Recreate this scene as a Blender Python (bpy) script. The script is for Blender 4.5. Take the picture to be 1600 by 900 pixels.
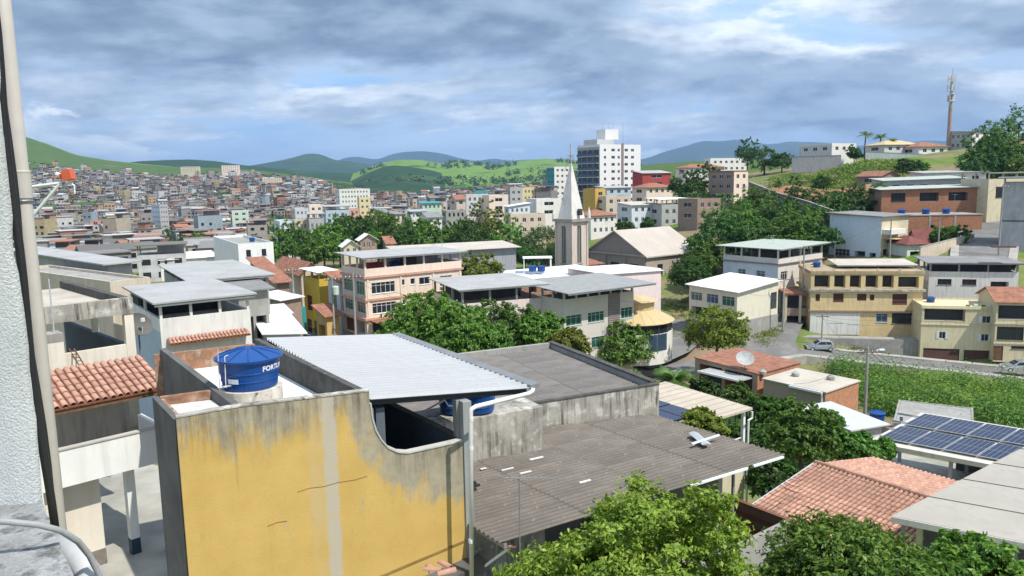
import bpy, bmesh, math, random
import numpy as np
from mathutils import Vector, Matrix
R = math.radians
rnd = random.Random(7)
for o in list(bpy.data.objects): bpy.data.objects.remove(o)
SC = bpy.context.scene
COL = SC.collection
# ------------------------------------------------------------------ camera
TH = R(8.0); RO = R(1.1); CZ = 12.0; F = 1200.0
fw = Vector((0, math.cos(TH), -math.sin(TH)))
_r0 = Vector((1, 0, 0)); _u0 = Vector((0, math.sin(TH), math.cos(TH)))
rt = _r0*math.cos(RO) - _u0*math.sin(RO)
up = _u0*math.cos(RO) + _r0*math.sin(RO)
cd = bpy.data.cameras.new('camera'); cam = bpy.data.objects.new('camera', cd); COL.objects.link(cam)
cd.sensor_width = 36; cd.lens = 36*F/1600; cd.clip_start = .05; cd.clip_end = 60000
cam.matrix_world = Matrix(((rt.x, up.x, -fw.x, 0), (rt.y, up.y, -fw.y, 0), (rt.z, up.z, -fw.z, CZ), (0, 0, 0, 1)))
SC.camera = cam
# ------------------------------------------------------------------ light
SUN_EL = R(57); SUN_H = Vector((.78, -.63)).normalized()      # horizontal direction towards the sun
sl = bpy.data.lights.new('sun', 'SUN'); sl.energy = 4.3; sl.angle = R(.6); sl.color = (1, .95, .86)
so = bpy.data.objects.new('sun', sl); COL.objects.link(so)
sdir = Vector((SUN_H.x*math.cos(SUN_EL), SUN_H.y*math.cos(SUN_EL), math.sin(SUN_EL)))
so.rotation_euler = sdir.to_track_quat('Z', 'Y').to_euler(); so.location = (0, 0, 200)
SC.view_settings.view_transform = 'Standard'; SC.view_settings.look = 'None'
SC.view_settings.exposure = 0.36; SC.view_settings.gamma = 1
# ------------------------------------------------------------------ sky
wd = bpy.data.worlds.new('World'); SC.world = wd; wd.use_nodes = True
def sky_nodes():
    nt = wd.node_tree; N = nt.nodes; L = nt.links; N.clear()
    def n(t, **k):
        x = N.new(t)
        for a, b in k.items(): setattr(x, a, b)
        return x
    def val(s, v):
        if isinstance(v, bpy.types.NodeSocket): L.new(v, s)
        else: s.default_value = v
    def m(op, a, b=0., c=None, clamp=False):
        x = n('ShaderNodeMath', operation=op, use_clamp=clamp)
        val(x.inputs[0], a); val(x.inputs[1], b)
        if c is not None: val(x.inputs[2], c)
        return x.outputs[0]
    def mapr(v, a, b, c=0., d=1.):
        x = n('ShaderNodeMapRange', interpolation_type='SMOOTHSTEP'); val(x.inputs[0], v)
        for i, q in enumerate((a, b, c, d)): val(x.inputs[1+i], q)
        return x.outputs[0]
    def mix(f, a, b):
        x = n('ShaderNodeMix', data_type='RGBA'); val(x.inputs[0], f); val(x.inputs[6], a); val(x.inputs[7], b); return x.outputs[2]
    def vec(x, y, z):
        q = n('ShaderNodeCombineXYZ'); val(q.inputs[0], x); val(q.inputs[1], y); val(q.inputs[2], z); return q.outputs[0]
    def noise(v, s, det, rough=.55, dist=0.):
        q = n('ShaderNodeTexNoise'); L.new(v, q.inputs['Vector'])
        q.inputs['Scale'].default_value = s; q.inputs['Detail'].default_value = det
        q.inputs['Roughness'].default_value = rough; q.inputs['Distortion'].default_value = dist
        return q.outputs['Fac']
    sky = n('ShaderNodeTexSky', sky_type='NISHITA', sun_disc=False)
    sky.sun_elevation = SUN_EL; sky.sun_rotation = math.atan2(SUN_H.x, SUN_H.y)
    sky.air_density = 1.1; sky.dust_density = .8; sky.ozone_density = 1.4
    tc = n('ShaderNodeTexCoord'); sp = n('ShaderNodeSeparateXYZ'); L.new(tc.outputs['Generated'], sp.inputs[0])
    x, y, z = sp.outputs
    zz = m('ADD', m('MAXIMUM', z, 0.), .26)                 # cloud shell with some curvature
    px_ = m('DIVIDE', x, zz); py_ = m('DIVIDE', y, zz)
    S = SKY_S
    def c(r, g, b): return (r*1.16/S, g*1.16/S, b*1.16/S, 1)
    # clear sky with thin high veil
    veil = mapr(noise(vec(m('MULTIPLY', px_, .55), m('MULTIPLY', py_, 1.3), 3.), 1.1, 8, .62, .3), .38, .66)
    blue = mix(.7, sky.outputs[0], c(.12, .36, .76))
    base = mix(m('ADD', m('MULTIPLY', veil, .68), .2), blue, c(.54, .69, .86))
    # cloud deck: broad dark-bellied masses with ragged bright rims
    def deck(dz):
        zq = m('ADD', zz, dz); ax = m('DIVIDE', x, zq); ay = m('DIVIDE', y, zq)
        A = noise(vec(m('ADD', m('MULTIPLY', ax, .8), 7.3), m('ADD', ay, SEED_A), 0.), 1.45, 12, .60, .12)
        B = noise(vec(m('ADD', m('MULTIPLY', ax, .62), 1.7), m('ADD', ay, SEED_B), 5.), .75, 3, .5)
        return m('ADD', A, m('MULTIPLY', m('SUBTRACT', B, .5), 1.1))
    lift = mapr(z, .05, .21, .015, .10); dens = m('ADD', deck(0.), lift); densup = m('ADD', deck(.022), lift)
    cov = mapr(dens, .45, .52); thick = mapr(dens, .48, .66)
    rim = mapr(m('SUBTRACT', dens, densup), -.06, .08)       # side towards the zenith catches light
    fine = mapr(noise(vec(px_, py_, 2.), 3.4, 7, .62), .3, .72)
    light = mix(rim, c(.40, .52, .68), c(.82, .88, .93)); dark = mix(m('MULTIPLY', m('ADD', rim, fine), .5), c(.125, .18, .275), c(.34, .43, .55))
    top = mix(m('MULTIPLY', cov, .95), base, mix(thick, light, dark))
    # cumulus banks low on the horizon
    az = m('ARCTAN2', x, y)
    def cum(dz): return noise(vec(m('MULTIPLY', az, 3.6), m('MULTIPLY', m('ADD', z, dz), 8.5), SEED_C), 1.7, 10, .57, .12)
    hum = noise(vec(m('MULTIPLY', az, 3.6), 0., SEED_C+7.), .9, 2)
    c0 = cum(0.); cud = m('SUBTRACT', m('ADD', c0, m('MULTIPLY', m('SUBTRACT', hum, .5), .7)), m('MULTIPLY', z, 3.1))
    cuc = mapr(cud, .34, .40); sh = mapr(m('SUBTRACT', c0, cum(.022)), -.07, .08); body = mapr(cud, .36, .62)
    cucol = mix(sh, mix(body, c(.40, .51, .64), c(.22, .31, .44)), mix(body, c(.84, .88, .90), c(.42, .52, .63)))
    out = mix(m('MULTIPLY', cuc, .85), top, cucol)
    out = mix(mapr(z, -.02, .07, .45, 0.), out, c(.50, .64, .79))
    bg = n('ShaderNodeBackground'); L.new(out, bg.inputs[0]); bg.inputs[1].default_value = S
    ow = n('ShaderNodeOutputWorld'); L.new(bg.outputs[0], ow.inputs[0])
SKY_S = .1; SEED_A = 9.45; SEED_B = .7; SEED_C = 52.73
sky_nodes()
# ------------------------------------------------------------------ geometry helpers
def W(px, py, Y):
    d = fw + rt*((px-800)/F) + up*((450-py)/F)
    t = Y/d.y; return Vector((d.x*t, Y, CZ+d.z*t))
def HZ(px, py, z):
    d = fw + rt*((px-800)/F) + up*((450-py)/F)
    t = (z-CZ)/d.z; return Vector((d.x*t, d.y*t, z))
def tocol(P, d, px):
    q = P-Vector((0, 0, CZ)); d = Vector(d)
    A = q.dot(rt)*F-(px-800)*q.dot(fw); B = d.dot(rt)*F-(px-800)*d.dot(fw)
    return -A/B
def zrow(x, y, px_row):        # height at plan point (x,y) that falls on image row
    q0 = Vector((x, y, 0))-Vector((0, 0, CZ)); d = Vector((0, 0, 1))
    A = q0.dot(up)*F-(450-px_row)*q0.dot(fw); B = d.dot(up)*F-(450-px_row)*d.dot(fw)
    return -A/B
def uv(a): a = R(a); return Vector((math.cos(a), math.sin(a), 0)), Vector((-math.sin(a), math.cos(a), 0))
class M:
    def __init__(s): s.v = []; s.f = []; s.m = []
    def add(s, vs, fs, mi=0):
        b = len(s.v); s.v += [tuple(x) for x in vs]; s.f += [tuple(i+b for i in f) for f in fs]; s.m += [mi]*len(fs); return s
    def quad(s, a, b, c, d, mi=0): return s.add([a, b, c, d], [(0, 1, 2, 3)], mi)
    def box(s, x0, x1, y0, y1, z0, z1, mi=0, T=None):
        vs = [Vector(p) for p in ((x0,y0,z0),(x1,y0,z0),(x1,y1,z0),(x0,y1,z0),(x0,y0,z1),(x1,y0,z1),(x1,y1,z1),(x0,y1,z1))]
        if T: vs = [T @ p for p in vs]
        return s.add(vs, [(0,3,2,1),(4,5,6,7),(0,1,5,4),(1,2,6,5),(2,3,7,6),(3,0,4,7)], mi)
    def prism(s, poly, z0, z1, mi=0):           # plan polygon ccw
        n = len(poly); vs = [(p[0], p[1], z0) for p in poly]+[(p[0], p[1], z1) for p in poly]
        return s.add(vs, [tuple(range(n-1, -1, -1)), tuple(range(n, 2*n))]+[(i, (i+1) % n, n+(i+1) % n, n+i) for i in range(n)], mi)
    def slab(s, pts, t, mi=0):                  # 3D polygon ccw from above, extruded down by t
        n = len(pts); vs = [tuple(p) for p in pts]+[(p[0], p[1], p[2]-t) for p in pts]
        return s.add(vs, [tuple(range(n)), tuple(range(2*n-1, n-1, -1))]+[(i, n+i, n+(i+1) % n, (i+1) % n) for i in range(n)], mi)
    def wall(s, a, b, th, z0, z1, mi=0, z1b=None):  # vertical wall between plan points, thickness to the left of a->b
        a = Vector(a[:2]); b = Vector(b[:2]); d = (b-a).normalized(); n = Vector((-d.y, d.x))*th; zb = z1 if z1b is None else z1b
        c = b+n; e = a+n
        return s.add([(a.x,a.y,z0),(b.x,b.y,z0),(c.x,c.y,z0),(e.x,e.y,z0),(a.x,a.y,z1),(b.x,b.y,zb),(c.x,c.y,zb),(e.x,e.y,z1)],
                     [(0,3,2,1),(4,5,6,7),(0,1,5,4),(1,2,6,5),(2,3,7,6),(3,0,4,7)], mi)
    def tube(s, path, r, seg=8, mi=0, cap=True):
        path = [Vector(p) for p in path]; n = len(path); rs = r if isinstance(r, (list, tuple)) else [r]*n
        rings = []; ref = None
        for i, p in enumerate(path):
            d = (path[min(i+1, n-1)]-path[max(i-1, 0)]).normalized()
            if ref is None: ref = d.orthogonal().normalized()
            x = (ref-d*ref.dot(d)).normalized(); ref = x; y = d.cross(x)
            rings.append([p+(x*math.cos(2*math.pi*k/seg)+y*math.sin(2*math.pi*k/seg))*rs[i] for k in range(seg)])
        vs = [q for g in rings for q in g]; fs = []
        for i in range(n-1):
            for k in range(seg): fs.append((i*seg+k, i*seg+(k+1) % seg, (i+1)*seg+(k+1) % seg, (i+1)*seg+k))
        if cap: fs += [tuple(range(seg-1, -1, -1)), tuple(range((n-1)*seg, n*seg))]
        return s.add(vs, fs, mi)
    def lathe(s, prof, seg=24, c=(0, 0, 0), mi=0):
        vs = []; fs = []; n = len(prof)
        for r_, z in prof:
            for k in range(seg):
                t = 2*math.pi*k/seg; vs.append((c[0]+r_*math.cos(t), c[1]+r_*math.sin(t), c[2]+z))
        for i in range(n-1):
            for k in range(seg): fs.append((i*seg+k, i*seg+(k+1) % seg, (i+1)*seg+(k+1) % seg, (i+1)*seg+k))
        fs.append(tuple(range(seg-1, -1, -1))); fs.append(tuple(range((n-1)*seg, n*seg)))
        return s.add(vs, fs, mi)
    def mesh(s, name='mesh', mats=(), smooth=False):
        me = bpy.data.meshes.new(name); me.from_pydata(s.v, [], s.f)
        for m_ in (mats if isinstance(mats, (list, tuple)) else [mats]): me.materials.append(MT[m_] if isinstance(m_, str) else m_)
        if any(s.m): me.polygons.foreach_set('material_index', s.m)
        if smooth: me.polygons.foreach_set('use_smooth', [True]*len(me.polygons))
        me.update(); return me
    def obj(s, name, mats, parent=None, smooth=False, loc=None):
        return link(name, s.mesh(name, mats, smooth), parent, loc)
def link(name, me, parent=None, loc=None, rotz=0, scale=None):
    o = bpy.data.objects.new(name, me); COL.objects.link(o)
    if parent: o.parent = parent
    if loc is not None: o.location = loc
    if rotz: o.rotation_euler.z = rotz
    if scale is not None: o.scale = scale
    return o
def tag(o, label=None, cat=None, group=None, kind=None):
    for k, v in (('label', label), ('category', cat), ('group', group), ('kind', kind)):
        if v: o[k] = v
    return o
def thing(name, label, cat, loc=(0, 0, 0), rotz=0, group=None):
    o = link(name, None, None, loc, rotz); o.empty_display_size = .2; return tag(o, label, cat, group)
def copy_tree(o, parent=None):
    c = o.copy(); COL.objects.link(c); c.parent = parent
    for ch in list(o.children): copy_tree(ch, c)
    return c
# ------------------------------------------------------------------ materials
MT = {}
def new_mat(name):
    m = bpy.data.materials.new(name); m.use_nodes = True; nt = m.node_tree; nt.nodes.clear(); MT[name] = m
    return m, nt.nodes, nt.links
def srgb(h):
    h = h.lstrip('#'); return tuple((int(h[i:i+2], 16)/255)**2.2 for i in (0, 2, 4))
def P_(name, base, rough=.85, var=.18, vs=.9, streak=0., dirt=(.07, .063, .052), ss=1.0, bump=.25, bs=14., metal=0., spec=.35,
       corr=None, brick=None, patch=None, trough=None, rand=0., objrand=0., fine=.10):
    """general procedural surface: colour variation, vertical run stains, fine grain, optional corrugation bump / bricks / patches"""
    m, N, L = new_mat(name)
    if isinstance(base, str): base = srgb(base)
    out = N.new('ShaderNodeOutputMaterial'); b = N.new('ShaderNodeBsdfPrincipled'); L.new(b.outputs[0], out.inputs[0])
    b.inputs['Roughness'].default_value = rough; b.inputs['Metallic'].default_value = metal; b.inputs['Specular IOR Level'].default_value = spec
    tc = N.new('ShaderNodeTexCoord'); co = tc.outputs['Object']
    def noise(s, det=4, ro=.6, sc=None):
        q = N.new('ShaderNodeTexNoise'); q.inputs['Scale'].default_value = s; q.inputs['Detail'].default_value = det; q.inputs['Roughness'].default_value = ro
        if sc:
            mp = N.new('ShaderNodeMapping'); mp.inputs['Scale'].default_value = sc; L.new(co, mp.inputs[0]); L.new(mp.outputs[0], q.inputs[0])
        else: L.new(co, q.inputs[0])
        return q.outputs['Fac']
    def ramp(f, a, bb, lo=0., hi=1.):
        q = N.new('ShaderNodeMapRange'); L.new(f, q.inputs[0])
        for i, v in enumerate((a, bb, lo, hi)): q.inputs[i+1].default_value = v
        return q.outputs[0]
    def mix(f, A, B, bt='MIX'):
        q = N.new('ShaderNodeMix'); q.data_type = 'RGBA'; q.blend_type = bt
        for i, v in ((0, f), (6, A), (7, B)):
            if isinstance(v, bpy.types.NodeSocket): L.new(v, q.inputs[i])
            else: q.inputs[i].default_value = v if i == 0 else (tuple(v)+(1,))[:4]
        return q.outputs[2]
    def mul(a, bb):
        q = N.new('ShaderNodeMath'); q.operation = 'MULTIPLY'
        for i, v in enumerate((a, bb)):
            if isinstance(v, bpy.types.NodeSocket): L.new(v, q.inputs[i])
            else: q.inputs[i].default_value = v
        return q.outputs[0]
    col = None; hgt = None
    if brick:
        bt = N.new('ShaderNodeTexBrick'); mp = N.new('ShaderNodeMapping'); mp.inputs['Rotation'].default_value = (R(90), 0, 0) if brick[3] == 'R' else (R(90), 0, R(90))
        L.new(co, mp.inputs[0]); L.new(mp.outputs[0], bt.inputs[0])
        bt.inputs['Color1'].default_value = tuple(base)+(1,); bt.inputs['Color2'].default_value = tuple(x*.72 for x in base)+(1,); bt.inputs['Mortar'].default_value = brick[2]+(1,)
        bt.inputs['Scale'].default_value = 1; bt.inputs['Brick Width'].default_value = brick[0]; bt.inputs['Row Height'].default_value = brick[1]; bt.inputs['Mortar Size'].default_value = .014
        col = bt.outputs[0]; hgt = bt.outputs[1]
    lo = tuple(x*(1-var) for x in base); hi = tuple(min(1, x*(1+var)) for x in base)
    v = ramp(noise(vs, 5), .3, .7)
    c = mix(v, lo, hi) if col is None else mix(.0, col, col)
    if rand:
        g = N.new('ShaderNodeNewGeometry'); c = mix(ramp(g.outputs['Random Per Island'], 0, 1, 0, rand), c, tuple(x*.35 for x in base))
    if objrand:
        g = N.new('ShaderNodeObjectInfo'); c = mix(ramp(g.outputs['Random'], 0, 1, 0, objrand), c, tuple(x*.4 for x in base))
    if patch:      # (colour, scale, threshold, softness)
        c = mix(ramp(noise(patch[1], 8, .62), patch[2], patch[2]+patch[3]), c, patch[0])
    if streak:
        f = ramp(noise(1., 5, .62, (3.2*ss, 3.2*ss, .28*ss)), .48, .74)
        f2 = ramp(noise(.45*ss, 4), .35, .62)
        c = mix(mul(mul(f, f2), streak), c, dirt)
    if trough:     # (pitch, strength): darkens the troughs of corrugations that run along x
        sx = N.new('ShaderNodeSeparateXYZ'); L.new(co, sx.inputs[0]); q = N.new('ShaderNodeMath'); q.operation = 'MULTIPLY'; L.new(sx.outputs[1], q.inputs[0]); q.inputs[1].default_value = 2*math.pi/trough[0]
        q2 = N.new('ShaderNodeMath'); q2.operation = 'SINE'; L.new(q.outputs[0], q2.inputs[0])
        c = mix(mul(ramp(q2.outputs[0], .1, -.9), trough[1]), c, tuple(x*.3 for x in base))
    if fine:
        c = mix(ramp(noise(bs*1.7, 3), .3, .7, 0, fine), c, tuple(x*.5 for x in base))
    L.new(c, b.inputs['Base Color'])
    bp = N.new('ShaderNodeBump'); bp.inputs['Strength'].default_value = bump; bp.inputs['Distance'].default_value = .02
    h = noise(bs, 6, .65)
    if corr:       # (axis, pitch) corrugation
        wv = N.new('ShaderNodeTexWave'); wv.bands_direction = corr[0]; wv.inputs['Scale'].default_value = .314/corr[1]; L.new(co, wv.inputs[0])
        q = N.new('ShaderNodeMath'); q.operation = 'MULTIPLY_ADD'; L.new(wv.outputs[1], q.inputs[0]); q.inputs[1].default_value = 3.; L.new(h, q.inputs[2]); h = q.outputs[0]
        bp.inputs['Distance'].default_value = .03; bp.inputs['Strength'].default_value = max(bump, .5)
    if hgt:
        q = N.new('ShaderNodeMath'); q.operation = 'MULTIPLY_ADD'; L.new(hgt, q.inputs[0]); q.inputs[1].default_value = -1.5; L.new(h, q.inputs[2]); h = q.outputs[0]
    L.new(h, bp.inputs['Height']); L.new(bp.outputs[0], b.inputs['Normal'])
    return m
def leaf_mat(name, c1, c2, c3=None, trans=.3, rough=.5):
    m, N, L = new_mat(name)
    out = N.new('ShaderNodeOutputMaterial'); b = N.new('ShaderNodeBsdfPrincipled'); t = N.new('ShaderNodeBsdfTranslucent'); mx = N.new('ShaderNodeMixShader')
    g = N.new('ShaderNodeNewGeometry'); oi = N.new('ShaderNodeObjectInfo'); rp = N.new('ShaderNodeValToRGB')
    e = rp.color_ramp.elements; e[0].color = tuple(c1)+(1,); e[1].color = tuple(c2)+(1,); e[1].position = .75
    if c3: q = e.new(1.); q.color = tuple(c3)+(1,)
    L.new(g.outputs['Random Per Island'], rp.inputs[0])
    hs = N.new('ShaderNodeHueSaturation'); L.new(rp.outputs[0], hs.inputs['Color'])
    mr = N.new('ShaderNodeMapRange'); L.new(oi.outputs['Random'], mr.inputs[0]); mr.inputs[3].default_value = .75; mr.inputs[4].default_value = 1.2
    L.new(mr.outputs[0], hs.inputs['Value'])
    mh = N.new('ShaderNodeMapRange'); L.new(oi.outputs['Random'], mh.inputs[0]); mh.inputs[3].default_value = .485; mh.inputs[4].default_value = .515; L.new(mh.outputs[0], hs.inputs['Hue'])
    L.new(hs.outputs[0], b.inputs['Base Color']); L.new(hs.outputs[0], t.inputs[0])
    b.inputs['Roughness'].default_value = rough; b.inputs['Specular IOR Level'].default_value = .4
    mx.inputs[0].default_value = trans; L.new(b.outputs[0], mx.inputs[1]); L.new(t.outputs[0], mx.inputs[2]); L.new(mx.outputs[0], out.inputs[0])
    return m
def gloss(name, base, rough=.15, metal=0., spec=.5, coat=0.):
    m, N, L = new_mat(name)
    out = N.new('ShaderNodeOutputMaterial'); b = N.new('ShaderNodeBsdfPrincipled'); L.new(b.outputs[0], out.inputs[0])
    b.inputs['Base Color'].default_value = tuple(base)+(1,); b.inputs['Roughness'].default_value = rough; b.inputs['Metallic'].default_value = metal
    b.inputs['Specular IOR Level'].default_value = spec; b.inputs['Coat Weight'].default_value = coat
    tc = N.new('ShaderNodeTexCoord'); q = N.new('ShaderNodeTexNoise'); q.inputs['Scale'].default_value = 3.; L.new(tc.outputs['Object'], q.inputs[0])
    mr = N.new('ShaderNodeMapRange'); L.new(q.outputs[0], mr.inputs[0]); mr.inputs[3].default_value = rough*.7; mr.inputs[4].default_value = rough*1.5+.03; L.new(mr.outputs[0], b.inputs['Roughness'])
    return m
# general palette
P_('white_plaster', (.72, .71, .68), streak=.55, var=.08)
P_('cream_plaster', (.62, .56, .40), streak=.5, var=.1)
P_('pale_yellow', (.66, .58, .33), streak=.5, var=.1)
P_('ochre_plaster', (.60, .42, .17), streak=.5, var=.12)
P_('orange_plaster', (.52, .26, .06), streak=.45, var=.15)
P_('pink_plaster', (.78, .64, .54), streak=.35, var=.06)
P_('pink_band', (.58, .33, .25), streak=.4, var=.1)
P_('blush_wall', (.76, .64, .62), streak=.35, var=.06)
P_('beige_plaster', (.58, .50, .40), streak=.55, var=.1)
P_('grey_plaster', (.42, .42, .42), streak=.55, var=.12)
P_('light_grey', (.56, .57, .58), streak=.45, var=.1)
P_('blue_plaster', (.42, .52, .60), streak=.35, var=.08)
P_('blue_white', (.62, .68, .74), streak=.4, var=.08)
P_('mint_plaster', (.50, .62, .52), streak=.4, var=.1)
P_('brown_plaster', (.33, .24, .19), streak=.5, var=.15)
P_('red_paint', (.38, .06, .06), streak=.4, var=.15)
P_('teal_paint', (.05, .30, .30), streak=.3, var=.15)
P_('concrete', (.33, .32, .30), streak=.7, var=.2, bump=.5)
P_('dark_concrete', (.12, .118, .112), streak=.5, var=.35, bump=.6)
P_('floor_concrete', (.36, .35, .31), var=.3, vs=.5, bump=.4)
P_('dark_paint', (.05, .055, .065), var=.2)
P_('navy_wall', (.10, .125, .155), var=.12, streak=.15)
P_('stone_base', (.22, .19, .16), var=.3, vs=4)
P_('white_metal', (.78, .80, .82), rough=.45, var=.05, vs=.4, bump=.05, streak=.12, fine=.03)
P_('white_roof', (.80, .80, .80), rough=.6, var=.08, vs=.5, streak=.1, corr=('Y', .3))
P_('metal_roof', (.40, .40, .395), rough=.6, var=.14, vs=.35, streak=.25, corr=('Y', .35), bump=.4, patch=((.19, .15, .12), .55, .60, .22))
P_('dark_roof', (.24, .24, .24), rough=.7, var=.2, vs=.35, streak=.3, corr=('Y', .35), bump=.4, patch=((.19, .15, .12), .55, .60, .22))
P_('beige_roof', (.52, .47, .41), rough=.7, var=.12, vs=.35, streak=.25, corr=('Y', .35), bump=.4, patch=((.19, .15, .12), .55, .60, .22))
P_('fibre_cement', (.17, .15, .13), rough=.92, var=.3, vs=.7, streak=.3, bump=.5, bs=30, patch=((.25, .225, .20), 6., .60, .12), objrand=.22, trough=(.177, .6))
P_('fibre_grey', (.18, .168, .162), rough=.92, var=.28, vs=.7, streak=.3, bump=.5, bs=30, patch=((.30, .26, .25), 5., .60, .12), objrand=.22, trough=(.177, .7))
P_('clay_tile', (.60, .34, .25), rough=.85, var=.3, vs=5., bump=.3, objrand=.55, rand=.45, patch=((.22, .13, .10), 6., .62, .15))
P_('clay_old', (.40, .18, .115), rough=.9, var=.35, vs=1.2, bump=.4, rand=.5, patch=((.13, .09, .075), 1.6, .52, .2), corr=('X', .25))
P_('brick', (.44, .185, .095), rough=.92, var=.25, brick=(.3, .2, (.32, .27, .22), 'R'), bump=.6, streak=.4)
P_('brick_side', (.44, .185, .095), rough=.92, var=.25, brick=(.3, .2, (.32, .27, .22), 'L'), bump=.6, streak=.4)
P_('wood', (.16, .09, .05), rough=.8, var=.4, vs=6)
P_('brown_shutter', (.11, .045, .035), rough=.6, var=.15, corr=('Z', .12))
P_('steel', (.30, .31, .32), rough=.5, metal=.4, var=.2)
P_('aluminium', (.62, .63, .64), rough=.35, metal=.5, var=.1, fine=.02)
P_('rust', (.16, .075, .04), rough=.9, var=.4, vs=4)
P_('pvc', (.74, .74, .72), rough=.4, var=.06, streak=.25, bump=.05)
P_('cable_black', (.02, .021, .024), rough=.55, var=.2)
P_('asphalt', (.17, .165, .16), rough=.93, var=.25, vs=.25, bump=.4, patch=((.24, .23, .22), .5, .55, .2))
P_('pavement', (.36, .34, .31), rough=.93, var=.2, vs=.5, bump=.3)
P_('earth', (.26, .13, .075), rough=.95, var=.35, vs=.4, bump=.6)
P_('bark', (.12, .095, .07), rough=.95, var=.4, vs=5, bump=.8)
gloss('glass', (.018, .024, .03), .09); gloss('green_glass', (.02, .10, .085), .1); gloss('blue_glass', (.03, .08, .16), .1)
gloss('tank_blue', (.006, .062, .25), .32); gloss('car_silver', (.50, .52, .55), .25, .6, .5, .6); gloss('car_dark', (.02, .03, .045), .2, .3, .5, .6)
gloss('car_white', (.75, .75, .75), .25, 0, .5, .6); gloss('rubber', (.02, .02, .02), .7); gloss('lamp_red', (.4, .01, .01), .2); gloss('lamp_clear', (.7, .7, .7), .15)
gloss('orange_plastic', (.62, .12, .05), .4); gloss('solar_cell', (.012, .022, .060), .12); gloss('shade', (.012, .012, .013), .9)
leaf_mat('leaf_mango', (.06, .16, .02), (.18, .35, .05), (.28, .44, .09), .38); leaf_mat('leaf_tree', (.05, .13, .02), (.14, .27, .04), (.22, .35, .07), .36)
leaf_mat('leaf_dark', (.028, .085, .018), (.08, .18, .03), (.13, .24, .05), .34); leaf_mat('leaf_olive', (.09, .13, .018), (.22, .26, .035), (.31, .31, .06), .36)
leaf_mat('leaf_bright', (.11, .19, .018), (.28, .38, .045), (.40, .47, .09), .4); leaf_mat('leaf_far', (.02, .06, .018), (.05, .115, .028), (.08, .15, .035), .15)
leaf_mat('leaf_palm', (.05, .13, .02), (.13, .25, .04), (.18, .30, .06)); leaf_mat('grass_blade', (.10, .19, .02), (.20, .32, .04), (.28, .36, .07))
# materials of single things
P_('stucco', (.74, .78, .79), rough=.95, var=.12, vs=2.5, bump=.9, bs=110, fine=.25, streak=.25)
P_('ledge_concrete', (.44, .45, .45), rough=.95, var=.4, vs=7., bump=1., bs=60, patch=((.16, .165, .165), 14., .50, .12), fine=.4)
P_('whitewash', (.78, .78, .76), rough=.9, var=.1, vs=1.2, patch=((.48, .46, .42), 1.1, .62, .12), bump=.3)
P_('stained_wall', (.36, .34, .30), rough=.95, var=.35, vs=1.2, streak=1.6, dirt=(.02, .018, .015), ss=1.9, patch=((.56, .54, .49), 1.9, .53, .08), bump=.5)
P_('mould_and_shade', (.085, .082, .075), rough=.95, var=.4, vs=3., bump=.6, patch=((.25, .24, .22), 5., .62, .1))  # mould; also carries painted shade on the yellow parapet and side beam
P_('grey_pillar', (.30, .31, .32), rough=.9, var=.1, streak=.3)
P_('house_cream', (.74, .68, .58), rough=.9, var=.07, streak=.35)
P_('house_white', (.80, .81, .78), rough=.9, var=.06, streak=.25)
P_('navy_base', (.03, .06, .10), rough=.6, var=.2)
P_('coping', (.48, .47, .44), rough=.9, var=.15, streak=.2)
P_('grey_white_paint', (.58, .57, .55), var=.2, vs=3)
P_('pipe_beige', (.52, .49, .46), rough=.5, var=.06, vs=3, streak=.2, bump=.05); P_('pvc_grey', (.46, .47, .48), rough=.5, var=.12, vs=5, patch=((.66, .67, .68), 10, .6, .05)); P_('conduit_grey', (.30, .31, .32), rough=.55, var=.12)
P_('brick_old', (.30, .16, .10), rough=.95, var=.4, vs=4, patch=((.40, .36, .30), 3., .5, .15), bump=.8); P_('pedestal', (.55, .51, .45), rough=.95, var=.25, vs=3, patch=((.13, .11, .09), 5., .58, .1), bump=.6)
P_('ochre_line', (.30, .19, .06), var=.2); P_('white_sheet', (.44, .45, .465), rough=.42, var=.08, vs=.5, bump=.05, streak=.2, patch=((.36, .35, .34), .7, .62, .2), fine=.02, metal=.1, objrand=.06); P_('steel_grey', (.20, .21, .22), rough=.6, var=.15)
P_('sticker', (.62, .68, .75), rough=.4, var=.2, vs=20)
P_('clay_bed', (.30, .12, .07), rough=.95, var=.3, vs=4, corr=('X', .2), bump=.6)
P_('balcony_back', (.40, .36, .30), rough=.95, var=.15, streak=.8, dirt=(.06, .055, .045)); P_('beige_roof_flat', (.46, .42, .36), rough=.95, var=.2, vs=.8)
P_('beige_sheet', (.50, .43, .35), rough=.6, var=.1, vs=.5, streak=.2, bump=.1)
P_('brown_block', (.23, .105, .06), rough=.95, var=.3, vs=2, brick=(.3, .2, (.18, .13, .1), 'R'), bump=.6, streak=.5)
P_('cream_metal', (.58, .56, .50), rough=.6, var=.1, streak=.3)
P_('beige_grey_sheet', (.40, .37, .32), rough=.6, var=.08, vs=.4, streak=.2, bump=.08, objrand=.05)
P_('bright_white', (.80, .80, .79), var=.06, streak=.35)
P_('blue_roof', (.30, .36, .44), rough=.6, var=.12, corr=('Y', .35))
P_('bright_yellow', (.62, .42, .06), streak=.45, var=.12)
P_('pink_shade_side', (.58, .52, .47), streak=.4, var=.08)  # darker copy of the pink: shade of the left face put into colour
P_('grey_cladding', (.36, .38, .41), rough=.6, var=.08, corr=('X', .3))
P_('office_grey', (.60, .55, .51), streak=.25, var=.06); P_('slate_roof', (.30, .305, .30), rough=.6, var=.12, corr=('X', .4))
P_('taupe', (.24, .20, .19), var=.1, corr=('Z', .25))
P_('yellow_sheet', (.54, .42, .23), rough=.55, var=.08, streak=.15)
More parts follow.
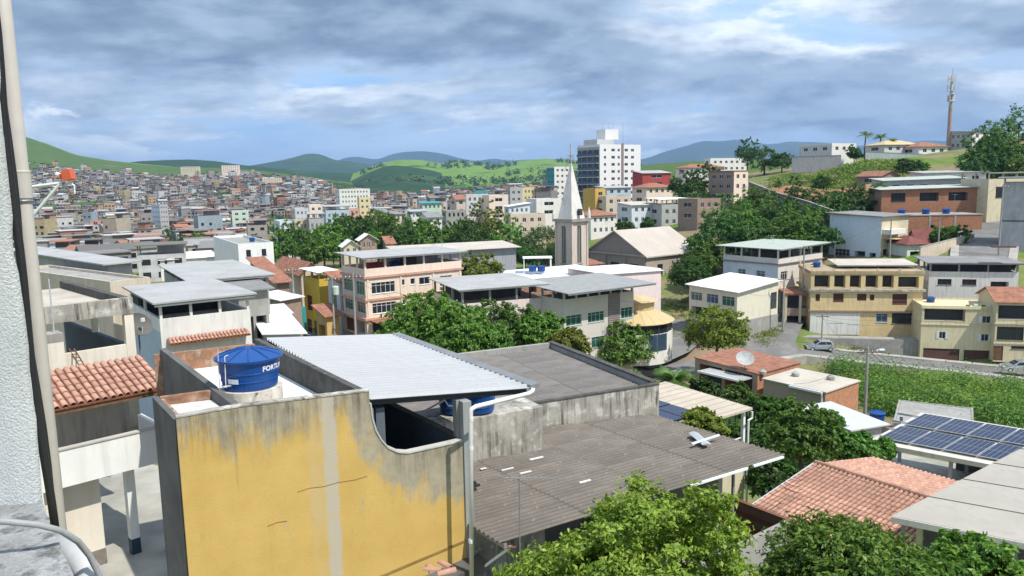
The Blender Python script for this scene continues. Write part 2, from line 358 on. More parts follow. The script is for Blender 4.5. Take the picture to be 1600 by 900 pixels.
P_('church_stone', (.36, .34, .32), streak=.35, var=.15, brick=(.8, .4, (.28, .27, .25), 'L'), bump=.4); P_('church_side', (.42, .36, .29), streak=.5, var=.12); P_('church_roof', (.47, .42, .37), rough=.85, var=.08, vs=.3, corr=('X', .5), bump=.3)
P_('church_tower_mat', (.60, .51, .45), streak=.5, var=.1); P_('spire_white', (.66, .64, .60), streak=.45, var=.1, vs=.6)
P_('pale_cream_wall', (.68, .64, .52), streak=.3, var=.07)
P_('white_terr', (.66, .62, .57), streak=.3, var=.07); P_('green_grey_roof', (.42, .46, .41), rough=.6, var=.12, corr=('X', .4))
P_('pale_blue', (.62, .70, .80), streak=.2, var=.05)
P_('ochre_wall', (.68, .53, .29), streak=.5, var=.1); P_('dirty_ochre', (.40, .31, .20), streak=.9, var=.3)
P_('cream_wall', (.64, .57, .38), streak=.5, var=.08)
P_('dark_red_roof', (.20, .07, .06), rough=.85, var=.2, corr=('X', .25))
P_('dark_wall', (.17, .165, .15), streak=.5, var=.3)
P_('grey_stain', (.42, .43, .45), streak=.8, var=.15)
P_('brick_orange', (.55, .25, .13), rough=.92, var=.2, brick=(.3, .2, (.42, .3, .22), 'R'), bump=.5, streak=.3); P_('beige_plain', (.50, .45, .38), rough=.8, var=.12, vs=.5)
P_('pale_sheet', (.52, .53, .55), rough=.6, var=.06)
P_('skin', (.30, .17, .11), rough=.6, var=.1)
P_('ochre_bright', (.56, .36, .09), streak=.4, var=.1)
P_('brown_white', (.30, .22, .19), streak=.4, var=.15)
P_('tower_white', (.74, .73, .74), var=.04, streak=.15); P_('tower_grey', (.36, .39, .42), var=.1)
P_('mast_rust', (.36, .26, .22), var=.2); P_('mast_grey', (.38, .37, .37), var=.2)
# ------------------------------------------------------------------ terrain
CP = [(0,0,0),(-10,0,.3),(12,0,-1),(0,10,0),(-11,22,.6),(-14,30,.3),(-3,18,0),(2,18,-.2),(5,24,-.6),(8,20,-1.5),(3,32,-1.2),(12,15,-2.5),
 (14,33,-4.5),(22,46,-8),(20,25,-4),(35,30,-6.5),(60,30,-8),(33,70,-10.6),(25,66,-9.4),(28,58,-9),(45.6,112,-13.85),(72,107,-16.25),(61,112,-15.8),(90,100,-18),
 (50,85,-13),(60,75,-12.5),(45,60,-9.5),(16.4,108,-14.85),(25,103,-14.4),(32,112,-13.6),(-19.5,100,-8.4),(-31.7,118,-11),(-25,105,-9.2),(6,97,-12),(0,95,-10),(13.5,160,-7.5),(27,150,-8),
 (44,124,-12.6),(35,128,-9.2),(36,116,-10.2),(31,122,-10),(60,145,-6),(78,155,-2.5),(-70,180,-9),(-30,45,-4),(-40,75,-7),(-15,60,-4.5),(0,60,-6.5),(10,60,-8.5),(42,346,-5),
 (70,250,3),(85,210,4),(105,230,15.3),(120,260,15.5),(169,300,19),(95,170,2),(125,200,8),(84,140,-4),(92,139,-5),(108,195,6),(150,160,8),(170,220,22),(260,300,30),
 (-100,300,-14),(-200,400,-17),(-50,250,-12),(0,250,-9),(0,350,-8),(100,350,12),(60,300,3),(-150,200,-10),(-60,120,-8.5),(-100,60,-6),(-30,150,-9.5),(-40,200,-11),
 (-400,700,-21),(0,700,-14),(300,700,22),(-800,900,-20),(300,1200,20),(-200,1000,-18),(150,500,12),(0,500,-12),(-200,600,-19),(600,600,40),(500,300,35),(300,100,-5),(-300,100,-5),(-500,300,-15),
 (0,-60,2),(-100,-60,2),(100,-60,-5),(0,2500,-18),(-1500,2500,-20),(1500,2500,15),(0,6000,-20),(-5000,6000,-20),(5000,6000,0),(-2500,800,-20),(2500,800,40)]
ROADS = [[(880, 572, 104), (960, 574, 106), (1030, 572, 106), (1100, 566, 106), (1170, 556, 108), (1235, 548, 110), (1300, 555, 109.5), (1380, 564, 107), (1480, 574, 104.5), (1600, 586, 102), (1720, 598, 99)],
 [(1195, 556, 107.5), (1205, 530, 113), (1222, 508, 120), (1236, 492, 128)], [(985, 570, 106), (1040, 545, 110.5), (1075, 520, 118), (1072, 500, 128)],
 [(1535, 412, 128), (1538, 385, 140), (1540, 355, 160), (1536, 335, 178), (1530, 318, 198)], [(485, 545, 103), (484, 525, 112), (482, 512, 121), (478, 500, 132), (472, 492, 145)]]
_rp = [W(*p)-Vector((0, 0, .15)) for r in ROADS for p in r]; _k = []
for p in _rp:
    if all((p.xy-q.xy).length > 3.5 for q in _k): _k.append(p)
CP = [p for p in CP if all((Vector(p[:2])-q.xy).length > 6 for q in _k)]+[tuple(p) for p in _k]
_cp = np.array(CP, float); _c0 = 12.0
def _phi(r2): return np.sqrt(r2+_c0)
def _fit():
    xy = _cp[:, :2]; n = len(xy)
    A = _phi(((xy[:, None]-xy[None])**2).sum(-1)); Q = np.c_[np.ones(n), xy/1000.]
    S = np.zeros((n+3, n+3)); S[:n, :n] = A; S[:n, n:] = Q; S[n:, :n] = Q.T
    return np.linalg.solve(S, np.r_[_cp[:, 2], 0, 0, 0])
RBFW = _fit()
def gza(xy):
    xy = np.atleast_2d(np.array(xy, float)); out = np.zeros(len(xy)); n = len(_cp)
    for i in range(0, len(xy), 20000):
        q = xy[i:i+20000]; A = _phi(((q[:, None]-_cp[None, :, :2])**2).sum(-1))
        out[i:i+20000] = A @ RBFW[:n]+RBFW[n]+(q/1000.) @ RBFW[n+1:]
    return out
def gz(x, y): return float(gza([(x, y)])[0])
def np_mesh(name, V, Fq, mats, smooth=False, mi=None):
    me = bpy.data.meshes.new(name); V = np.asarray(V, np.float32); Fq = np.asarray(Fq, np.int32); k = Fq.shape[1]
    me.vertices.add(len(V)); me.vertices.foreach_set('co', V.ravel())
    me.loops.add(Fq.size); me.loops.foreach_set('vertex_index', Fq.ravel())
    me.polygons.add(len(Fq)); me.polygons.foreach_set('loop_start', np.arange(0, Fq.size, k, dtype=np.int32))
    for m_ in (mats if isinstance(mats, (list, tuple)) else [mats]): me.materials.append(MT[m_])
    if mi is not None: me.polygons.foreach_set('material_index', np.asarray(mi, np.int32))
    if smooth: me.polygons.foreach_set('use_smooth', np.ones(len(Fq), bool))
    me.update(calc_edges=True); me.validate(); return me
def grid_faces(nr, nc, wrap=False):
    i, j = np.meshgrid(np.arange(nr-1), np.arange(nc if wrap else nc-1), indexing='ij'); j2 = (j+1) % nc
    return np.stack([i*nc+j, i*nc+j2, (i+1)*nc+j2, (i+1)*nc+j], -1).reshape(-1, 4)
def land_mat(name, c1, c2, c3, s1, s2, bump=.5, thr=(.45, .6), dist=.3):
    m, N, L = new_mat(name)
    out = N.new('ShaderNodeOutputMaterial'); b = N.new('ShaderNodeBsdfPrincipled'); L.new(b.outputs[0], out.inputs[0]); b.inputs['Roughness'].default_value = .95; b.inputs['Specular IOR Level'].default_value = .1
    tc = N.new('ShaderNodeTexCoord')
    def nz(s, d=8, ro=.62):
        q = N.new('ShaderNodeTexNoise'); q.inputs['Scale'].default_value = s; q.inputs['Detail'].default_value = d; q.inputs['Roughness'].default_value = ro; L.new(tc.outputs['Object'], q.inputs[0]); return q.outputs[0]
    def mr(f, a, bb):
        q = N.new('ShaderNodeMapRange'); L.new(f, q.inputs[0]); q.inputs[1].default_value = a; q.inputs[2].default_value = bb; return q.outputs[0]
    def mx(f, A, B):
        q = N.new('ShaderNodeMix'); q.data_type = 'RGBA'; L.new(f, q.inputs[0])
        for i, v in ((6, A), (7, B)):
            if isinstance(v, bpy.types.NodeSocket): L.new(v, q.inputs[i])
            else: q.inputs[i].default_value = tuple(v)+(1,)
        return q.outputs[2]
    c = mx(mr(nz(s2), .3, .7), c1, c2); c = mx(mr(nz(s1), *thr), c, c3); L.new(c, b.inputs[0])
    bp = N.new('ShaderNodeBump'); bp.inputs['Strength'].default_value = bump; bp.inputs['Distance'].default_value = dist; L.new(nz(s2*2.5), bp.inputs['Height']); L.new(bp.outputs[0], b.inputs['Normal'])
land_mat('ground_mat', (.07, .14, .025), (.14, .22, .04), (.24, .18, .12), .06, .5, thr=(.42, .56))
land_mat('meadow', (.10, .19, .03), (.17, .27, .05), (.03, .07, .02), .006, .03, thr=(.56, .66), dist=4)
land_mat('slope_green', (.05, .10, .02), (.09, .14, .03), (.16, .12, .09), .006, .05, thr=(.58, .66), dist=2)
land_mat('forest_hill', (.016, .045, .018), (.03, .07, .022), (.05, .09, .025), .004, .02, thr=(.5, .6), dist=12)
land_mat('far_hill', (.015, .04, .02), (.025, .055, .025), (.04, .07, .03), .0015, .008, thr=(.5, .62), dist=30)
nr, na = 270, 300
rr = np.r_[0.5, np.geomspace(3, 16000, nr-1)]; aa = np.linspace(0, 2*np.pi, na, endpoint=False)
# finer where the camera looks
aa = np.pi/2+np.concatenate([np.linspace(-.85, .85, 230), np.linspace(.85, 2*np.pi-.85, na-230+2)[1:-1]])
gx = rr[:, None]*np.cos(aa)[None]; gy = rr[:, None]*np.sin(aa)[None]
V = np.stack([gx.ravel(), gy.ravel()], -1); gzv = gza(V)
far = np.clip((np.hypot(V[:, 0], V[:, 1])-1500)/3000, 0, 1); gzv = gzv*(1-far)+(-20)*far
o = link('ground', np_mesh('ground', np.c_[V, gzv], grid_faces(nr, na, True), 'ground_mat', True)); tag(o, kind='structure')
# --- hills from their ridge lines
from mathutils import noise as mn
def hill(name, sky, Yr, Yb, zb, mat, rough=.03, step=6, nt=46, pw=1.25, back=.35):
    xs = np.arange(sky[0][0], sky[-1][0]+1, step); ys = np.interp(xs, [p[0] for p in sky], [p[1] for p in sky])
    T = np.concatenate([np.linspace(0, 1, nt), np.linspace(1, 1+back, 10)[1:]])
    V = []; zr = []; ax = []
    for px, py in zip(xs, ys): p = W(px, py, Yr); zr.append(p.z); ax.append(p.x/Yr)
    zr = np.array(zr); ax = np.array(ax); k = np.hanning(7); k /= k.sum(); zr = np.convolve(np.pad(zr, 3, 'edge'), k, 'valid')
    for t in T:
        Y = Yb+(Yr-Yb)*t
        for a, z in zip(ax, zr):
            f = t**pw if t <= 1 else 1-(t-1)*1.2
            x = a*Y; amp = rough*(z-zb)*(min(1, 4*t))*(1 if t < 1 else 1)
            nz_ = mn.fractal(Vector((x*9/Yr, Y*9/Yr, .3)), 1., 2., 6)*amp if t < .97 or t > 1.02 else mn.fractal(Vector((x*40/Yr, Y*40/Yr, .3)), 1., 2., 4)*amp*.25
            V.append((x, Y, zb+(z-zb)*f+nz_))
    o = link(name, np_mesh(name, V, grid_faces(len(T), len(xs)), mat, True)); tag(o, kind='structure')
    def at(px, t):
        i = np.interp(px, xs, np.arange(len(xs))); z = np.interp(px, xs, zr); a = np.interp(px, xs, ax); Y = Yb+(Yr-Yb)*t
        return Vector((a*Y, Y, zb+(z-zb)*t**pw))
    return at
hillA = hill('hillside', [(-500,170),(-150,185),(35,213),(60,221),(80,228),(120,243),(160,250),(220,257),(290,262),(340,262),(400,266),(450,272),(520,282),(600,290),(680,300)], 1900, 560, -22, 'slope_green', pw=1.3)
hill('meadow_hill', [(-500,160),(-150,180),(35,212),(60,220),(80,227),(120,242),(160,249),(220,256),(290,262),(330,268),(370,280)], 2050, 1560, 25, 'meadow', rough=.02, pw=.9)
hill('wooded_ridge', [(120,262),(180,257),(215,252),(260,250),(300,249),(340,252),(380,258),(430,263),(480,268),(560,272),(640,282)], 2600, 1500, -10, 'forest_hill', pw=1.1)
hillD = hill('green_hill', [(480,300),(520,284),(560,268),(590,256),(625,249),(660,250),(690,256),(715,250),(745,256),(780,256),(815,251),(850,248),(900,250),(960,256),(1040,262)], 2600, 1250, -15, 'meadow', rough=.035, pw=1.1)
hill('wooded_spur', [(520,300),(560,276),(590,263),(615,258),(650,262),(685,268),(700,276),(730,292)], 2000, 1150, -15, 'forest_hill', rough=.05)
hill('blue_hill', [(330,262),(390,259),(425,253),(455,247),(478,240),(500,240),(522,250),(545,252),(570,256),(600,262),(640,268)], 5200, 3000, -20, 'forest_hill', rough=.05)
hill('mountain', [(480,262),(520,254),(540,246),(560,244),(590,250),(612,241),(632,237),(660,236),(690,239),(720,248),(745,252),(770,247),(795,251),(830,249),(880,252),(950,255),(1010,248),(1040,236),(1075,227),(1100,219),(1125,221),(1150,217),(1170,220),(1200,226),(1235,221),(1280,222),(1330,228),(1400,224),(1450,219),(1500,222),(1560,216),(1640,220),(1800,215)], 10500, 6500, -20, 'far_hill', rough=.05)
hill('east_plateau', [(980,262),(1020,257),(1080,252),(1160,250),(1240,248),(1320,246),(1420,242),(1520,238),(1640,232),(1800,228)], 900, 420, 8, 'slope_green', rough=.02, pw=.8)
# ------------------------------------------------------------------ foliage
def leaf_arrays(cen, nrm, size, seed, wid=.42, fold=.18):
    """one folded rhombus (two triangles) per leaf; cen Nx3, nrm Nx3 leaf normals"""
    g = np.random.RandomState(seed); n = len(cen)
    a = g.randn(n, 3); a -= nrm*(a*nrm).sum(1)[:, None]; a /= np.linalg.norm(a, axis=1)[:, None]+1e-9
    b = np.cross(nrm, a); s = (size*g.uniform(.5, 1.45, n))[:, None]
    dn = nrm*s*fold
    V = np.stack([cen-a*s*.5-dn*.6, cen+b*s*wid*.5+dn*.3, cen+a*s*.5-dn, cen-b*s*wid*.5+dn*.3], 1).reshape(-1, 3)
    return V, np.arange(4*n).reshape(-1, 4)
def crown_pts(R3, nclump, per, seed, lump=.28, shell=.42, sig=.125, flat=.55):
    g = np.random.RandomState(seed); d = g.randn(nclump, 3); d /= np.linalg.norm(d, axis=1)[:, None]
    d[:, 2] = np.where(d[:, 2] < 0, d[:, 2]*flat, d[:, 2])
    ph = g.uniform(0, 6.28, 6); k = g.randn(6, 3)*2.3
    lob = 1+lump*np.sin(d @ k.T+ph).sum(1)/2.2
    r = (shell+(1-shell)*g.rand(nclump)**.6)*lob
    c = d*r[:, None]
    # leaves sit along twigs that fan out from every clump
    ntw = max(3, per//11); tw = g.randn(nclump, ntw, 3)*.85+c[:, None]*1.15+np.array([0, 0, .25]); tw /= np.linalg.norm(tw, axis=2)[..., None]
    tl = sig*g.uniform(1.0, 2.9, (nclump, ntw)); k_ = g.randint(0, ntw, (nclump, per)); s_ = g.uniform(.1, 1., (nclump, per)); ii = np.arange(nclump)[:, None]
    off = tw[ii, k_]*(tl[ii, k_]*s_)[..., None]; off[..., 2] -= .35*sig*s_**2*2.; off += g.randn(nclump, per, 3)*sig*.20
    p = (c[:, None]+off).reshape(-1, 3)
    out = (np.repeat(c, per, 0)*.6+off.reshape(-1, 3)*1.6)
    n = out/(np.linalg.norm(out, axis=1)[:, None]+1e-9)*.7+g.randn(len(p), 3)*.6+np.array([0, 0, .55]); n /= np.linalg.norm(n, axis=1)[:, None]
    return p*np.array(R3), n, c*np.array(R3)
CROWN = {}
def crown_mesh(key, mat, R3, nclump, per, size, seed, **k):
    if key in CROWN: return CROWN[key]
    p, n, c = crown_pts(R3, nclump, per, seed, **k); V, Fc = leaf_arrays(p, n, size, seed+1)
    me = np_mesh('crown', V, Fc, mat); CROWN[key] = (me, c); return CROWN[key]
def trunk_mesh(h, r, cl, seed, lean=.0, nl=7):
    g = random.Random(seed); m = M(); t = [(0, 0, -.6), (lean*.3, g.uniform(-.05, .05)*h, h*.5), (lean, 0, h)]
    m.tube(t, [r*1.25, r, r*.75], 9)
    for c in g.sample(list(map(tuple, cl)), min(nl, len(cl))):
        c = Vector(c)*.85; top = Vector((lean, 0, h)); q = top+Vector((0, 0, -h*g.uniform(0, .25)))
        m.tube([q, (q+top+c)/2+Vector((g.uniform(-.2, .2), g.uniform(-.2, .2), .1)), top+c], [r*.6, r*.35, r*.1], 6)
    return m
TREES = []
def tree(px, py, Y, rpx, label, mat='leaf_tree', asp=.85, leaf=.28, ncl=110, per=60, seed=1, name='tree', group=None, trunk=True, zg=None, lump=.28, base=None):
    """crown centred on the point seen at (px,py) at distance Y, horizontal radius rpx pixels"""
    c = W(px, py, Y) if base is None else Vector(base); r = (.78 if Y < 65 else .98)*rpx*Y/F if base is None else rpx
    z0 = gz(c.x, c.y) if zg is None else zg
    t = thing(name, label, 'tree', (c.x, c.y, z0), 0, group)
    me, cl = crown_mesh(('t', seed, mat, round(r, 2), ncl, per), mat, (r, r, r*asp), ncl, per, leaf, seed, lump=lump)
    hc = c.z-z0
    link('crown', me, t, (0, 0, hc), rnd.uniform(0, 6.28))
    if trunk:
        hh = max(.5, hc-r*asp*.35)
        trunk_mesh(hh, max(.06, r*.055), [q for q in cl], seed).obj('trunk', 'bark', t, True)
    return t
def scatter_stuff(name, label, pts, mat, size, per, rad, seed, cat='bushes', flat=.8):
    """dense undergrowth that nobody could count: leaf faces in low mounds round the given points"""
    g = np.random.RandomState(seed); pts = np.array(pts, float); n = len(pts)
    off = g.randn(n, per, 3)*np.array([.5, .5, .38*flat]); rr_ = (rad*g.uniform(.6, 1.4, (n, 1, 1)))
    off[..., 2] = np.abs(off[..., 2])
    p = (pts[:, None]+off*rr_).reshape(-1, 3); nn = off.reshape(-1, 3)*.8+g.randn(n*per, 3)*.5+np.array([0, 0, .7]); nn /= np.linalg.norm(nn, axis=1)[:, None]
    V, Fc = leaf_arrays(p, nn, size, seed+3)
    o = link(name, np_mesh(name, V, Fc, mat)); tag(o, label, cat, kind='stuff'); return o
def palm(base, h, fr, label, seed=3, nf=16, name='palm_tree', group=None, mat='leaf_palm', leafn=22, cat='palm tree'):
    g = random.Random(seed); t = thing(name, label, cat, base, 0, group)
    if h > .5:
        m = M(); m.tube([(0, 0, -.5), (.06*h*g.uniform(-1, 1), 0, h*.5), (0, 0, h)], [fr*.09, fr*.065, fr*.055], 9); m.obj('trunk', 'bark', t, True)
    for k in range(nf):
        az = 6.283*k/nf+g.uniform(-.2, .2); el = g.uniform(.25, 1.25); m = M(); pts = []
        for i in range(9):
            s = i/8; r_ = fr*s*math.cos(el*(1-.25*s)); z = h+fr*(math.sin(el)*s-.62*s*s*(1.1-.3*el)); pts.append(Vector((r_*math.cos(az), r_*math.sin(az), z)))
        m.tube(pts, [.03*fr*(1-.8*i/8)*.5 for i in range(9)], 4)
        side = Vector((-math.sin(az), math.cos(az), 0))
        for i in range(leafn):
            s = .12+.86*i/leafn; j = min(7, int(s*8)); q = pts[j].lerp(pts[j+1], s*8-j); d = (pts[j+1]-pts[j]).normalized(); ln = fr*.30*math.sin(math.pi*min(1, s*.85+.15))+.05
            for sg in (-1, 1):
                tip = q+(side*sg*.8+d*.55+Vector((0, 0, -.35)))*ln; wv = d*ln*.09
                m.add([q-wv, q+wv, tip], [(0, 1, 2)])
        m.obj('frond', mat, t)
    return t
# ------------------------------------------------------------------ buildings
WIN = {}
def win_mesh(w, h, kind):
    """window: origin at lower left of opening, opening in the x-z plane, outside is -y"""
    key = (round(w, 2), round(h, 2), kind)
    if key in WIN: return WIN[key]
    m = M(); f = .05; p = M(); fm = 'white_metal'; gm = 'glass'; d = .12
    if kind in ('glass', 'dark', 'green', 'blue', 'bars'):
        fm = {'glass': 'white_metal', 'dark': 'dark_paint', 'green': 'aluminium', 'blue': 'aluminium', 'bars': 'white_metal'}[kind]
        gm = {'green': 'green_glass', 'blue': 'blue_glass'}.get(kind, 'glass')
        n = max(1, int(round(w/.75))) if w > .9 else (2 if w > .7 else 1)
        m.box(0, w, d-.03, d+.03, 0, f); m.box(0, w, d-.03, d+.03, h-f, h); m.box(0, f, d-.031, d+.029, f, h-f); m.box(w-f, w, d-.031, d+.029, f, h-f)
        for i in range(1, n): x = w*i/n; m.box(x-f*.45, x+f*.45, d-.032, d+.028, f, h-f)
        if h > 1.2: m.box(f, w-f, d-.026, d+.026, h*.72, h*.72+f*.7)
        m.box(-.06, w+.06, -.06, .1, -.07, -.003)          # sill
        p.box(f*.5, w-f*.5, d, d+.012, f*.5, h-f*.5)
        if kind == 'bars':
            for i in range(1, int(w/.14)): m.box(i*.14, i*.14+.015, .02, .035, 0, h)
    elif kind == 'garage':
        fm = 'brown_shutter'; gm = 'brown_shutter'; m.box(0, w, .1, .16, 0, h)
        for i in range(int(h/.25)): m.box(.03, w-.03, .075, .101, i*.25+.02, i*.25+.22)
        p = None
    elif kind == 'door':
        fm = 'wood'; m.box(0, w, .08, .13, 0, h); m.box(w*.15, w*.85, .06, .081, h*.1, h*.45); m.box(w*.15, w*.85, .06, .081, h*.55, h*.92); p = None
    elif kind == 'brown':
        fm = 'brown_shutter'; gm = 'brown_shutter'; m.box(0, w, .06, .09, 0, f); m.box(0, w, .06, .09, h-f, h); m.box(0, f, .061, .089, f, h-f); m.box(w-f, w, .061, .089, f, h-f)
        for i in range(1, int(h/.1)): m.box(f, w-f, .065, .10, i*.1-.03, i*.1+.03)
        p.box(f*.5, w-f*.5, .1, .11, f*.5, h-f*.5)
    elif kind == 'shutter':
        m.box(-w*.5, -.02, -.05, -.01, 0, h); m.box(w+.02, w*1.5, -.05, -.01, 0, h); m.box(0, w, d-.03, d+.03, 0, f); m.box(0, w, d-.03, d+.03, h-f, h); m.box(w*.5-.02, w*.5+.02, d-.03, d+.03, f, h-f)
        p.box(0, w, d, d+.012, f*.5, h-f*.5); fm = 'blue_white'
    elif kind == 'open':
        m.box(-.03, w+.03, -.02, .14, -.06, -.003); fm = 'concrete'; p = None
    elif kind == 'far':
        m.box(0, w, .06, .09, 0, .07); m.box(0, w, .06, .09, h-.07, h); m.box(w*.5-.03, w*.5+.03, .06, .09, .07, h-.07); m.box(0, w, .1, .12, 0, h, 1)
        r = (m.mesh('window', ['white_metal', 'glass']), None); WIN[key] = r; return r
    r = (m.mesh('window', fm), p.mesh('pane', gm) if p else None); WIN[key] = r; return r
def face_T(face, Wd, D):
    if face == 'R': return Matrix.Identity(4), Wd
    if face == 'L': return Matrix.Translation((0, D, 0)) @ Matrix.Rotation(R(-90), 4, 'Z'), D
    if face == 'E': return Matrix.Translation((Wd, 0, 0)) @ Matrix.Rotation(R(90), 4, 'Z'), D
    if face == 'B': return Matrix.Translation((Wd, D, 0)) @ Matrix.Rotation(R(180), 4, 'Z'), Wd
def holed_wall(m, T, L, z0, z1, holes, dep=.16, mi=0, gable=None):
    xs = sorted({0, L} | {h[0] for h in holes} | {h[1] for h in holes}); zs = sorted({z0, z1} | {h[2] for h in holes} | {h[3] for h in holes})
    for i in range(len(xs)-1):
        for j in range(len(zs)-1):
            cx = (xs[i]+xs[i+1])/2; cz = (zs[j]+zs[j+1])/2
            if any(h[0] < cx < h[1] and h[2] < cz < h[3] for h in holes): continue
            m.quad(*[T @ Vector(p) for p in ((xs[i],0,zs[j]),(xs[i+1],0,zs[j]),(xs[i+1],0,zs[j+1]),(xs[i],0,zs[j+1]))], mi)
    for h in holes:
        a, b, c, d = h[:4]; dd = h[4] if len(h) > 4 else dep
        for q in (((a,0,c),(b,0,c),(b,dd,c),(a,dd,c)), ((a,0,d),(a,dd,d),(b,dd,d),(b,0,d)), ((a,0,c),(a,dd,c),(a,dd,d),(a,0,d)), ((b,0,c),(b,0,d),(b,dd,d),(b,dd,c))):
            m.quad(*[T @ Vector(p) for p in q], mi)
        m.quad(*[T @ Vector(p) for p in ((a,dd,c),(b,dd,c),(b,dd,d),(a,dd,d))], 1)  # near-black back panel stands for the unlit inside of the opening
def grid(face, n, rows, s0=.06, s1=.94, fw_=.5, zf=(.35, .78), nfl=None, kind='glass', zlo=0, zhi=1):
    """rows: number of storeys; one window per bay"""
    out = []
    for r in range(rows):
        for i in range(n):
            b = (s1-s0)/n; c = s0+b*(i+.5); h = (zhi-zlo)/rows
            out.append((face, c-b*fw_/2, c+b*fw_/2, zlo+h*(r+zf[0]), zlo+h*(r+zf[1]), kind))
    return out
def roof_gable(m, Wd, D, z, rise, ov, t=.12, axis='u', mi=0):
    if axis == 'u':
        y0, y1, x0, x1 = -ov, D+ov, -ov, Wd+ov; ym = D/2; k = rise/(D/2); ze = z-k*ov
        m.slab([(x0,y0,ze),(x1,y0,ze),(x1,ym,z+rise),(x0,ym,z+rise)], t, mi); m.slab([(x0,ym,z+rise+.004),(x1,ym,z+rise+.004),(x1,y1,ze),(x0,y1,ze)], t, mi)
    else:
        y0, y1, x0, x1 = -ov, D+ov, -ov, Wd+ov; xm = Wd/2; k = rise/(Wd/2); ze = z-k*ov
        m.slab([(x0,y0,ze),(xm,y0,z+rise),(xm,y1,z+rise),(x0,y1,ze)], t, mi); m.slab([(xm,y0,z+rise+.004),(x1,y0,ze),(x1,y1,ze),(xm,y1,z+rise+.004)], t, mi)
def roof_hip(m, Wd, D, z, rise, ov, mi=0, t=.1):
    x0, x1, y0, y1 = -ov, Wd+ov, -ov, D+ov; w = x1-x0; d = y1-y0; i = min(w, d)/2
    A, B, C, E = (x0,y0,z), (x1,y0,z), (x1,y1,z), (x0,y1,z)
    if w >= d: p, q = (x0+i, y0+d/2, z+rise), (x1-i, y0+d/2, z+rise); m.slab([A,B,q,p], t, mi); m.slab([C,E,p,q], t, mi); m.slab([B,C,q], t, mi); m.slab([E,A,p], t, mi)
    else: p, q = (x0+w/2, y0+i, z+rise), (x0+w/2, y1-i, z+rise); m.slab([A,B,p], t, mi); m.slab([B,C,q,p], t, mi); m.slab([C,E,q], t, mi); m.slab([E,A,p,q], t, mi)
BL = {}
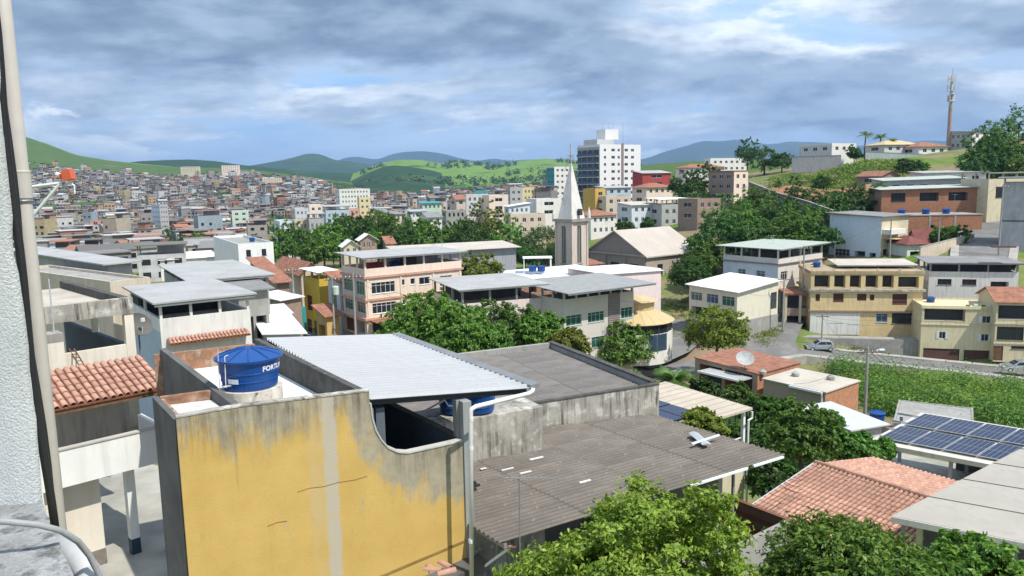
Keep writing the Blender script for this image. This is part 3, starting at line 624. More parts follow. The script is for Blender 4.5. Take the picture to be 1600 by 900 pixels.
def bld(name, label, c, Y, a, xr=None, xl=None, yb=None, z0=None, Wd=None, D=None, wall='white_plaster', wallL=None, wins=(), roof=None, cat='building', bands=(), group=None, far=False, dep=.16, base=None, boxes=()):
    """near top corner of the walls seen at pixel c at distance Y; right face runs at angle a, left face at right angles to it"""
    P = W(c[0], c[1], Y); u, v = uv(a)
    if Wd is None: Wd = tocol(P, u, xr)
    if D is None: D = tocol(P, v, xl) if xl is not None else Wd*.8
    if not (.5 < Wd < 200): print('BAD W', label, Wd); Wd = 8
    if not (.5 < D < 200): print('BAD D', label, D); D = 8
    if z0 is None: z0 = zrow(P.x, P.y, yb) if yb is not None else min(gz(P.x, P.y), gz(*(P+u*Wd).xy), gz(*(P+v*D).xy))-.5
    H = P.z-z0
    t = thing(name, label, cat, (P.x, P.y, z0), R(a), group); BL[label] = (t, Wd, D, H)
    hl = {'R': [], 'L': [], 'E': [], 'B': []}; ws = []
    for w in wins:
        f, s0, s1, q0, q1, kd = w[:6]; L = Wd if f in 'RB' else D
        if f == 'L': s0, s1 = s0, s1           # s runs from the far end to the near corner as seen (left to right)
        hl[f].append((s0*L, s1*L, q0*H, q1*H, (w[6] if len(w) > 6 else (1.2 if kd == 'open' else dep)))); ws.append((f, s0*L, s1*L, q0*H, q1*H, kd))
    m = M()
    for f in 'RLEB':
        T, L = face_T(f, Wd, D)
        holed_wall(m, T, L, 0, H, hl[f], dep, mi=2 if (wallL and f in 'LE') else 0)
    m.quad((0,0,H),(Wd,0,H),(Wd,D,H),(0,D,H), 0)
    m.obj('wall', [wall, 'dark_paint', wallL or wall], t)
    for f, s0, s1, q0, q1, kd in ws:
        if kd == 'none': continue
        T, L = face_T(f, Wd, D); me, pn = win_mesh(s1-s0, q1-q0, 'far' if (far and kd in ('glass', 'dark', 'green', 'blue')) else kd)
        nm = {'garage': 'garage_door', 'door': 'door', 'open': 'opening_sill'}.get(kd, 'window')
        wo = link(nm, me, t); wo.matrix_local = T @ Matrix.Translation((s0, 0, q0))
        if pn: link('pane', pn, wo)
    for q, th, pr_, mt in bands:
        b = M(); z = q*H; b.box(-pr_, Wd+pr_, -pr_, D+pr_, z, z+th); b.obj('cornice', mt, t)
    r = roof or {}
    ty = r.get('type', 'flat'); rm = r.get('mat', 'metal_roof'); ov = r.get('ov', .4)
    hp = r.get('hp', .5 if ty in ('flat', 'shed') else 0); pm = r.get('pmat', wall)
    if hp:
        b = M(); e = .16; g = .002
        b.box(g, Wd-g, g, e, H, H+hp); b.box(g, Wd-g, D-e, D-g, H, H+hp); b.box(g, e, e, D-e, H, H+hp); b.box(Wd-e, Wd-g, e, D-e, H, H+hp); b.obj('parapet', pm, t)
    if ty == 'flat':
        b = M(); b.box(.18, Wd-.18, .18, D-.18, H+.01, H+.06); b.obj('roof_slab', r.get('mat', 'concrete'), t)
    elif ty == 'shed':
        h = r.get('h', 2.5); sl = r.get('slope', (0, -.05)); zz = H+hp*0+h; nx = r.get('n', max(2, int(Wd/3.2))); ny = r.get('ny', max(2, int(D/3.5)))
        f = lambda x, y: zz+sl[0]*x+sl[1]*y
        rr_ = r.get('rect', (-ov, Wd+ov, -ov, D+ov))
        b = M(); b.slab([(rr_[0],rr_[2],f(rr_[0],rr_[2])),(rr_[1],rr_[2],f(rr_[1],rr_[2])),(rr_[1],rr_[3],f(rr_[1],rr_[3])),(rr_[0],rr_[3],f(rr_[0],rr_[3]))], r.get('t', .10)); b.obj('roof', rm, t)
        bm_ = M(); bm_.slab([(rr_[0]+.1,rr_[2]+.05,f(rr_[0],rr_[2])-.11),(rr_[1]-.1,rr_[2]+.05,f(rr_[1],rr_[2])-.11),(rr_[1]-.1,rr_[2]+.13,f(rr_[1],rr_[2])-.11),(rr_[0]+.1,rr_[2]+.13,f(rr_[0],rr_[2])-.11)], .15); bm_.obj('purlin', 'steel', t)
        ps = r.get('psz', .12)
        for i in range(nx+1):
            for y in (.03, D-.03-ps*2):
                x = .03+(Wd-.06-2*ps)*i/nx; b = M(); b.box(x, x+2*ps, y, y+2*ps, H+.01, f(x, y)-.08); b.obj('post', r.get('post', pm), t)
        for j in range(1, ny):
            for x in (.03, Wd-.03-ps*2):
                y = .03+(D-.06-2*ps)*j/ny; b = M(); b.box(x, x+2*ps, y, y+2*ps, H+.01, f(x, y)-.08); b.obj('post', r.get('post', pm), t)
        if r.get('back'):
            b = M(); q = r['back']; b.box(Wd*q[0], Wd*q[1], D*q[2], D*q[3], H+.02, f(Wd/2, D*q[3])-.12); b.obj('terrace_room', r.get('bmat', 'dark_concrete'), t)  # dark default colour stands for the shaded inside of the terrace
    elif ty == 'gable':
        ax = r.get('axis', 'u'); ri = r.get('rise', 1.5); b = M(); roof_gable(b, Wd, D, H, ri, ov, r.get('t', .1), ax); b.obj('roof', rm, t)
        e = .003
        if ax == 'u': tr = [([(e,0,H),(e,D,H),(e,D/2,H+ri-.03)], (0,2,1)), ([(Wd-e,0,H),(Wd-e,D,H),(Wd-e,D/2,H+ri-.03)], (0,1,2))]
        else: tr = [([(0,y,H),(Wd,y,H),(Wd/2,y,H+ri-.03)], (0,1,2)) for y in (e, D-e)]
        for vs_, f_ in tr: M().add(vs_, [f_]).obj('gable', (wallL or wall) if ax == 'u' else wall, t)
    elif ty == 'hip':
        b = M(); roof_hip(b, Wd, D, H, r.get('rise', 1.5), ov); b.obj('roof', rm, t)
    elif ty == 'plate':
        sl = r.get('slope', (0, .08)); f = lambda x, y: H+r.get('h', .15)+sl[0]*x+sl[1]*y
        b = M(); b.slab([(-ov,-ov,f(-ov,-ov)),(Wd+ov,-ov,f(Wd+ov,-ov)),(Wd+ov,D+ov,f(Wd+ov,D+ov)),(-ov,D+ov,f(-ov,D+ov))], .1); b.obj('roof', rm, t)
        g = M()
        g.add([(.01,.01,H),(Wd-.01,.01,H),(Wd-.01,.01,f(Wd,0)-.1),(.01,.01,f(0,0)-.1),(.01,D-.01,H),(Wd-.01,D-.01,H),(Wd-.01,D-.01,f(Wd,D)-.1),(.01,D-.01,f(0,D)-.1)], [(0,1,2,3),(1,5,6,2),(5,4,7,6),(4,0,3,7)]); g.obj('upper_wall', r.get('umat', wall), t)
    for bx in boxes:   # (name, mat, x0,x1,y0,y1,z0,z1) in metres, local
        b = M(); b.box(*bx[2:]); b.obj(bx[0], bx[1], t)
    return t
def tank_obj(name, label, loc, r=.75, h=.75, seg=28, group=None, rz=0):
    t = thing(name, label, 'water tank', loc, rz, group); m = M()
    m.lathe([(r*.80, 0), (r*.83, .02), (r*.865, h*.28), (r*.885, h*.29), (r*.885, h*.32), (r*.87, h*.33), (r*.90, h*.55), (r*.92, h*.56), (r*.92, h*.59), (r*.905, h*.60), (r*.95, h*.93), (r*.98, h)], seg)
    m.obj('body', 'tank_blue', t)
    m = M(); m.lathe([(r*1.0, h*.97), (r*1.04, h*.975), (r*1.05, h*1.03), (r*1.0, h*1.05), (r*.6, h*1.20), (r*.16, h*1.30), (0.03, h*1.305)], seg)
    for k in range(10):
        a = 6.283*k/10; d = Vector((math.cos(a), math.sin(a), 0)); m.tube([d*r*.14+Vector((0,0,h*1.31)), d*r*.6+Vector((0,0,h*1.215)), d*r*.99+Vector((0,0,h*1.06))], .018*r/.75, 5)
    m.obj('lid', 'tank_blue', t)
    return t
def dish(name, label, loc, r, az, el, mat='dark_concrete', group=None):
    t = thing(name, label, 'satellite dish', loc, 0, group); m = M(); ring = [(r*s, .28*r*s*s) for s in (0.02, .25, .5, .75, 1.)]
    ring2 = [(p, q-.02) for p, q in reversed(ring)]
    m.lathe(ring+ring2, 22); T = Matrix.Rotation(az, 4, 'Z') @ Matrix.Rotation(R(90)-el, 4, 'Y')
    m.v = [tuple(T @ Vector(p)+Vector((0, 0, 1.)) ) for p in m.v]; m.obj('reflector', mat, t)
    m = M(); m.tube([(0, 0, 0), (0, 0, .95)], .03, 7); m.obj('mast', 'steel', t)
    m = M(); d = T @ Vector((0, 0, r*.9)); m.tube([T @ Vector((r*.7, 0, .1*r))+Vector((0,0,1)), d+Vector((0,0,1))], .014, 5); m.box(d.x-.05, d.x+.05, d.y-.05, d.y+.05, d.z+.95, d.z+1.07); m.obj('feed_arm', 'white_metal', t)
    return t
def post_obj(m, p, z0, z1, s=.06): m.box(p[0]-s, p[0]+s, p[1]-s, p[1]+s, z0, z1)
# ================================================================== the wall beside the camera
def custom_yellow():
    m, N, L = new_mat('yellow_wall')
    out = N.new('ShaderNodeOutputMaterial'); b = N.new('ShaderNodeBsdfPrincipled'); L.new(b.outputs[0], out.inputs[0]); b.inputs['Roughness'].default_value = .88; b.inputs['Specular IOR Level'].default_value = .2
    tc = N.new('ShaderNodeTexCoord'); sp = N.new('ShaderNodeSeparateXYZ'); L.new(tc.outputs['Object'], sp.inputs[0])
    def nz(s, d=6, ro=.6, sc=(1, 1, 1), off=(0, 0, 0)):
        q = N.new('ShaderNodeTexNoise'); q.inputs['Scale'].default_value = s; q.inputs['Detail'].default_value = d; q.inputs['Roughness'].default_value = ro
        mp = N.new('ShaderNodeMapping'); mp.inputs['Scale'].default_value = sc; mp.inputs['Location'].default_value = off; L.new(tc.outputs['Object'], mp.inputs[0]); L.new(mp.outputs[0], q.inputs[0]); return q.outputs[0]
    def mr(f, a, bb, c=0., d=1.):
        q = N.new('ShaderNodeMapRange'); L.new(f, q.inputs[0])
        for i, v in enumerate((a, bb, c, d)): q.inputs[1+i].default_value = v
        return q.outputs[0]
    def op(o, a, bb, cl=False):
        q = N.new('ShaderNodeMath'); q.operation = o; q.use_clamp = cl
        for i, v in enumerate((a, bb)):
            if isinstance(v, (int, float)): q.inputs[i].default_value = v
            else: L.new(v, q.inputs[i])
        return q.outputs[0]
    def mx(f, A, B):
        q = N.new('ShaderNodeMix'); q.data_type = 'RGBA'; L.new(f, q.inputs[0])
        for i, v in ((6, A), (7, B)):
            if isinstance(v, bpy.types.NodeSocket): L.new(v, q.inputs[i])
            else: q.inputs[i].default_value = tuple(v)+(1,)
        return q.outputs[2]
    x, y, z = sp.outputs
    c = mx(mr(nz(1.1), .3, .7), (.52, .345, .105), (.60, .41, .14))
    c = mx(mr(nz(5., 8, .7, (1, 1, .5)), .56, .72, 0, .45), c, (.42, .28, .11))
    step = mr(x, 3.7, 4.6, 0., 1.35)                        # wall top is lower on the right
    d = op('ADD', z, step)                                  # height under the coping
    grey = op('ADD', mr(d, 5.8, 7.5, -.18, .42), mr(nz(.95, 10, .72, (1.6, 1, .55), (3, 0, 1)), .25, .75, -.5, .5))
    low = op('MULTIPLY', mr(x, 3.2, 4.2), mr(z, 4.35, 4.9, 0., .30)); grey = op('ADD', grey, low)
    c = mx(mr(grey, .04, .34, 0, .85), c, mx(mr(nz(3.5, 6), .3, .7), (.25, .235, .20), (.39, .37, .315)))
    # mould runs below the coping
    run = op('MULTIPLY', mr(nz(1., 7, .68, (5.5, 5.5, .55)), .42, .66), mr(op('ADD', d, mr(nz(2., 4, .5, (1, 1, 0)), .2, .8, -.35, .35)), 6.55, 7.45))
    c = mx(op('MULTIPLY', run, .85), c, (.075, .068, .05))
    run2 = op('MULTIPLY', mr(nz(1., 6, .65, (4., 4., .22), (9, 2, 4)), .60, .72), mr(d, 4.2, 7.4, .1, .75)); c = mx(run2, c, (.15, .125, .075))
    # repaired vertical joint
    wd_ = op('MULTIPLY', mr(op('ABSOLUTE', op('SUBTRACT', op('ADD', x, mr(nz(1.3), .2, .8, -.12, .12)), 2.72), 0.), .18, .34, 1., 0.), mr(nz(1.1, 6, .6, (1, 1, .4), (5, 5, 5)), .3, .6)); c = mx(op('MULTIPLY', wd_, .55), c, (.50, .40, .26))
    scr = op('MULTIPLY', mr(nz(7., 8, .75, (1.6, 1, .35), (2, 7, 1)), .60, .66), mr(nz(.9, 3, .5, (1, 1, 1), (8, 1, 3)), .45, .6)); c = mx(op('MULTIPLY', scr, .5), c, (.30, .20, .09))
    st = op('MULTIPLY', mr(op('ABSOLUTE', op('SUBTRACT', op('ADD', x, mr(nz(2.2), .2, .8, -.06, .06)), 2.93), 0.), .11, .17, 1., 0.), mr(nz(1.6, 6), .25, .42)); c = mx(op('MULTIPLY', st, .85), c, (.46, .42, .36))
    L.new(c, b.inputs[0])
    bp = N.new('ShaderNodeBump'); bp.inputs['Strength'].default_value = .35; bp.inputs['Distance'].default_value = .02; L.new(op('ADD', nz(22., 7, .7), op('MULTIPLY', grey, .6)), bp.inputs['Height']); L.new(bp.outputs[0], b.inputs['Normal'])
custom_yellow()
def near_wall():
    E = W(54, 720, 2.75); zt = W(60, 788, 2.75).z; t = thing('stucco_wall', 'rough white stucco wall with cracked edge rising at the left border', 'wall', (E.x, E.y, 0))
    g = random.Random(4); V = []; nz_ = 90; zs = [zt-.02+i*(17-zt)/nz_ for i in range(nz_+1)]
    for z in zs:
        e = mn.fractal(Vector((z*3., 0, 1)), 1, 2, 4)*.018
        V += [(-2.2, .0, z), (-.10+e*.6, 0+e*.2, z), (-.018+e, .006, z), (e, .03, z), (e*.8-.20, .26, z), (-2.2, .26, z)]
    link('wall', np_mesh('wall', V, grid_faces(nz_+1, 6, True), 'stucco', True), t)
    # crack ridges and concrete ledge with an uneven front edge
    p0 = HZ(68, 792, zt); p1 = HZ(114, 900, zt); q = [(p0-E).to_2d(), (p1-E).to_2d()]; d = (q[1]-q[0])
    m = M(); n = 24; pts = []
    for i in range(n+1):
        f = -.15+1.6*i/n; w = q[0]+d*f+Vector((mn.fractal(Vector((f*8, 2, 0)), 1, 2, 4)*.012, 0)); pts.append(w)
    poly = [(-2.2, pts[-1].y)]+[(p.x, p.y) for p in reversed(pts)]+[(-2.2, pts[0].y)]
    m.prism(poly, zt-.25, zt); m.obj('ledge', 'ledge_concrete', t)
    for k, (a, b, c) in enumerate(((4, 690, 795), (38, 640, 700), (66, 560, 640))):
        pts = [W(a+6*math.sin(i*1.3), b+(c-b)*i/6, 2.745)-E for i in range(7)]; m = M(); m.tube(pts, .0028, 4); m.obj('crack', 'dark_concrete', t)
    # window frame flange and thin white conduit beside the wall
near_wall()
def near_pipes():
    b = W(36, 300, 4.0); t = thing('downpipe', 'beige plastic drainpipe running up beside the stucco wall', 'pipe', (b.x, b.y, 5.))
    m = M(); m.tube([(0, 0, 0), (0, 0, 13)], .037, 20); m.obj('pipe', 'pipe_beige', t, True)
    zj = zrow(b.x, b.y, 268)-5; m = M(); m.lathe([(.037, zj-.14), (.0425, zj-.135), (.0425, zj-.01), (.044, zj), (.037, zj+.005)], 20); m.obj('socket', 'pipe_beige', t)
    m = M(); m.lathe([(.045, zj-.155), (.047, zj-.15), (.045, zj-.145)], 16); m.obj('clamp', 'steel', t)
    for k, (dx, Yq, r, mt, lb) in enumerate(((-9, 3.35, .018, 'cable_black', 'thick black cable hanging closest to the stucco wall'), (-5, 3.5, .010, 'cable_black', 'black cable between drainpipe and the thicker cable'), (-18, 3.2, .005, 'pvc', 'thin white cable running down the edge of the stucco wall'), (-1, 4.06, .012, 'cable_black', 'black cable lying against the drainpipe'))):
        pts = []
        for i in range(17):
            y = -60+i*56; px = -3+dx+(y*.105 if y < 480 else 50.4+(y-480)*.132)+2.5*math.sin(i*.9+k*2)
            pts.append(W(px, y, Yq))
        o = M().tube(pts, r, 8).obj('cable', mt, None, True); tag(o, lb, 'cable', 'cables beside the drainpipe')
    pts = [W(x, y, Yq) for x, y, Yq in ((-40, 812, 2.3), (10, 815, 2.32), (60, 820, 2.35), (95, 829, 2.4), (122, 846, 2.45), (140, 868, 2.5), (156, 900, 2.5), (166, 940, 2.5))]
    o = M().tube(pts, .0105, 10).obj('flexible_conduit', 'conduit_grey', None, True); tag(o, 'grey flexible conduit lying across the concrete ledge', 'conduit')
    t = thing('elbow_pipe', 'large grey plastic elbow pipe below the concrete ledge', 'pipe', tuple(W(110, 940, 2.55)))
    q = W(110, 940, 2.55); pts = [W(x, y, Y_)-q for x, y, Y_ in ((88, 846, 2.9), (100, 858, 2.75), (113, 866, 2.66), (126, 878, 2.6), (138, 897, 2.56), (146, 930, 2.5), (150, 990, 2.4))]
    M().tube(pts, .043, 18).obj('pipe', 'pvc_grey', t, True); M().tube([pts[4], pts[5]], .047, 18).obj('socket', 'pvc_grey', t, True)
    # wall bracket with an orange cap
    q = W(52, 340, 6.0); t = thing('wall_bracket', 'white metal bracket arm with orange cap sticking out beside the drainpipe', 'bracket', tuple(q))
    f = lambda x, y, Y_=6.: W(x, y, Y_)-q
    M().tube([f(40, 293), f(96, 286)], .012, 8).obj('arm', 'white_metal', t); M().tube([f(44, 346), f(93, 288)], .012, 8).obj('brace', 'white_metal', t)
    M().tube([f(107, 345-62), f(116, 290), f(117, 303)], .006, 6).obj('wire', 'white_metal', t)
    m = M(); T = Matrix.Translation(f(107, 274)) @ Matrix.Rotation(R(-12), 4, 'Y'); m.box(-.035, .035, -.035, .035, -.034, .034, 0, T); m.box(-.058, -.035, -.024, .024, -.016, .022, 0, T); m.box(-.03, .03, -.03, .03, .0341, .044, 0, T); m.obj('cap', 'orange_plastic', t)
    M().tube([f(88, 272), f(100, 276)], .018, 10).obj('nozzle', 'pvc', t)
near_pipes()
# ================================================================== yellow building
def sub(v): return Vector(v)
YA = 27.5; YO = Vector((-6.52, 14.32, 0)); YU, YV = uv(YA)
def yl(x, s=0.): return (x-.141*s, .99*s)
def yellow():
    t = thing('yellow_building', 'yellow building with peeling mouldy wall and white flat roof', 'building', YO, R(YA))
    # front wall profile
    xs = [0, .5, 1.16, 2, 3, 3.83]; top = [7.58, 7.6, 7.62, 7.6, 7.57, 7.55]
    cv = [(3.832, 7.28), (3.86, 6.95), (3.93, 6.65), (4.04, 6.42), (4.2, 6.2), (4.42, 6.06), (4.66, 6.0), (5.4, 6.02), (6.15, 6.05)]
    xs += [p[0] for p in cv]; top += [p[1] for p in cv]
    m = M()
    for i in range(len(xs)-1):
        a, b_, za, zb = xs[i], xs[i+1], top[i], top[i+1]
        if i == 5: za = 7.55; zb = 7.28; a = 3.83
        m.add([(a,0,-1),(b_,0,-1),(b_,0,zb),(a,0,za),(a,.16,-1),(b_,.16,-1),(b_,.16,zb),(a,.16,za)], [(0,1,2,3),(3,2,6,7),(5,4,7,6)]+([(0,3,7,4)] if i == 0 else [])+([(1,5,6,2)] if i == len(xs)-2 else []))
    m.obj('front_wall', 'yellow_wall', t)
    m = M(); pts = [(p[0], .08, p[1]) for p in cv]
    for i in range(len(pts)-1):
        a, b_ = Vector(pts[i]), Vector(pts[i+1]); d = (b_-a).normalized(); n = Vector((-d.z, 0, d.x))
        if n.z < 0: n = -n
        if i == 0: n = Vector((1, 0, 0))
        for s in (0,):
            m.add([a+Vector((0,-.10,0)), b_+Vector((0,-.10,0)), b_+Vector((0,-.10,0))+n*.035, a+Vector((0,-.10,0))+n*.035, a+Vector((0,.10,0)), b_+Vector((0,.10,0)), b_+Vector((0,.10,0))+n*.035, a+Vector((0,.10,0))+n*.035], [(0,1,2,3),(7,6,5,4),(3,2,6,7),(0,4,5,1),(0,3,7,4),(1,5,6,2)])
    m.obj('coping', 'coping', t)
    m = M()
    for i in range(5): m.add([(xs[i],-.012,top[i]),(xs[i+1],-.012,top[i+1]),(xs[i+1],.18,top[i+1]),(xs[i],.18,top[i]),(xs[i],-.012,top[i]+.03),(xs[i+1],-.012,top[i+1]+.03),(xs[i+1],.18,top[i+1]+.03),(xs[i],.18,top[i]+.03)], [(0,1,5,4),(4,5,6,7),(2,3,7,6),(0,4,7,3),(1,2,6,5)])
    m.obj('coping', 'stained_wall', t)
    # main roof: left wall, right parapet, back parapet, slab
    m = M(); m.wall(yl(1.16, 7.4), yl(1.16, .16), .15, -1, 7.56); m.obj('left_wall', 'dark_concrete', t)  # dark colour carries the shade on this left-facing side
    m = M(); m.wall(yl(3.83, .16), yl(3.83, 7.4), .16, 5, 7.55); m.obj('right_parapet', 'mould_and_shade', t)  # dark inner face: shade painted in along with the mould
    m = M(); m.wall(yl(3.83, 7.4), yl(1.0, 7.4), .15, -1, 7.42); m.obj('back_parapet', 'brick_old', t)
    m = M(); a, b_, c, d = yl(1.2, .16), yl(3.68, .16), yl(3.68, 7.4), yl(1.2, 7.4); m.slab([(*a, 6.98), (*b_, 6.98), (*c, 6.9), (*d, 6.9)], .15); m.obj('roof_slab', 'whitewash', t)
    # front-left notch
    m = M(); m.wall(yl(0, 2.25), yl(0, .16), .12, -1, 7.5); m.obj('left_wall', 'dark_concrete', t)  # notch side wall, its shade put into the dark colour
    m = M(); m.wall(yl(1.16, 2.1), yl(.13, 2.1), -.13, 6.6, 7.5); m.obj('back_wall', 'brick_old', t)
    m = M(); m.wall(yl(.121, .17), yl(.121, 2.0), -.06, 6.7, 7.49); m.obj('inner_brick', 'brick_old', t)
    m = M(); a, b_, c, d = yl(.19, .165), yl(1.15, .165), yl(1.15, 2.09), yl(.19, 2.09); m.slab([(*a, 7.38), (*b_, 7.36), (*c, 7.30), (*d, 7.32)], .3); m.obj('notch_slab', 'grey_white_paint', t)
    m = M(); p = Matrix.Rotation(R(-YA), 3, 'Z') @ (W(392, 607, 16.95)-YO); m.lathe([(.69, 6.9), (.69, 7.5), (.66, 7.5)], 28, (p[0], p[1], 0)); m.obj('tank_pedestal', 'pedestal', t)
    # terrace under the white roof
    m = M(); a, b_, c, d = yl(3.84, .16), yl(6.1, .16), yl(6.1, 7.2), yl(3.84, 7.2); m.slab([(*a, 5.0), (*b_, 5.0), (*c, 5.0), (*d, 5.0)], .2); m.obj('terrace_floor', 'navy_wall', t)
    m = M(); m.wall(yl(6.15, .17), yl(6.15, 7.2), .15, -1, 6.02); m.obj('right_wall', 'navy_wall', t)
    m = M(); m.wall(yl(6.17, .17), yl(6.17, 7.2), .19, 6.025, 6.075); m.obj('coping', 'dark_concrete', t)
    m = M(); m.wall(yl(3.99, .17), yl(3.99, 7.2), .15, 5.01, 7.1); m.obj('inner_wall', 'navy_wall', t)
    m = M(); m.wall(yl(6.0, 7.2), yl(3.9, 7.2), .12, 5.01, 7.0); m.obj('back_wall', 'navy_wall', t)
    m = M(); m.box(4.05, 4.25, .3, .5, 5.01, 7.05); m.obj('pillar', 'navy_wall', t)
    m = M(); m.box(5.93, 6.2, .02+.15, .40, 6.08, 6.98); m.obj('pillar', 'grey_pillar', t)
    m = M(); m.box(6.0, 6.21, -.05, .166, 3.0, 6.98); m.obj('pillar', 'grey_pillar', t)
    # string course, plinth
    m = M(); m.add([(2.6,-.02,3.05),(6.14,-.02,3.62),(6.14,-.02,3.67),(2.6,-.02,3.10),(2.6,.005,3.05),(6.14,.005,3.62),(6.14,.005,3.67),(2.6,.005,3.10)], [(0,1,2,3),(3,2,6,7),(0,4,5,1)]); m.obj('string_course', 'ochre_line', t)
    m = M(); m.add([(3.2,-.5,2.5),(6.3,-.5,3.0),(6.3,.004,3.0),(3.2,.004,2.5),(3.2,-.5,2.7),(6.3,-.5,3.22),(6.3,-.012,3.24),(3.2,-.012,2.72)], [(0,1,5,4),(4,5,6,7),(1,2,6,5),(0,3,2,1)]); m.obj('lower_ledge', 'dark_concrete', t)
    cr = [(2.2, 5.62), (2.45, 5.66), (2.75, 5.63), (3.05, 5.66), (3.4, 5.64), (3.7, 5.67)]; M().tube([(x_, -.002, z_) for x_, z_ in cr], .008, 4).obj('crack', 'ochre_line', t)
    cr = [(1.55, 5.02), (1.75, 5.06), (1.95, 5.04)]; M().tube([(x_, -.002, z_) for x_, z_ in cr], .009, 4).obj('crack', 'ochre_line', t)
    # white corrugated roof: eight sheets
    A = Vector((-3.11, 16.19, 7.34)); B = Vector((.45, 18.11, 7.0)); vR = Vector((-4.4, 6.75, 0)); uR = B-A
    inv = (Matrix.Translation(YO) @ Matrix.Rotation(R(YA), 4, 'Z')).inverted(); r3 = inv.to_3x3()
    a = inv @ A; ur = r3 @ uR; vr = r3 @ vR; n = 8; m = M(); prof = []
    for k in range(4):
        o_ = k/4
        prof += [(o_, 0), (o_+.13, 0), (o_+.155, .06), (o_+.225, .06), (o_+.25, 0)] if k == 3 else [(o_, 0), (o_+.13, 0), (o_+.155, .06), (o_+.225, .06)]
    st = vr/n; V = [st*s_+Vector((0, 0, h)) for s_, h in prof]+[st*s_+Vector((0, 0, h))+ur for s_, h in prof]; k = len(prof)
    m.add(V, [(i, i+k, i+k+1, i+1) for i in range(k-1)])
    bt = len(m.v); m.add([p-Vector((0, 0, .012)) for p in V], [(i+1, i+k+1, i+k, i) for i in range(k-1)]); m.add([V[i] for i in range(k)]+[V[i]-Vector((0,0,.012)) for i in range(k)], [(i, i+1, i+1+k, i+k) for i in range(k-1)])
    me = m.mesh('roof_sheet', 'white_sheet')
    for i in range(n):
        link('roof_sheet', me, t, a+st*i*1.0+Vector((0, 0, .003*(i % 2))))
    m = M(); g = a+ur; m.add([g+Vector((-.05,0,-.03)), g+Vector((.22,.05,-.03)), g+vr+Vector((.22,.05,-.03)), g+vr+Vector((-.05,0,-.03)), g+Vector((-.05,0,.07)), g+Vector((.22,.05,.08)), g+vr+Vector((.22,.05,.08)), g+vr+Vector((-.05,0,.07))], [(3,2,1,0),(4,5,6,7),(0,1,5,4),(1,2,6,5),(2,3,7,6),(3,0,4,7)]); m.obj('edge_flashing', 'steel_grey', t)
    for f in (.03, .5, .97):
        m = M(); q0 = a+vr*f+Vector((0,0,-.02)); q1 = q0+ur*.99; d = vr.normalized()*.05
        m.add([q0-d, q1-d, q1+d, q0+d]+[p-Vector((0,0,.16)) for p in (q0-d, q1-d, q1+d, q0+d)], [(0,1,2,3),(7,6,5,4),(0,4,5,1),(2,6,7,3),(1,5,6,2),(0,3,7,4)]); m.obj('roof_beam', 'dark_paint', t)
    # white downpipe
    f = lambda *p: inv @ W(*p)
    pts = [f(737, 905, 16.45), f(735.5, 645, 16.45), f(737, 639, 16.46), f(743, 635.5, 16.5), f(826, 615, 17.9), f(832, 611, 18.0), f(833, 606, 18.02)]
    M().tube(pts, .052, 14).obj('downpipe', 'pvc', t, True)
    for y in (655, 700, 845):
        M().tube([f(735.8, y-3, 16.45), f(735.9, y+3, 16.45)], .058, 14).obj('pipe_collar', 'pvc', t)
yellow()
# blue tank with lettering
def text_mesh(body, size, ext=.004):
    cu = bpy.data.curves.new('lettering', 'FONT'); cu.body = body; cu.size = size; cu.extrude = ext; cu.offset = size*.03; cu.space_character = 1.05
    o = bpy.data.objects.new('lettering', cu); COL.objects.link(o); bpy.context.view_layer.update()
    me = bpy.data.meshes.new_from_object(o.evaluated_get(bpy.context.evaluated_depsgraph_get())); bpy.data.objects.remove(o); return me
def fortlev():
    c = W(392, 607, 16.95); L = YO+YU*1.35
    t = tank_obj('water_tank', 'large blue plastic water tank with ribbed lid on the white flat roof', (c.x, c.y, 7.5), .71, .68, 40)
    me = text_mesh('FORTLEV', .155); me.materials.append(MT['white_metal'])
    camdir = math.atan2(-c.y, -c.x)                       # bearing from tank to camera
    bm = bmesh.new(); bm.from_mesh(me); bmesh.ops.subdivide_edges(bm, edges=[e for e in bm.edges if e.calc_length() > .05], cuts=2)
    for v in bm.verts:
        zz = .435+v.co.y; rr_ = .71*(.905+.05*(zz/.68-.6)/.35)+.006+v.co.z; ang = camdir+R(24)+v.co.x/rr_
        v.co = (rr_*math.cos(ang), rr_*math.sin(ang), zz)
    bm.to_mesh(me); bm.free(); link('lettering', me, t)
    m = M(); 
    for i in range(6):
        a0 = camdir-R(44)+R(22)*i/6; a1 = a0+R(22)/6; r_ = .655
        m.quad((r_*math.cos(a0), r_*math.sin(a0), .20), (r_*math.cos(a1), r_*math.sin(a1), .20), (r_*1.015*math.cos(a1), r_*1.015*math.sin(a1), .31), (r_*1.015*math.cos(a0), r_*1.015*math.sin(a0), .31))
    m.obj('sticker', 'sticker', t)
    # thin feed pipes beside the tank
    q = thing('feed_pipe', 'thin grey feed pipe standing on the roof left of the large blue tank', 'pipe', tuple(W(345, 625, 16.4)))
    b = W(345, 625, 16.4); M().tube([W(345, 640, 16.4)-b, W(340, 545, 16.4)-b], .012, 7).obj('riser', 'pvc_grey', q); M().tube([W(341, 606, 16.4)-b, W(365, 602, 16.4)-b], .02, 7).obj('branch', 'pvc', q)
    M().tube([W(353, 606, 16.3)-b, W(351, 557, 16.3)-b, W(356, 555, 16.4)-b], .010, 7).obj('riser', 'pvc', q)
fortlev()
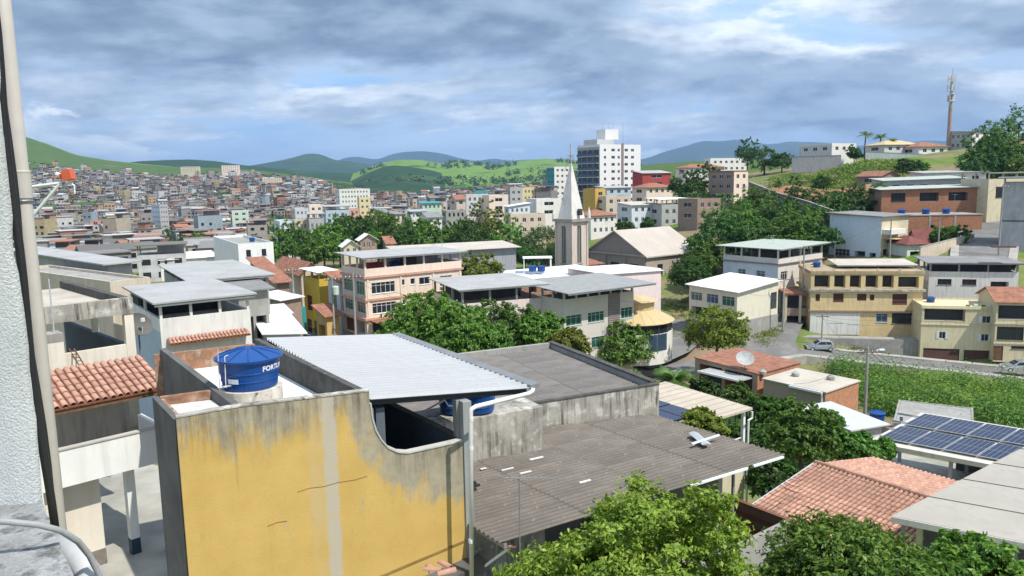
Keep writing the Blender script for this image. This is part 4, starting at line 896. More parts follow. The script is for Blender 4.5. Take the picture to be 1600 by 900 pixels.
# ================================================================== left house
tile_me = None
def barrel_tile(L=.42, w=.2, h=.07):
    m = M(); n = 5; V = []
    for j, (y, s, dz) in enumerate(((0, 1.0, .022), (L, .86, 0))):
        for i in range(n+1):
            a = math.pi*i/n; V.append((-math.cos(a)*w*.42*s, y, math.sin(a)*h*s+dz))
    k = n+1; m.add(V, [(i, i+1, k+i+1, k+i) for i in range(n)]); m.add([(p[0]*.86, p[1], p[2]-.012) for p in V[:k]]+V[:k], [(i, i+1, k+i+1, k+i) for i in range(n)])
    return m.mesh('tile', 'clay_tile')
def tile_slope(parent, O, ux, vy, nc, nrow, pitch=.2, limit=None, mat='clay_bed'):
    """O lower-left eave corner, ux unit vector along the eave, vy unit vector up the slope (parent space)"""
    global tile_me
    if tile_me is None: tile_me = barrel_tile()
    ux = Vector(ux).normalized(); vy = Vector(vy).normalized(); nz_ = ux.cross(vy); g = random.Random(nc*nrow)
    Rm = Matrix((ux, vy, nz_)).transposed().to_4x4(); L = .34; rest = M(); k = 0; src = [tuple(v.co) for v in tile_me.vertices]; fs = [tuple(p.vertices) for p in tile_me.polygons]
    for r in range(nrow):
        for c in range(nc):
            T = Matrix.Translation(O+ux*((c+.5)*pitch+g.uniform(-.008, .008))+vy*(r*L+g.uniform(-.015, .015))+nz_*.02) @ Rm @ Matrix.Rotation(g.uniform(-.03, .03), 4, 'Z')
            if limit is None or k < limit:
                o = link('tile', tile_me, parent); o.matrix_local = T
            else: rest.add([T @ Vector(p) for p in src], fs)
            k += 1
    if rest.v: tag(rest.obj('tile_rows', 'clay_tile', parent), kind='stuff')
    a = O-ux*.02; b = O+ux*(nc*pitch+.02); m = M(); u_ = vy*(nrow*L+.08)
    m.add([a, b, b+u_, a+u_]+[p-nz_*.05 for p in (a, b, b+u_, a+u_)], [(0,1,2,3),(7,6,5,4),(0,4,5,1),(1,5,6,2),(2,6,7,3),(3,7,4,0)]); m.obj('tile_bed', mat, parent)
def left_house():
    Q = W(263, 719, 22.); A = 45; u, v = uv(A); t = thing('tiled_house', 'cream two-storey house with tiled porch roof and columns beside the yellow wall', 'house', (Q.x, Q.y, 0), R(A))
    zg = 1.1; zb = Q.z; zp = zrow(Q.x, Q.y, 666)
    B = lambda nm, mt, *b: M().box(*b).obj(nm, mt, t)
    B('balcony_parapet', 'house_white', -6, .0, 0, .14, zb, zp); B('balcony_slab', 'house_white', -6, -.002, .141, 1.9, zb, zb+.14); B('balcony_coping', 'coping', -6.02, .02, -.03, .17, zp, zp+.04)
    B('balcony_parapet', 'house_white', -.13, .0, .141, 1.9, zb+.141, zp)
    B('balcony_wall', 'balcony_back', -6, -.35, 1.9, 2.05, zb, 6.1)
    B('column', 'house_white', -.21, -.002, .003, .22, zg+.5, zb); B('column_base', 'navy_base', -.215, .003, -.002, .225, zg-.3, zg+.5)
    B('column', 'house_white', -1.05, -.80, .55, .80, zg+.5, zb); B('column_base', 'navy_base', -1.055, -.795, .545, .805, zg-.3, zg+.5)
    B('post', 'grey_pillar', -.14, -.04, .05, .15, zp+.04, 5.95); 
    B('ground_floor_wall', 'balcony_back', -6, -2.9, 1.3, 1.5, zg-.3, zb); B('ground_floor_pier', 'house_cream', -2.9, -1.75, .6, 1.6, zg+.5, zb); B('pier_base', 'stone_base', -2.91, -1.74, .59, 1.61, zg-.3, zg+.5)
    B('ground_floor_pier', 'house_cream', -3.3, -2.92, .3, .6, zg-.3, zb); B('transom_window', 'glass', -4.4, -3.35, 1.25, 1.31, zb-.65, zb-.2); B('door', 'beige_plaster', -4.3, -3.4, 1.24, 1.305, zg-.2, zb-.7)
    # porch roof
    ez = zrow(*(Q+u*-.1-v*.35).xy, 607); tz = ez+.72; slope = Vector((0, 2.35, tz-ez)).normalized()
    tile_slope(t, Vector((-3.75, -.35, ez)), (1, 0, 0), slope, 19, 6)
    M().box(-3.8, .1, -.30, -.2, ez-.17, ez-.06).obj('eave_beam', 'wood', t)
    # upper terrace storey behind
    U = W(207, 562, 24.6); ul = Matrix.Rotation(R(-A), 3, 'Z') @ (U-Vector((Q.x, Q.y, 0))); ux, uy = ul.x, ul.y
    zl = zrow(U.x, U.y, 537); z1 = zrow(U.x, U.y, 490); z2 = zrow(U.x, U.y, 465); zf = U.z-1.2
    B('upper_low_wall', 'house_cream', ux-4.5, ux-.14, uy, uy+.14, zf, zl); B('upper_column', 'house_cream', ux-.14, ux+.14, uy-.02, uy+.2, zf, z1); B('upper_beam', 'stained_wall', ux-6, ux+.15, uy-.05, uy+.15, z1, z2)
    B('upper_low_wall', 'navy_wall', ux-.10, ux+.08, uy+.201, uy+7, zf, zl-.05); B('side_beam', 'mould_and_shade', ux-.1, ux+.14, uy+.151, uy+7, z2-.42, z2-.01); B('roof_slab', 'beige_roof_flat', ux-6, ux-.101, uy+.151, uy+7, z2-.42, z2-.28)  # side wall and beam coloured dark for the shade on their inner faces
    B('upper_column', 'house_cream', ux-.10, ux+.08, uy+3.4, uy+3.6, zl-.05, z2-.42); B('upper_column', 'house_cream', ux-.10, ux+.08, uy+6.6, uy+6.8, zl-.05, z2-.42); B('terrace_floor', 'floor_concrete', ux-6, ux-.1, uy+.14, uy+7, zf-.1, zf)
    # big pier at the left
    Pp = W(95, 620, 22.3); pl = Matrix.Rotation(R(-A), 3, 'Z') @ (Pp-Vector((Q.x, Q.y, 0))); zt = zrow(Pp.x, Pp.y, 521)
    B('pier', 'house_cream', pl.x-.55, pl.x+.2, pl.y-.1, pl.y+.5, Pp.z-1.5, zt-.25); B('pier_cap', 'concrete', pl.x-.56, pl.x+.21, pl.y-.11, pl.y+.51, zt-.25, zt); B('flashing', 'white_plaster', pl.x-.8, pl.x+.45, pl.y-.3, pl.y-.1, Pp.z-.1, Pp.z)
    m = M(); m.tube([(pl.x+.05, pl.y+.2, zt), (pl.x+.05, pl.y+.2, zt+1.6)], .02, 6); m.obj('roof_pipe', 'pvc_grey', t)
    return t
left_house()
o = M().slab([(*HZ(60, 800, 1.1).xy, 1.12), (-9.0, 12, 1.12), (-6.6, 17, 1.12), (-10, 27, 1.12), (-16, 30, 1.12), (-22, 24, 1.12)], .3).obj('courtyard', 'floor_concrete'); tag(o, kind='structure')
_d = W(219, 545, 25.8); dish('satellite_dish', 'dark grey satellite dish mounted beside the cream house column', (_d.x, _d.y, _d.z-.2), .44, R(-35), R(35))
def plank():
    q = W(128, 578, 22.6); t = thing('wooden_ladder', 'old wooden ladder leaning on the terrace wall of the cream house', 'ladder', tuple(q)); p = W(108, 545, 23.6)-q
    for s in (0, .16): M().tube([Vector((s, 0, 0)), p+Vector((s, 0, 0))], .02, 5).obj('rail', 'wood', t)
    for i in range(6): f = .1+i*.16; M().tube([p*f, p*f+Vector((.16, 0, 0))], .014, 5).obj('rung', 'wood', t)
plank()
# ================================================================== fibre-cement roofs
def corr_sheet(Lx, Wy, mat, pitch=.177, amp=.034, seg=6):
    """corrugations run along x; sheet spans Lx by Wy"""
    n = int(round(Wy/pitch*seg)); V = []
    for i in range(n+1):
        y = Wy*i/n; V.append((0, y, amp*math.sin(2*math.pi*y/pitch)))
    k = len(V); V = V+[(Lx, p[1], p[2]) for p in V]; m = M(); m.add(V, [(i, i+k, i+k+1, i+1) for i in range(k-1)])
    m.add([(p[0], p[1], p[2]-.012) for p in V], [(i+1, i+k+1, i+k, i) for i in range(k-1)]); m.add(V[:k]+[(p[0], p[1], p[2]-.012) for p in V[:k]], [(i, i+1, i+1+k, i+k) for i in range(k-1)]); m.add(V[k:]+[(p[0], p[1], p[2]-.012) for p in V[k:]], [(i+1, i, i+k, i+1+k) for i in range(k-1)])
    return m.mesh('roof_sheet', mat, True)
def sheet_roof(t, O, a_rel, slope_u, slope_v, nx, ny, Lx, Wy, mat, skip=(), jit=.02):
    me = corr_sheet(Lx+.12, Wy+.05, mat); g = random.Random(nx*31+ny)
    for i in range(nx):
        for j in range(ny):
            if (i, j) in skip: continue
            o = link('roof_sheet', me, t); x = i*Lx; y = j*Wy
            o.location = (O[0]+x+g.uniform(-jit, jit), O[1]+y, O[2]+slope_u*x+slope_v*y+.014*(i % 2)+.002*j+g.uniform(0, .004)); o.rotation_euler = (math.atan(slope_v), -math.atan(slope_u), g.uniform(-.002, .002))
def big_roof():
    O = HZ(780, 848, 4.05); A = 37; u, v = uv(A); t = thing('grey_roofed_shed', 'low house under the big brown-grey corrugated roof right of the yellow building', 'house', (O.x, O.y, 0), R(A))
    sheet_roof(t, (0, 0, 4.05), 0, -.052, -.004, 4, 7, 2.68, 1.12, 'fibre_cement')
    B = lambda nm, mt, *b: M().box(*b).obj(nm, mt, t)
    B('back_wall', 'concrete', .2, 9.6, 6.6, 6.8, -2, 3.35); B('inner_wall', 'dark_concrete', .6, 9.0, 5.0, 5.2, -2, 3.4); B('side_wall', 'concrete', 9.2, 9.4, 1.2, 6.6, -3, 3.3)  # inner wall's dark colour stands for the gloom under the roof
    B('side_wall', 'dark_concrete', .25, .45, 2.8, 6.5, -2, 3.65)
    for x, z in ((.12, 3.98), (5.0, 3.74), (9.6, 3.5)): B('rafter', 'steel', x, x+.08, -.02, 6.9, z-.11, z-.005)
    B('eave_beam', 'white_metal', 5.9, 8.0, -.05, -.01, 3.98, 4.07) if False else None
    M().add([(x,y,4.05-.052*x+z) for z in (-.06,.0) for x,y in ((6.4,-.07),(8.9,-.07),(8.9,-.01),(6.4,-.01))], [(0,1,5,4),(4,5,6,7),(3,2,1,0),(1,2,6,5),(0,4,7,3),(2,3,7,6)]).obj('white_trim', 'white_metal', t)
    M().add([(x,y,4.05-.052*x+z) for z in (-.05,.01) for x,y in ((9.2,-.07),(10.7,-.07),(10.7,-.01),(9.2,-.01))], [(0,1,5,4),(4,5,6,7),(3,2,1,0),(1,2,6,5),(0,4,7,3),(2,3,7,6)]).obj('white_trim', 'white_metal', t)
    for x in (.3, 9.0): B('post', 'steel_grey', x, x+.07, .5, .57, -3, 3.98-.052*x)
    inv = (Matrix.Translation((O.x, O.y, 0)) @ Matrix.Rotation(R(A), 4, 'Z')).inverted()
    f = lambda *p: inv @ W(*p)
    M().tube([f(742, 896, 16.9), f(800, 853, 16.5)], .035, 8).obj('strut', 'white_metal', t); M().tube([f(742, 826, 17.2), f(797, 854, 16.4)], .03, 8).obj('strut', 'white_metal', t); M().tube([f(780, 856, 16.3), f(806, 855, 16.4)], .03, 8).obj('strut', 'rust', t)
    # pale repair strips on the sheets
    for px, py, l, w in ((838, 717, .5, .08), (793, 734, .42, .06), (821, 739, .4, .06), (914, 753, .4, .06), (755, 733, .2, .05)):
        p = f(px, py, 20); d = p-(inv @ Vector((0, 0, CZ))); o0 = inv @ Vector((0, 0, CZ))
        s = (4.05-o0.z+.03-.052*o0.x-.004*o0.y)/(d.z+.052*d.x+.004*d.y); q = o0+d*s
        m = M(); m.add([(q.x-l/2, q.y-w/2, q.z+.03+.028*l), (q.x+l/2, q.y-w/2, q.z+.03-.028*l), (q.x+l/2, q.y+w/2, q.z+.03-.028*l), (q.x-l/2, q.y+w/2, q.z+.03+.028*l)]+[(q.x-l/2, q.y-w/2, q.z+.0+.028*l), (q.x+l/2, q.y-w/2, q.z-.028*l), (q.x+l/2, q.y+w/2, q.z-.028*l), (q.x-l/2, q.y+w/2, q.z+.028*l)], [(0,1,2,3),(4,5,1,0),(5,6,2,1),(6,7,3,2),(7,4,0,3)]); m.obj('repair_strip', 'white_plaster', t)
    # loose metal pieces lying on the roof
    for k, (pa, pb, w, lb) in enumerate((((1083, 676), (1105, 695), .3, 'bent silver metal sheet lying on the big brown-grey roof'), ((1080, 694), (1123, 680), .14, 'narrow white strip lying across the bent metal sheet on the roof'))):
        P0, P1 = [HZ(*q, 4.05-.052*7.6+.07+.03*k) for q in (pa, pb)]; d = (P1-P0); n = Vector((-d.y, d.x, 0)).normalized()*w/2
        m = M(); m.add([P0-n, P1-n, P1+n, P0+n, (P0+n*.0)+Vector((0,0,.05)), (P1+n*0)+Vector((0,0,.05))], [(0,1,5,4),(4,5,2,3),(1,2,5),(3,0,4)]); o = m.obj('metal_sheet', 'aluminium'); tag(o, lb, 'metal sheet')
    # aerial
    b = W(813, 905, 14.7); s = thing('roof_aerial', 'thin television aerial on a pole in front of the brown-grey roof', 'antenna', tuple(b)); f2 = lambda *p: W(*p)-b
    M().tube([f2(813, 905, 14.7), f2(811, 742, 14.7)], .012, 6).obj('mast', 'steel', s); M().tube([f2(786, 746, 14.4), f2(873, 747, 15.3)], .007, 5).obj('boom', 'steel', s)
    for k in range(9):
        c = f2(788+k*9, 746+.1*k, 14.4+.09*k); l = .22-.012*k; M().tube([c-v*l+u*.02, c+v*l-u*.02], .004, 4).obj('element', 'aluminium', s)
    return t
big_roof()
def back_roof():
    O = HZ(1030, 601, 4.55); A = 25; u, v = uv(A); t = thing('stained_house', 'house with stained concrete wall and grey corrugated roof behind the white metal roof', 'house', (O.x, O.y, 0), R(A))
    B = lambda nm, mt, *b: M().box(*b).obj(nm, mt, t)
    m = M(); T, L = Matrix.Translation((-10.5, 0, 0)), 10.5
    hs = [(5.9, 6.75, 2.9, 3.35, .3), (7.2, 8.6, 2.9, 3.3, .3), (2.2, 4.6, 2.1, 2.75, .3), (9.3, 9.9, 3.0, 3.3, .3)]
    holed_wall(m, T, L, -3, 4.55, hs); m.obj('front_wall', ['stained_wall', 'dark_paint'], t)
    B('front_coping', 'mould_and_shade', -10.5, 0, -.02, .18, 4.551, 4.6); B('side_wall', 'concrete', -.2, -.001, .181, 8.2, -3, 4.60); B('side_coping', 'mould_and_shade', -.23, .03, .182, 8.2, 4.601, 4.66); B('back_wall', 'concrete', -8, -.21, 8.0, 8.2, -3, 4.62)
    sheet_roof(t, (-10.2, .2, 4.40), 0, -.006, -.0, 4, 7, 2.5, 1.11, 'fibre_grey')
    for px, lb in ((712, 'blue water tank under the white metal roof, nearer the yellow building'), (748, 'blue water tank under the white metal roof, right of its twin')):
        p = W(px, 641, 22.2); tank_obj('water_tank', lb, (p.x, p.y, p.z), .55, .62, 24, 'blue tanks under the white roof')
    # tank platform
    p = W(735, 650, 22.0); b = thing('tank_platform', 'stained concrete platform carrying the two blue tanks', 'platform', (p.x, p.y, 0), R(28)); M().box(-2.0, 2.2, -.5, 1.1, 0, zrow(p.x, p.y+.3, 642)).obj('block', 'stained_wall', b)
    p = W(660, 630, 22.5); M().tube([W(658, 645, 21.3)-p+Vector((0,0,0)), W(695, 625, 21.3)-p, W(700, 634, 21.3)-p, W(716, 635, 21.4)-p], .03, 8).obj('overflow_pipe', 'pvc', thing('overflow_pipe_run', 'white plastic pipe running to the blue tanks under the roof', 'pipe', tuple(p)))
    return t
back_roof()
def solar_beige():
    z = 1.6; P = HZ(1176, 637, z); A = 36; u, v = uv(A); Wd = 7.5; D = 10.
    t = thing('beige_canopy', 'beige metal canopy roof with solar panels behind the brown-grey roof', 'canopy', (P.x, P.y, 0), R(A)); D = tocol(P, v, 1040)
    m = M(); m.slab([(-9, 0, z), (0, 0, z), (0, D, z+.15), (-9, D, z+.15)], .1); m.obj('roof', 'beige_sheet', t)
    for i in range(10): M().box(-9, 0, D*i/10-.02+.3, D*i/10+.3, z+.015*i+.02, z+.015*i+.035).obj('roof_rib', 'beige_sheet', t)
    for x in (-.3, -5, -8.5): M().box(x-.07, x+.07, .2, .34, -7, z-.1).obj('post', 'white_metal', t)
    for x in (-.3, -5): M().box(x-.07, x+.07, D-.4, D-.26, -7, z).obj('post', 'white_metal', t)
    for i in range(4):
        for j in range(2): M().box(-6.9+i*1.06, -5.9+i*1.06, .7+j*1.75, 2.4+j*1.75, z+.09+.02*j, z+.13+.02*j).obj('solar_panel', 'solar_cell', t)
    M().tube([(-.1, -.05, z-.15), (-.1, -.05, z-.45), (-.35, -.05, z-.5), (-.35, -.05, -6)], .05, 8).obj('downpipe', 'pvc', t)
    M().box(-9, -.4, .1, .2, -7, -.9).obj('low_wall', 'cream_plaster', t)
    for k in range(3): M().box(-5, -.4, .24, .28, -.5+k*.35, -.46+k*.35).obj('rail', 'white_metal', t)
solar_beige()
def brick_pen():
    z = .9; A = 37; u, v = uv(A); P = HZ(1240, 812, z); t = thing('unfinished_brick_pen', 'unfinished roofless brick enclosure below the brown-grey roof corner', 'enclosure', (P.x, P.y, 0), R(A))
    D = tocol(P, v, 1112)
    M().box(-.16, 0, 0, D, -4, z).obj('wall', 'brown_block', t); M().box(-5.2, -.161, 0, .16, -4, z).obj('wall', 'concrete', t); M().box(-1.9, -1.75, .161, D-.5, -4, z-.1).obj('wall', 'brown_block', t); M().box(-5.2, -.161, D-.16, D, -4, z).obj('wall', 'brown_block', t); M().box(-5.2, -1.91, .17, D-.2, z-.75, z-.6).obj('slab', 'floor_concrete', t)
    M().box(-1.74, -.17, .17, D-.17, -4, -1.2).obj('floor', 'earth', t)
brick_pen()
def red_house():
    zr = -.7; P1 = HZ(1274, 724, zr); P2 = HZ(1449, 779, zr); d = (P2-P1); Lr = d.length; A = math.degrees(math.atan2(d.y, d.x)); u, v = uv(A)
    t = thing('red_tiled_house', 'house with weathered red tiled gable roof left of the beige metal roof', 'house', (P1.x, P1.y, 0), R(A))
    Lr += 2.5; fs = .17; nr_ = 14; nc_ = int(Lr/.2); sl = nr_*.34/math.sqrt(1+fs*fs)
    tile_slope(t, Vector((0, -sl, zr-sl*fs)), (1, 0, 0), (0, 1, fs), nc_, nr_, limit=300)
    tile_slope(t, Vector((Lr, sl*.95, zr-sl*.95*fs)), (-1, 0, 0), (0, -1, fs), nc_, 13, limit=0)
    m = M()
    for i in range(int(Lr/.35)): m.tube([(i*.35, 0, zr+.07), (i*.35+.38, 0, zr+.085)], .1, 8)
    m.obj('ridge_cap', 'clay_tile', t)
    M().box(.3, Lr-.3, -sl+.5, sl*.95-.4, -9, zr-sl*fs+.02).obj('wall', 'cream_plaster', t)
    M().tube([(-.05, 0, zr), (-.05, -sl, zr-sl*fs-.02)], .06, 6).obj('verge_board', 'pvc_grey', t)
red_house()
def clay_bits():
    for k, (px, py, a) in enumerate(((676, 897, 20), (690, 893, 75), (704, 889, 40), (712, 892, 110))):
        q = W(px, py, 15.9); o = link('broken_tile', tile_me, None, (q.x, q.y, q.z), R(a)); tag(o, ['leftmost', 'second', 'third', 'rightmost'][k]+' broken clay tile lying below the yellow wall', 'roof tile', 'broken tiles below the yellow wall')
clay_bits()
def solar_canopy():
    P = W(1366, 689, 46); A = -40; u, v = uv(A); SK = .25; t = thing('solar_canopy', 'flat carport roof covered by two rows of dark blue solar panels', 'canopy', (P.x, P.y, P.z), R(A)); Lx = 12.6; D = 6.4; sl = .075
    m = M(); m.slab([(-.3, -.3, 0), (Lx, -.3, 0), (Lx+SK*D, D, sl*D), (-.3+SK*D, D, sl*D)], .28); m.obj('roof', 'cream_metal', t)
    pm = M(); pm.box(0, 1.72, 0, 2.55, 0, .035); pm.box(.03, 1.69, .03, 2.52, .0351, .037, 1)
    for k in range(1, 6): pm.box(.03+k*.277-.006, .03+k*.277+.006, .03, 2.52, .0372, .038, 0)
    for k in range(1, 2): pm.box(.03, 1.69, 1.27, 1.285, .0374, .0382, 0)
    pm.v = [(p[0]+SK*p[1], p[1], p[2]) for p in pm.v]; me = pm.mesh('solar_panel', ['aluminium', 'solar_cell'])
    for r in range(2):
        for i in range(7):
            o = link('solar_panel', me, t, (.15+i*1.78+SK*(.25+r*2.95), .25+r*2.95, .16+sl*(.25+r*2.95))); o.rotation_euler.x = math.atan(sl)
    for r in range(2):
        for q in (.5, 2.0): M().box(.1, 12.5, .25+r*2.95+q, .30+r*2.95+q, .05+sl*(.25+r*2.95+q)-.03, .155+sl*(.25+r*2.95+q)).obj('rail', 'aluminium', t)
    for x, y in ((.2, .2), (4.2, .3), (8.5, .3), (.2, 5.8), (4.2, 5.8), (8.5, 5.8)): M().box(x-.1, x+.1, y-.1, y+.1, -5, sl*y-.28).obj('post', 'grey_plaster', t)
    M().box(-.3, 12, -.6, 7.5, -3.2, -3.0).obj('floor', 'floor_concrete', t); M().box(3.5, 12, 6.3, 6.5, -3, .1).obj('back_wall', 'dark_concrete', t); M().box(-.2, 9, -.7, -.5, -4.5, -2.0).obj('low_wall', 'light_grey', t)
    c = P+u*5.2+v*1.6; tank_obj('plastic_barrel', 'blue plastic barrel standing under the solar panel carport', (c.x, c.y, P.z-3.0), .42, 1.05, 18)
solar_canopy()
def beige_front_roof():
    z = .45; P = HZ(1393, 806, z); A = -33; u, v = uv(A); t = thing('beige_metal_roof_shed', 'shed with broad plain beige-grey metal roof at the right border', 'shed', (P.x, P.y, 0), R(A)); Lx = 9
    sk = Vector((math.cos(R(69)), math.sin(R(69)), 0)); D = 13; n = 5; w = D/n; pm = M(); e = sk*(w-.004); f_ = sk*(w-.06)
    pm.slab([(0, 0, z), (Lx, 0, z), (Lx+e.x, e.y, z), (e.x, e.y, z)], .06); pm.slab([(f_.x, f_.y, z+.035), (Lx+f_.x, f_.y, z+.035), (Lx+e.x, e.y, z+.012), (e.x, e.y, z+.012)], .011); me = pm.mesh('roof_sheet', 'beige_grey_sheet')
    for i in range(n): link('roof_sheet', me, t, (sk.x*i*w, sk.y*i*w, .004*i))
    M().box(0, Lx, -.06, -.01, z-.22, z-.01).obj('fascia', 'cream_metal', t); M().box(.9, Lx, .9, 1.1, -7, z-.1).obj('wall', 'dark_concrete', t); M().wall((.7, .9), tuple((Vector((.7, .9, 0))+sk*11).xy), -.2, -7, z-.07).obj('wall', 'cream_plaster', t)
    for x in (.3, 3.5, 7): M().box(x, x+.12, .1, .22, -7, z-.07).obj('post', 'steel', t)
beige_front_roof()
# ================================================================== mid-distance buildings
def G(*a, **k): return grid(*a, **k)
# --- left: roofs behind the cream house
bld('blue_house', 'grey-blue house under a wide dark grey roof behind the satellite dish', (251, 520), 42, 36, xr=392, xl=205, z0=-5, wall='white_plaster', wallL='blue_plaster',
    wins=[('R', .42, .50, .30, .44, 'blue'), ('R', .52, .66, .33, .49, 'blue'), ('R', .78, .95, .38, .55, 'blue'), ('R', .2, .3, .3, .4, 'dark')],
    roof=dict(type='shed', h=1.75, hp=.75, ov=.35, mat='metal_roof', slope=(0, .0), n=3, psz=.07, back=(.02, .98, .75, .98), bmat='dark_paint'), cat='house')  # near-black back room paints in the shade of the veranda
_t, _w, _d, _h = BL['grey-blue house under a wide dark grey roof behind the satellite dish']
tile_slope(_t, Vector((.3, -.75, _h-.62)), (1, 0, 0), (0, 1, .35), int((_w-.4)/.2), 2)
bld('grey_roof_shed', 'low building with flat grey roof behind the drainpipe, nearest the orange cap', (168, 414), 58, 52, xr=205, xl=20, z0=-6, wall='grey_plaster', roof=dict(type='plate', ov=.6, mat='metal_roof', slope=(.0, .02)), wins=[('R', .1, .9, .55, .9, 'open')], cat='house')
bld('beige_wall_house', 'long low beige wall with grey roof left of the wide dark grey roof', (172, 446), 50, 52, xr=235, xl=20, z0=-6, wall='beige_plaster', roof=dict(type='flat', hp=.25), cat='house')
bld('wide_roof_shed', 'wide flat grey roof with dark eaves below the white block', (300, 455), 66, 32, xr=420, D=16, z0=-7, wall='grey_plaster', roof=dict(type='shed', h=1.0, hp=.3, ov=.5, mat='metal_roof', slope=(0, .0), post='steel'), cat='house')
bld('blue_rear_roof', 'bluish grey roof between the wide flat grey roof and the street', (330, 440), 84, 32, xr=412, D=9, z0=-8, wall='light_grey', roof=dict(type='plate', ov=.5, mat='blue_roof', slope=(0, .03)), cat='house')
_p = W(333, 444, 74); tank_obj('water_tank', 'small blue water tank on the grey roofs left of the street', tuple(_p), .75, .75, 20)
bld('porch_house', 'small grey house with open porch beside the blue tank roof', (372, 456), 64, 34, xr=418, D=6, z0=-8, wall='concrete', wins=[('R', .1, .45, .4, .8, 'open'), ('R', .55, .9, .4, .8, 'open')], roof=dict(type='plate', mat='dark_roof', ov=.5), cat='house')
bld('white_roof_shed', 'low shed with white metal roof in front of the street', (418, 522), 62, 25, xr=469, D=7, z0=-9, wall='blue_plaster', wins=[('R', .1, .9, .2, .75, 'open')], roof=dict(type='plate', mat='white_roof', slope=(-.08, .05), ov=.5), cat='shed')
bld('white_upper_shed', 'narrow white-roofed shelter above the white shed near the street', (385, 510), 72, 25, xr=452, D=5, z0=-9, wall='light_grey', roof=dict(type='shed', h=1., hp=.3, mat='white_roof', slope=(0, 0.02), post='steel'), cat='shed')
bld('white_block', 'stained white block with stepped roof left of the pink building', (372, 386), 150, 30, xr=427, xl=333, z0=-14, wall='bright_white', wins=G('R', 2, 3, zlo=.35, fw_=.3, kind='dark'), roof=dict(hp=.6), boxes=[('stair_tower', 'bright_white', .3, 3.5, 1.5, 7, 6, 11.2)])
bld('long_low_white', 'long low white warehouse left of the stained white block', (250, 407), 172, 30, xr=338, D=9, z0=-14, wall='white_plaster', wins=G('R', 5, 1, kind='dark', fw_=.5), roof=dict(type='plate', mat='white_roof'), far=True)
bld('orange_roof_house', 'house with faded orange tile roof behind the yellow street house', (470, 425), 128, 34, xr=500, xl=430, z0=-12, wall='beige_plaster', wins=[('R', .3, .6, .4, .7, 'glass')], roof=dict(type='gable', rise=1.6, mat='clay_old', ov=.6, axis='v'), cat='house')
bld('rust_roof_house', 'low house with rust-coloured roof left of the street', (432, 442), 112, 30, xr=452, xl=392, z0=-12, wall='brown_plaster', roof=dict(type='plate', mat='clay_old', slope=(0, .12), ov=.6), cat='house')
bld('grey_gable_house', 'plain grey gabled house above the street', (450, 436), 140, 35, xr=483, xl=420, z0=-12, wall='grey_plaster', roof=dict(type='gable', rise=1.4, mat='dark_roof', axis='v'), cat='house')
bld('mossy_house', 'dark weathered house front along the left side of the street', (438, 470), 96, 58, xr=470, xl=402, z0=-12, wall='brown_plaster', wins=[('R', .2, .4, .4, .7, 'dark'), ('R', .6, .8, .1, .6, 'open')], roof=dict(type='plate', mat='white_roof', slope=(0, .1)), cat='house')
bld('blue_shop', 'narrow blue and green shopfront on the left of the street', (452, 488), 104, 62, xr=478, xl=430, z0=-12.5, wall='teal_paint', wins=[('R', .1, .4, .05, .5, 'blue'), ('R', .5, .9, .05, .5, 'blue')], roof=dict(hp=.3), cat='shop')
bld('yellow_street_house', 'bright yellow narrow house with balcony on the street', (499, 446), 112, 40, xr=527, xl=474, z0=-12, wall='bright_yellow', wallL='bright_yellow', wins=[('L', .2, .5, .55, .8, 'brown'), ('L', .55, .9, .1, .4, 'door'), ('L', .1, .4, .1, .4, 'dark'), ('R', .3, .6, .5, .7, 'dark')], roof=dict(type='shed', h=2., hp=.9, mat='white_roof', slope=(0, .03), ov=.5), cat='house')
bld('narrow_grey_house', 'narrow pale house with orange roof between yellow house and pink building', (530, 440), 108, 40, xr=548, xl=512, z0=-11, wall='light_grey', wins=[('L', .3, .7, .55, .8, 'green'), ('R', .2, .5, .5, .8, 'green')], roof=dict(type='plate', mat='clay_old', slope=(0, .25), ov=.5), cat='house')
bld('awning_kiosk', 'small kiosk with orange tiled awning at the street corner', (510, 494), 103, 40, xr=530, xl=494, z0=-11.5, wall='ochre_plaster', wins=[('L', .2, .8, .05, .75, 'open')], roof=dict(type='plate', mat='clay_old', slope=(0, .3), ov=.5), cat='kiosk')
# --- pink apartment building
_pw = [('R', .06, .29, .70, .88, 'glass'), ('R', .345, .39, .79, .89, 'glass'), ('R', .45, .495, .79, .89, 'glass'), ('R', .54, .65, .77, .89, 'glass'), ('R', .76, .89, .70, .88, 'glass'),
       ('R', .06, .29, .37, .54, 'glass'), ('R', .345, .39, .46, .55, 'glass'), ('R', .45, .495, .46, .55, 'glass'), ('R', .76, .89, .38, .55, 'glass'),
       ('L', .08, .5, .70, .9, 'green'), ('L', .62, .95, .68, .9, 'green'), ('L', .08, .5, .38, .56, 'green'), ('L', .62, .95, .38, .56, 'green'),
       ('R', .05, .25, .02, .24, 'open'), ('R', .3, .5, .02, .24, 'garage'), ('R', .55, .75, .02, .24, 'open'), ('L', .1, .45, .02, .24, 'garage'), ('L', .55, .9, .02, .24, 'open')]
bld('pink_apartment_block', 'three-storey pink apartment block with covered roof terrace and red bands', (570, 432), 100, 36, xr=721, xl=534, yb=527, wall='pink_plaster', wallL='pink_shade_side', wins=_pw,
    roof=dict(type='shed', h=2.55, hp=.95, mat='metal_roof', slope=(-.012, .02), ov=.7, n=5, ny=3, pmat='pink_plaster', back=(.45, .95, .72, .98), bmat='grey_plaster'), bands=[(.962, .28, .22, 'pink_band'), (.59, .28, .18, 'pink_band'), (.28, .28, .35, 'pink_band')])
_t, _w, _d, _h = BL['three-storey pink apartment block with covered roof terrace and red bands']
for x in (.2, _w*.34, _w*.68, _w-.45): M().box(x, x+.28, -.10, .002, 0, _h*.962).obj('pilaster', 'pink_plaster', _t)
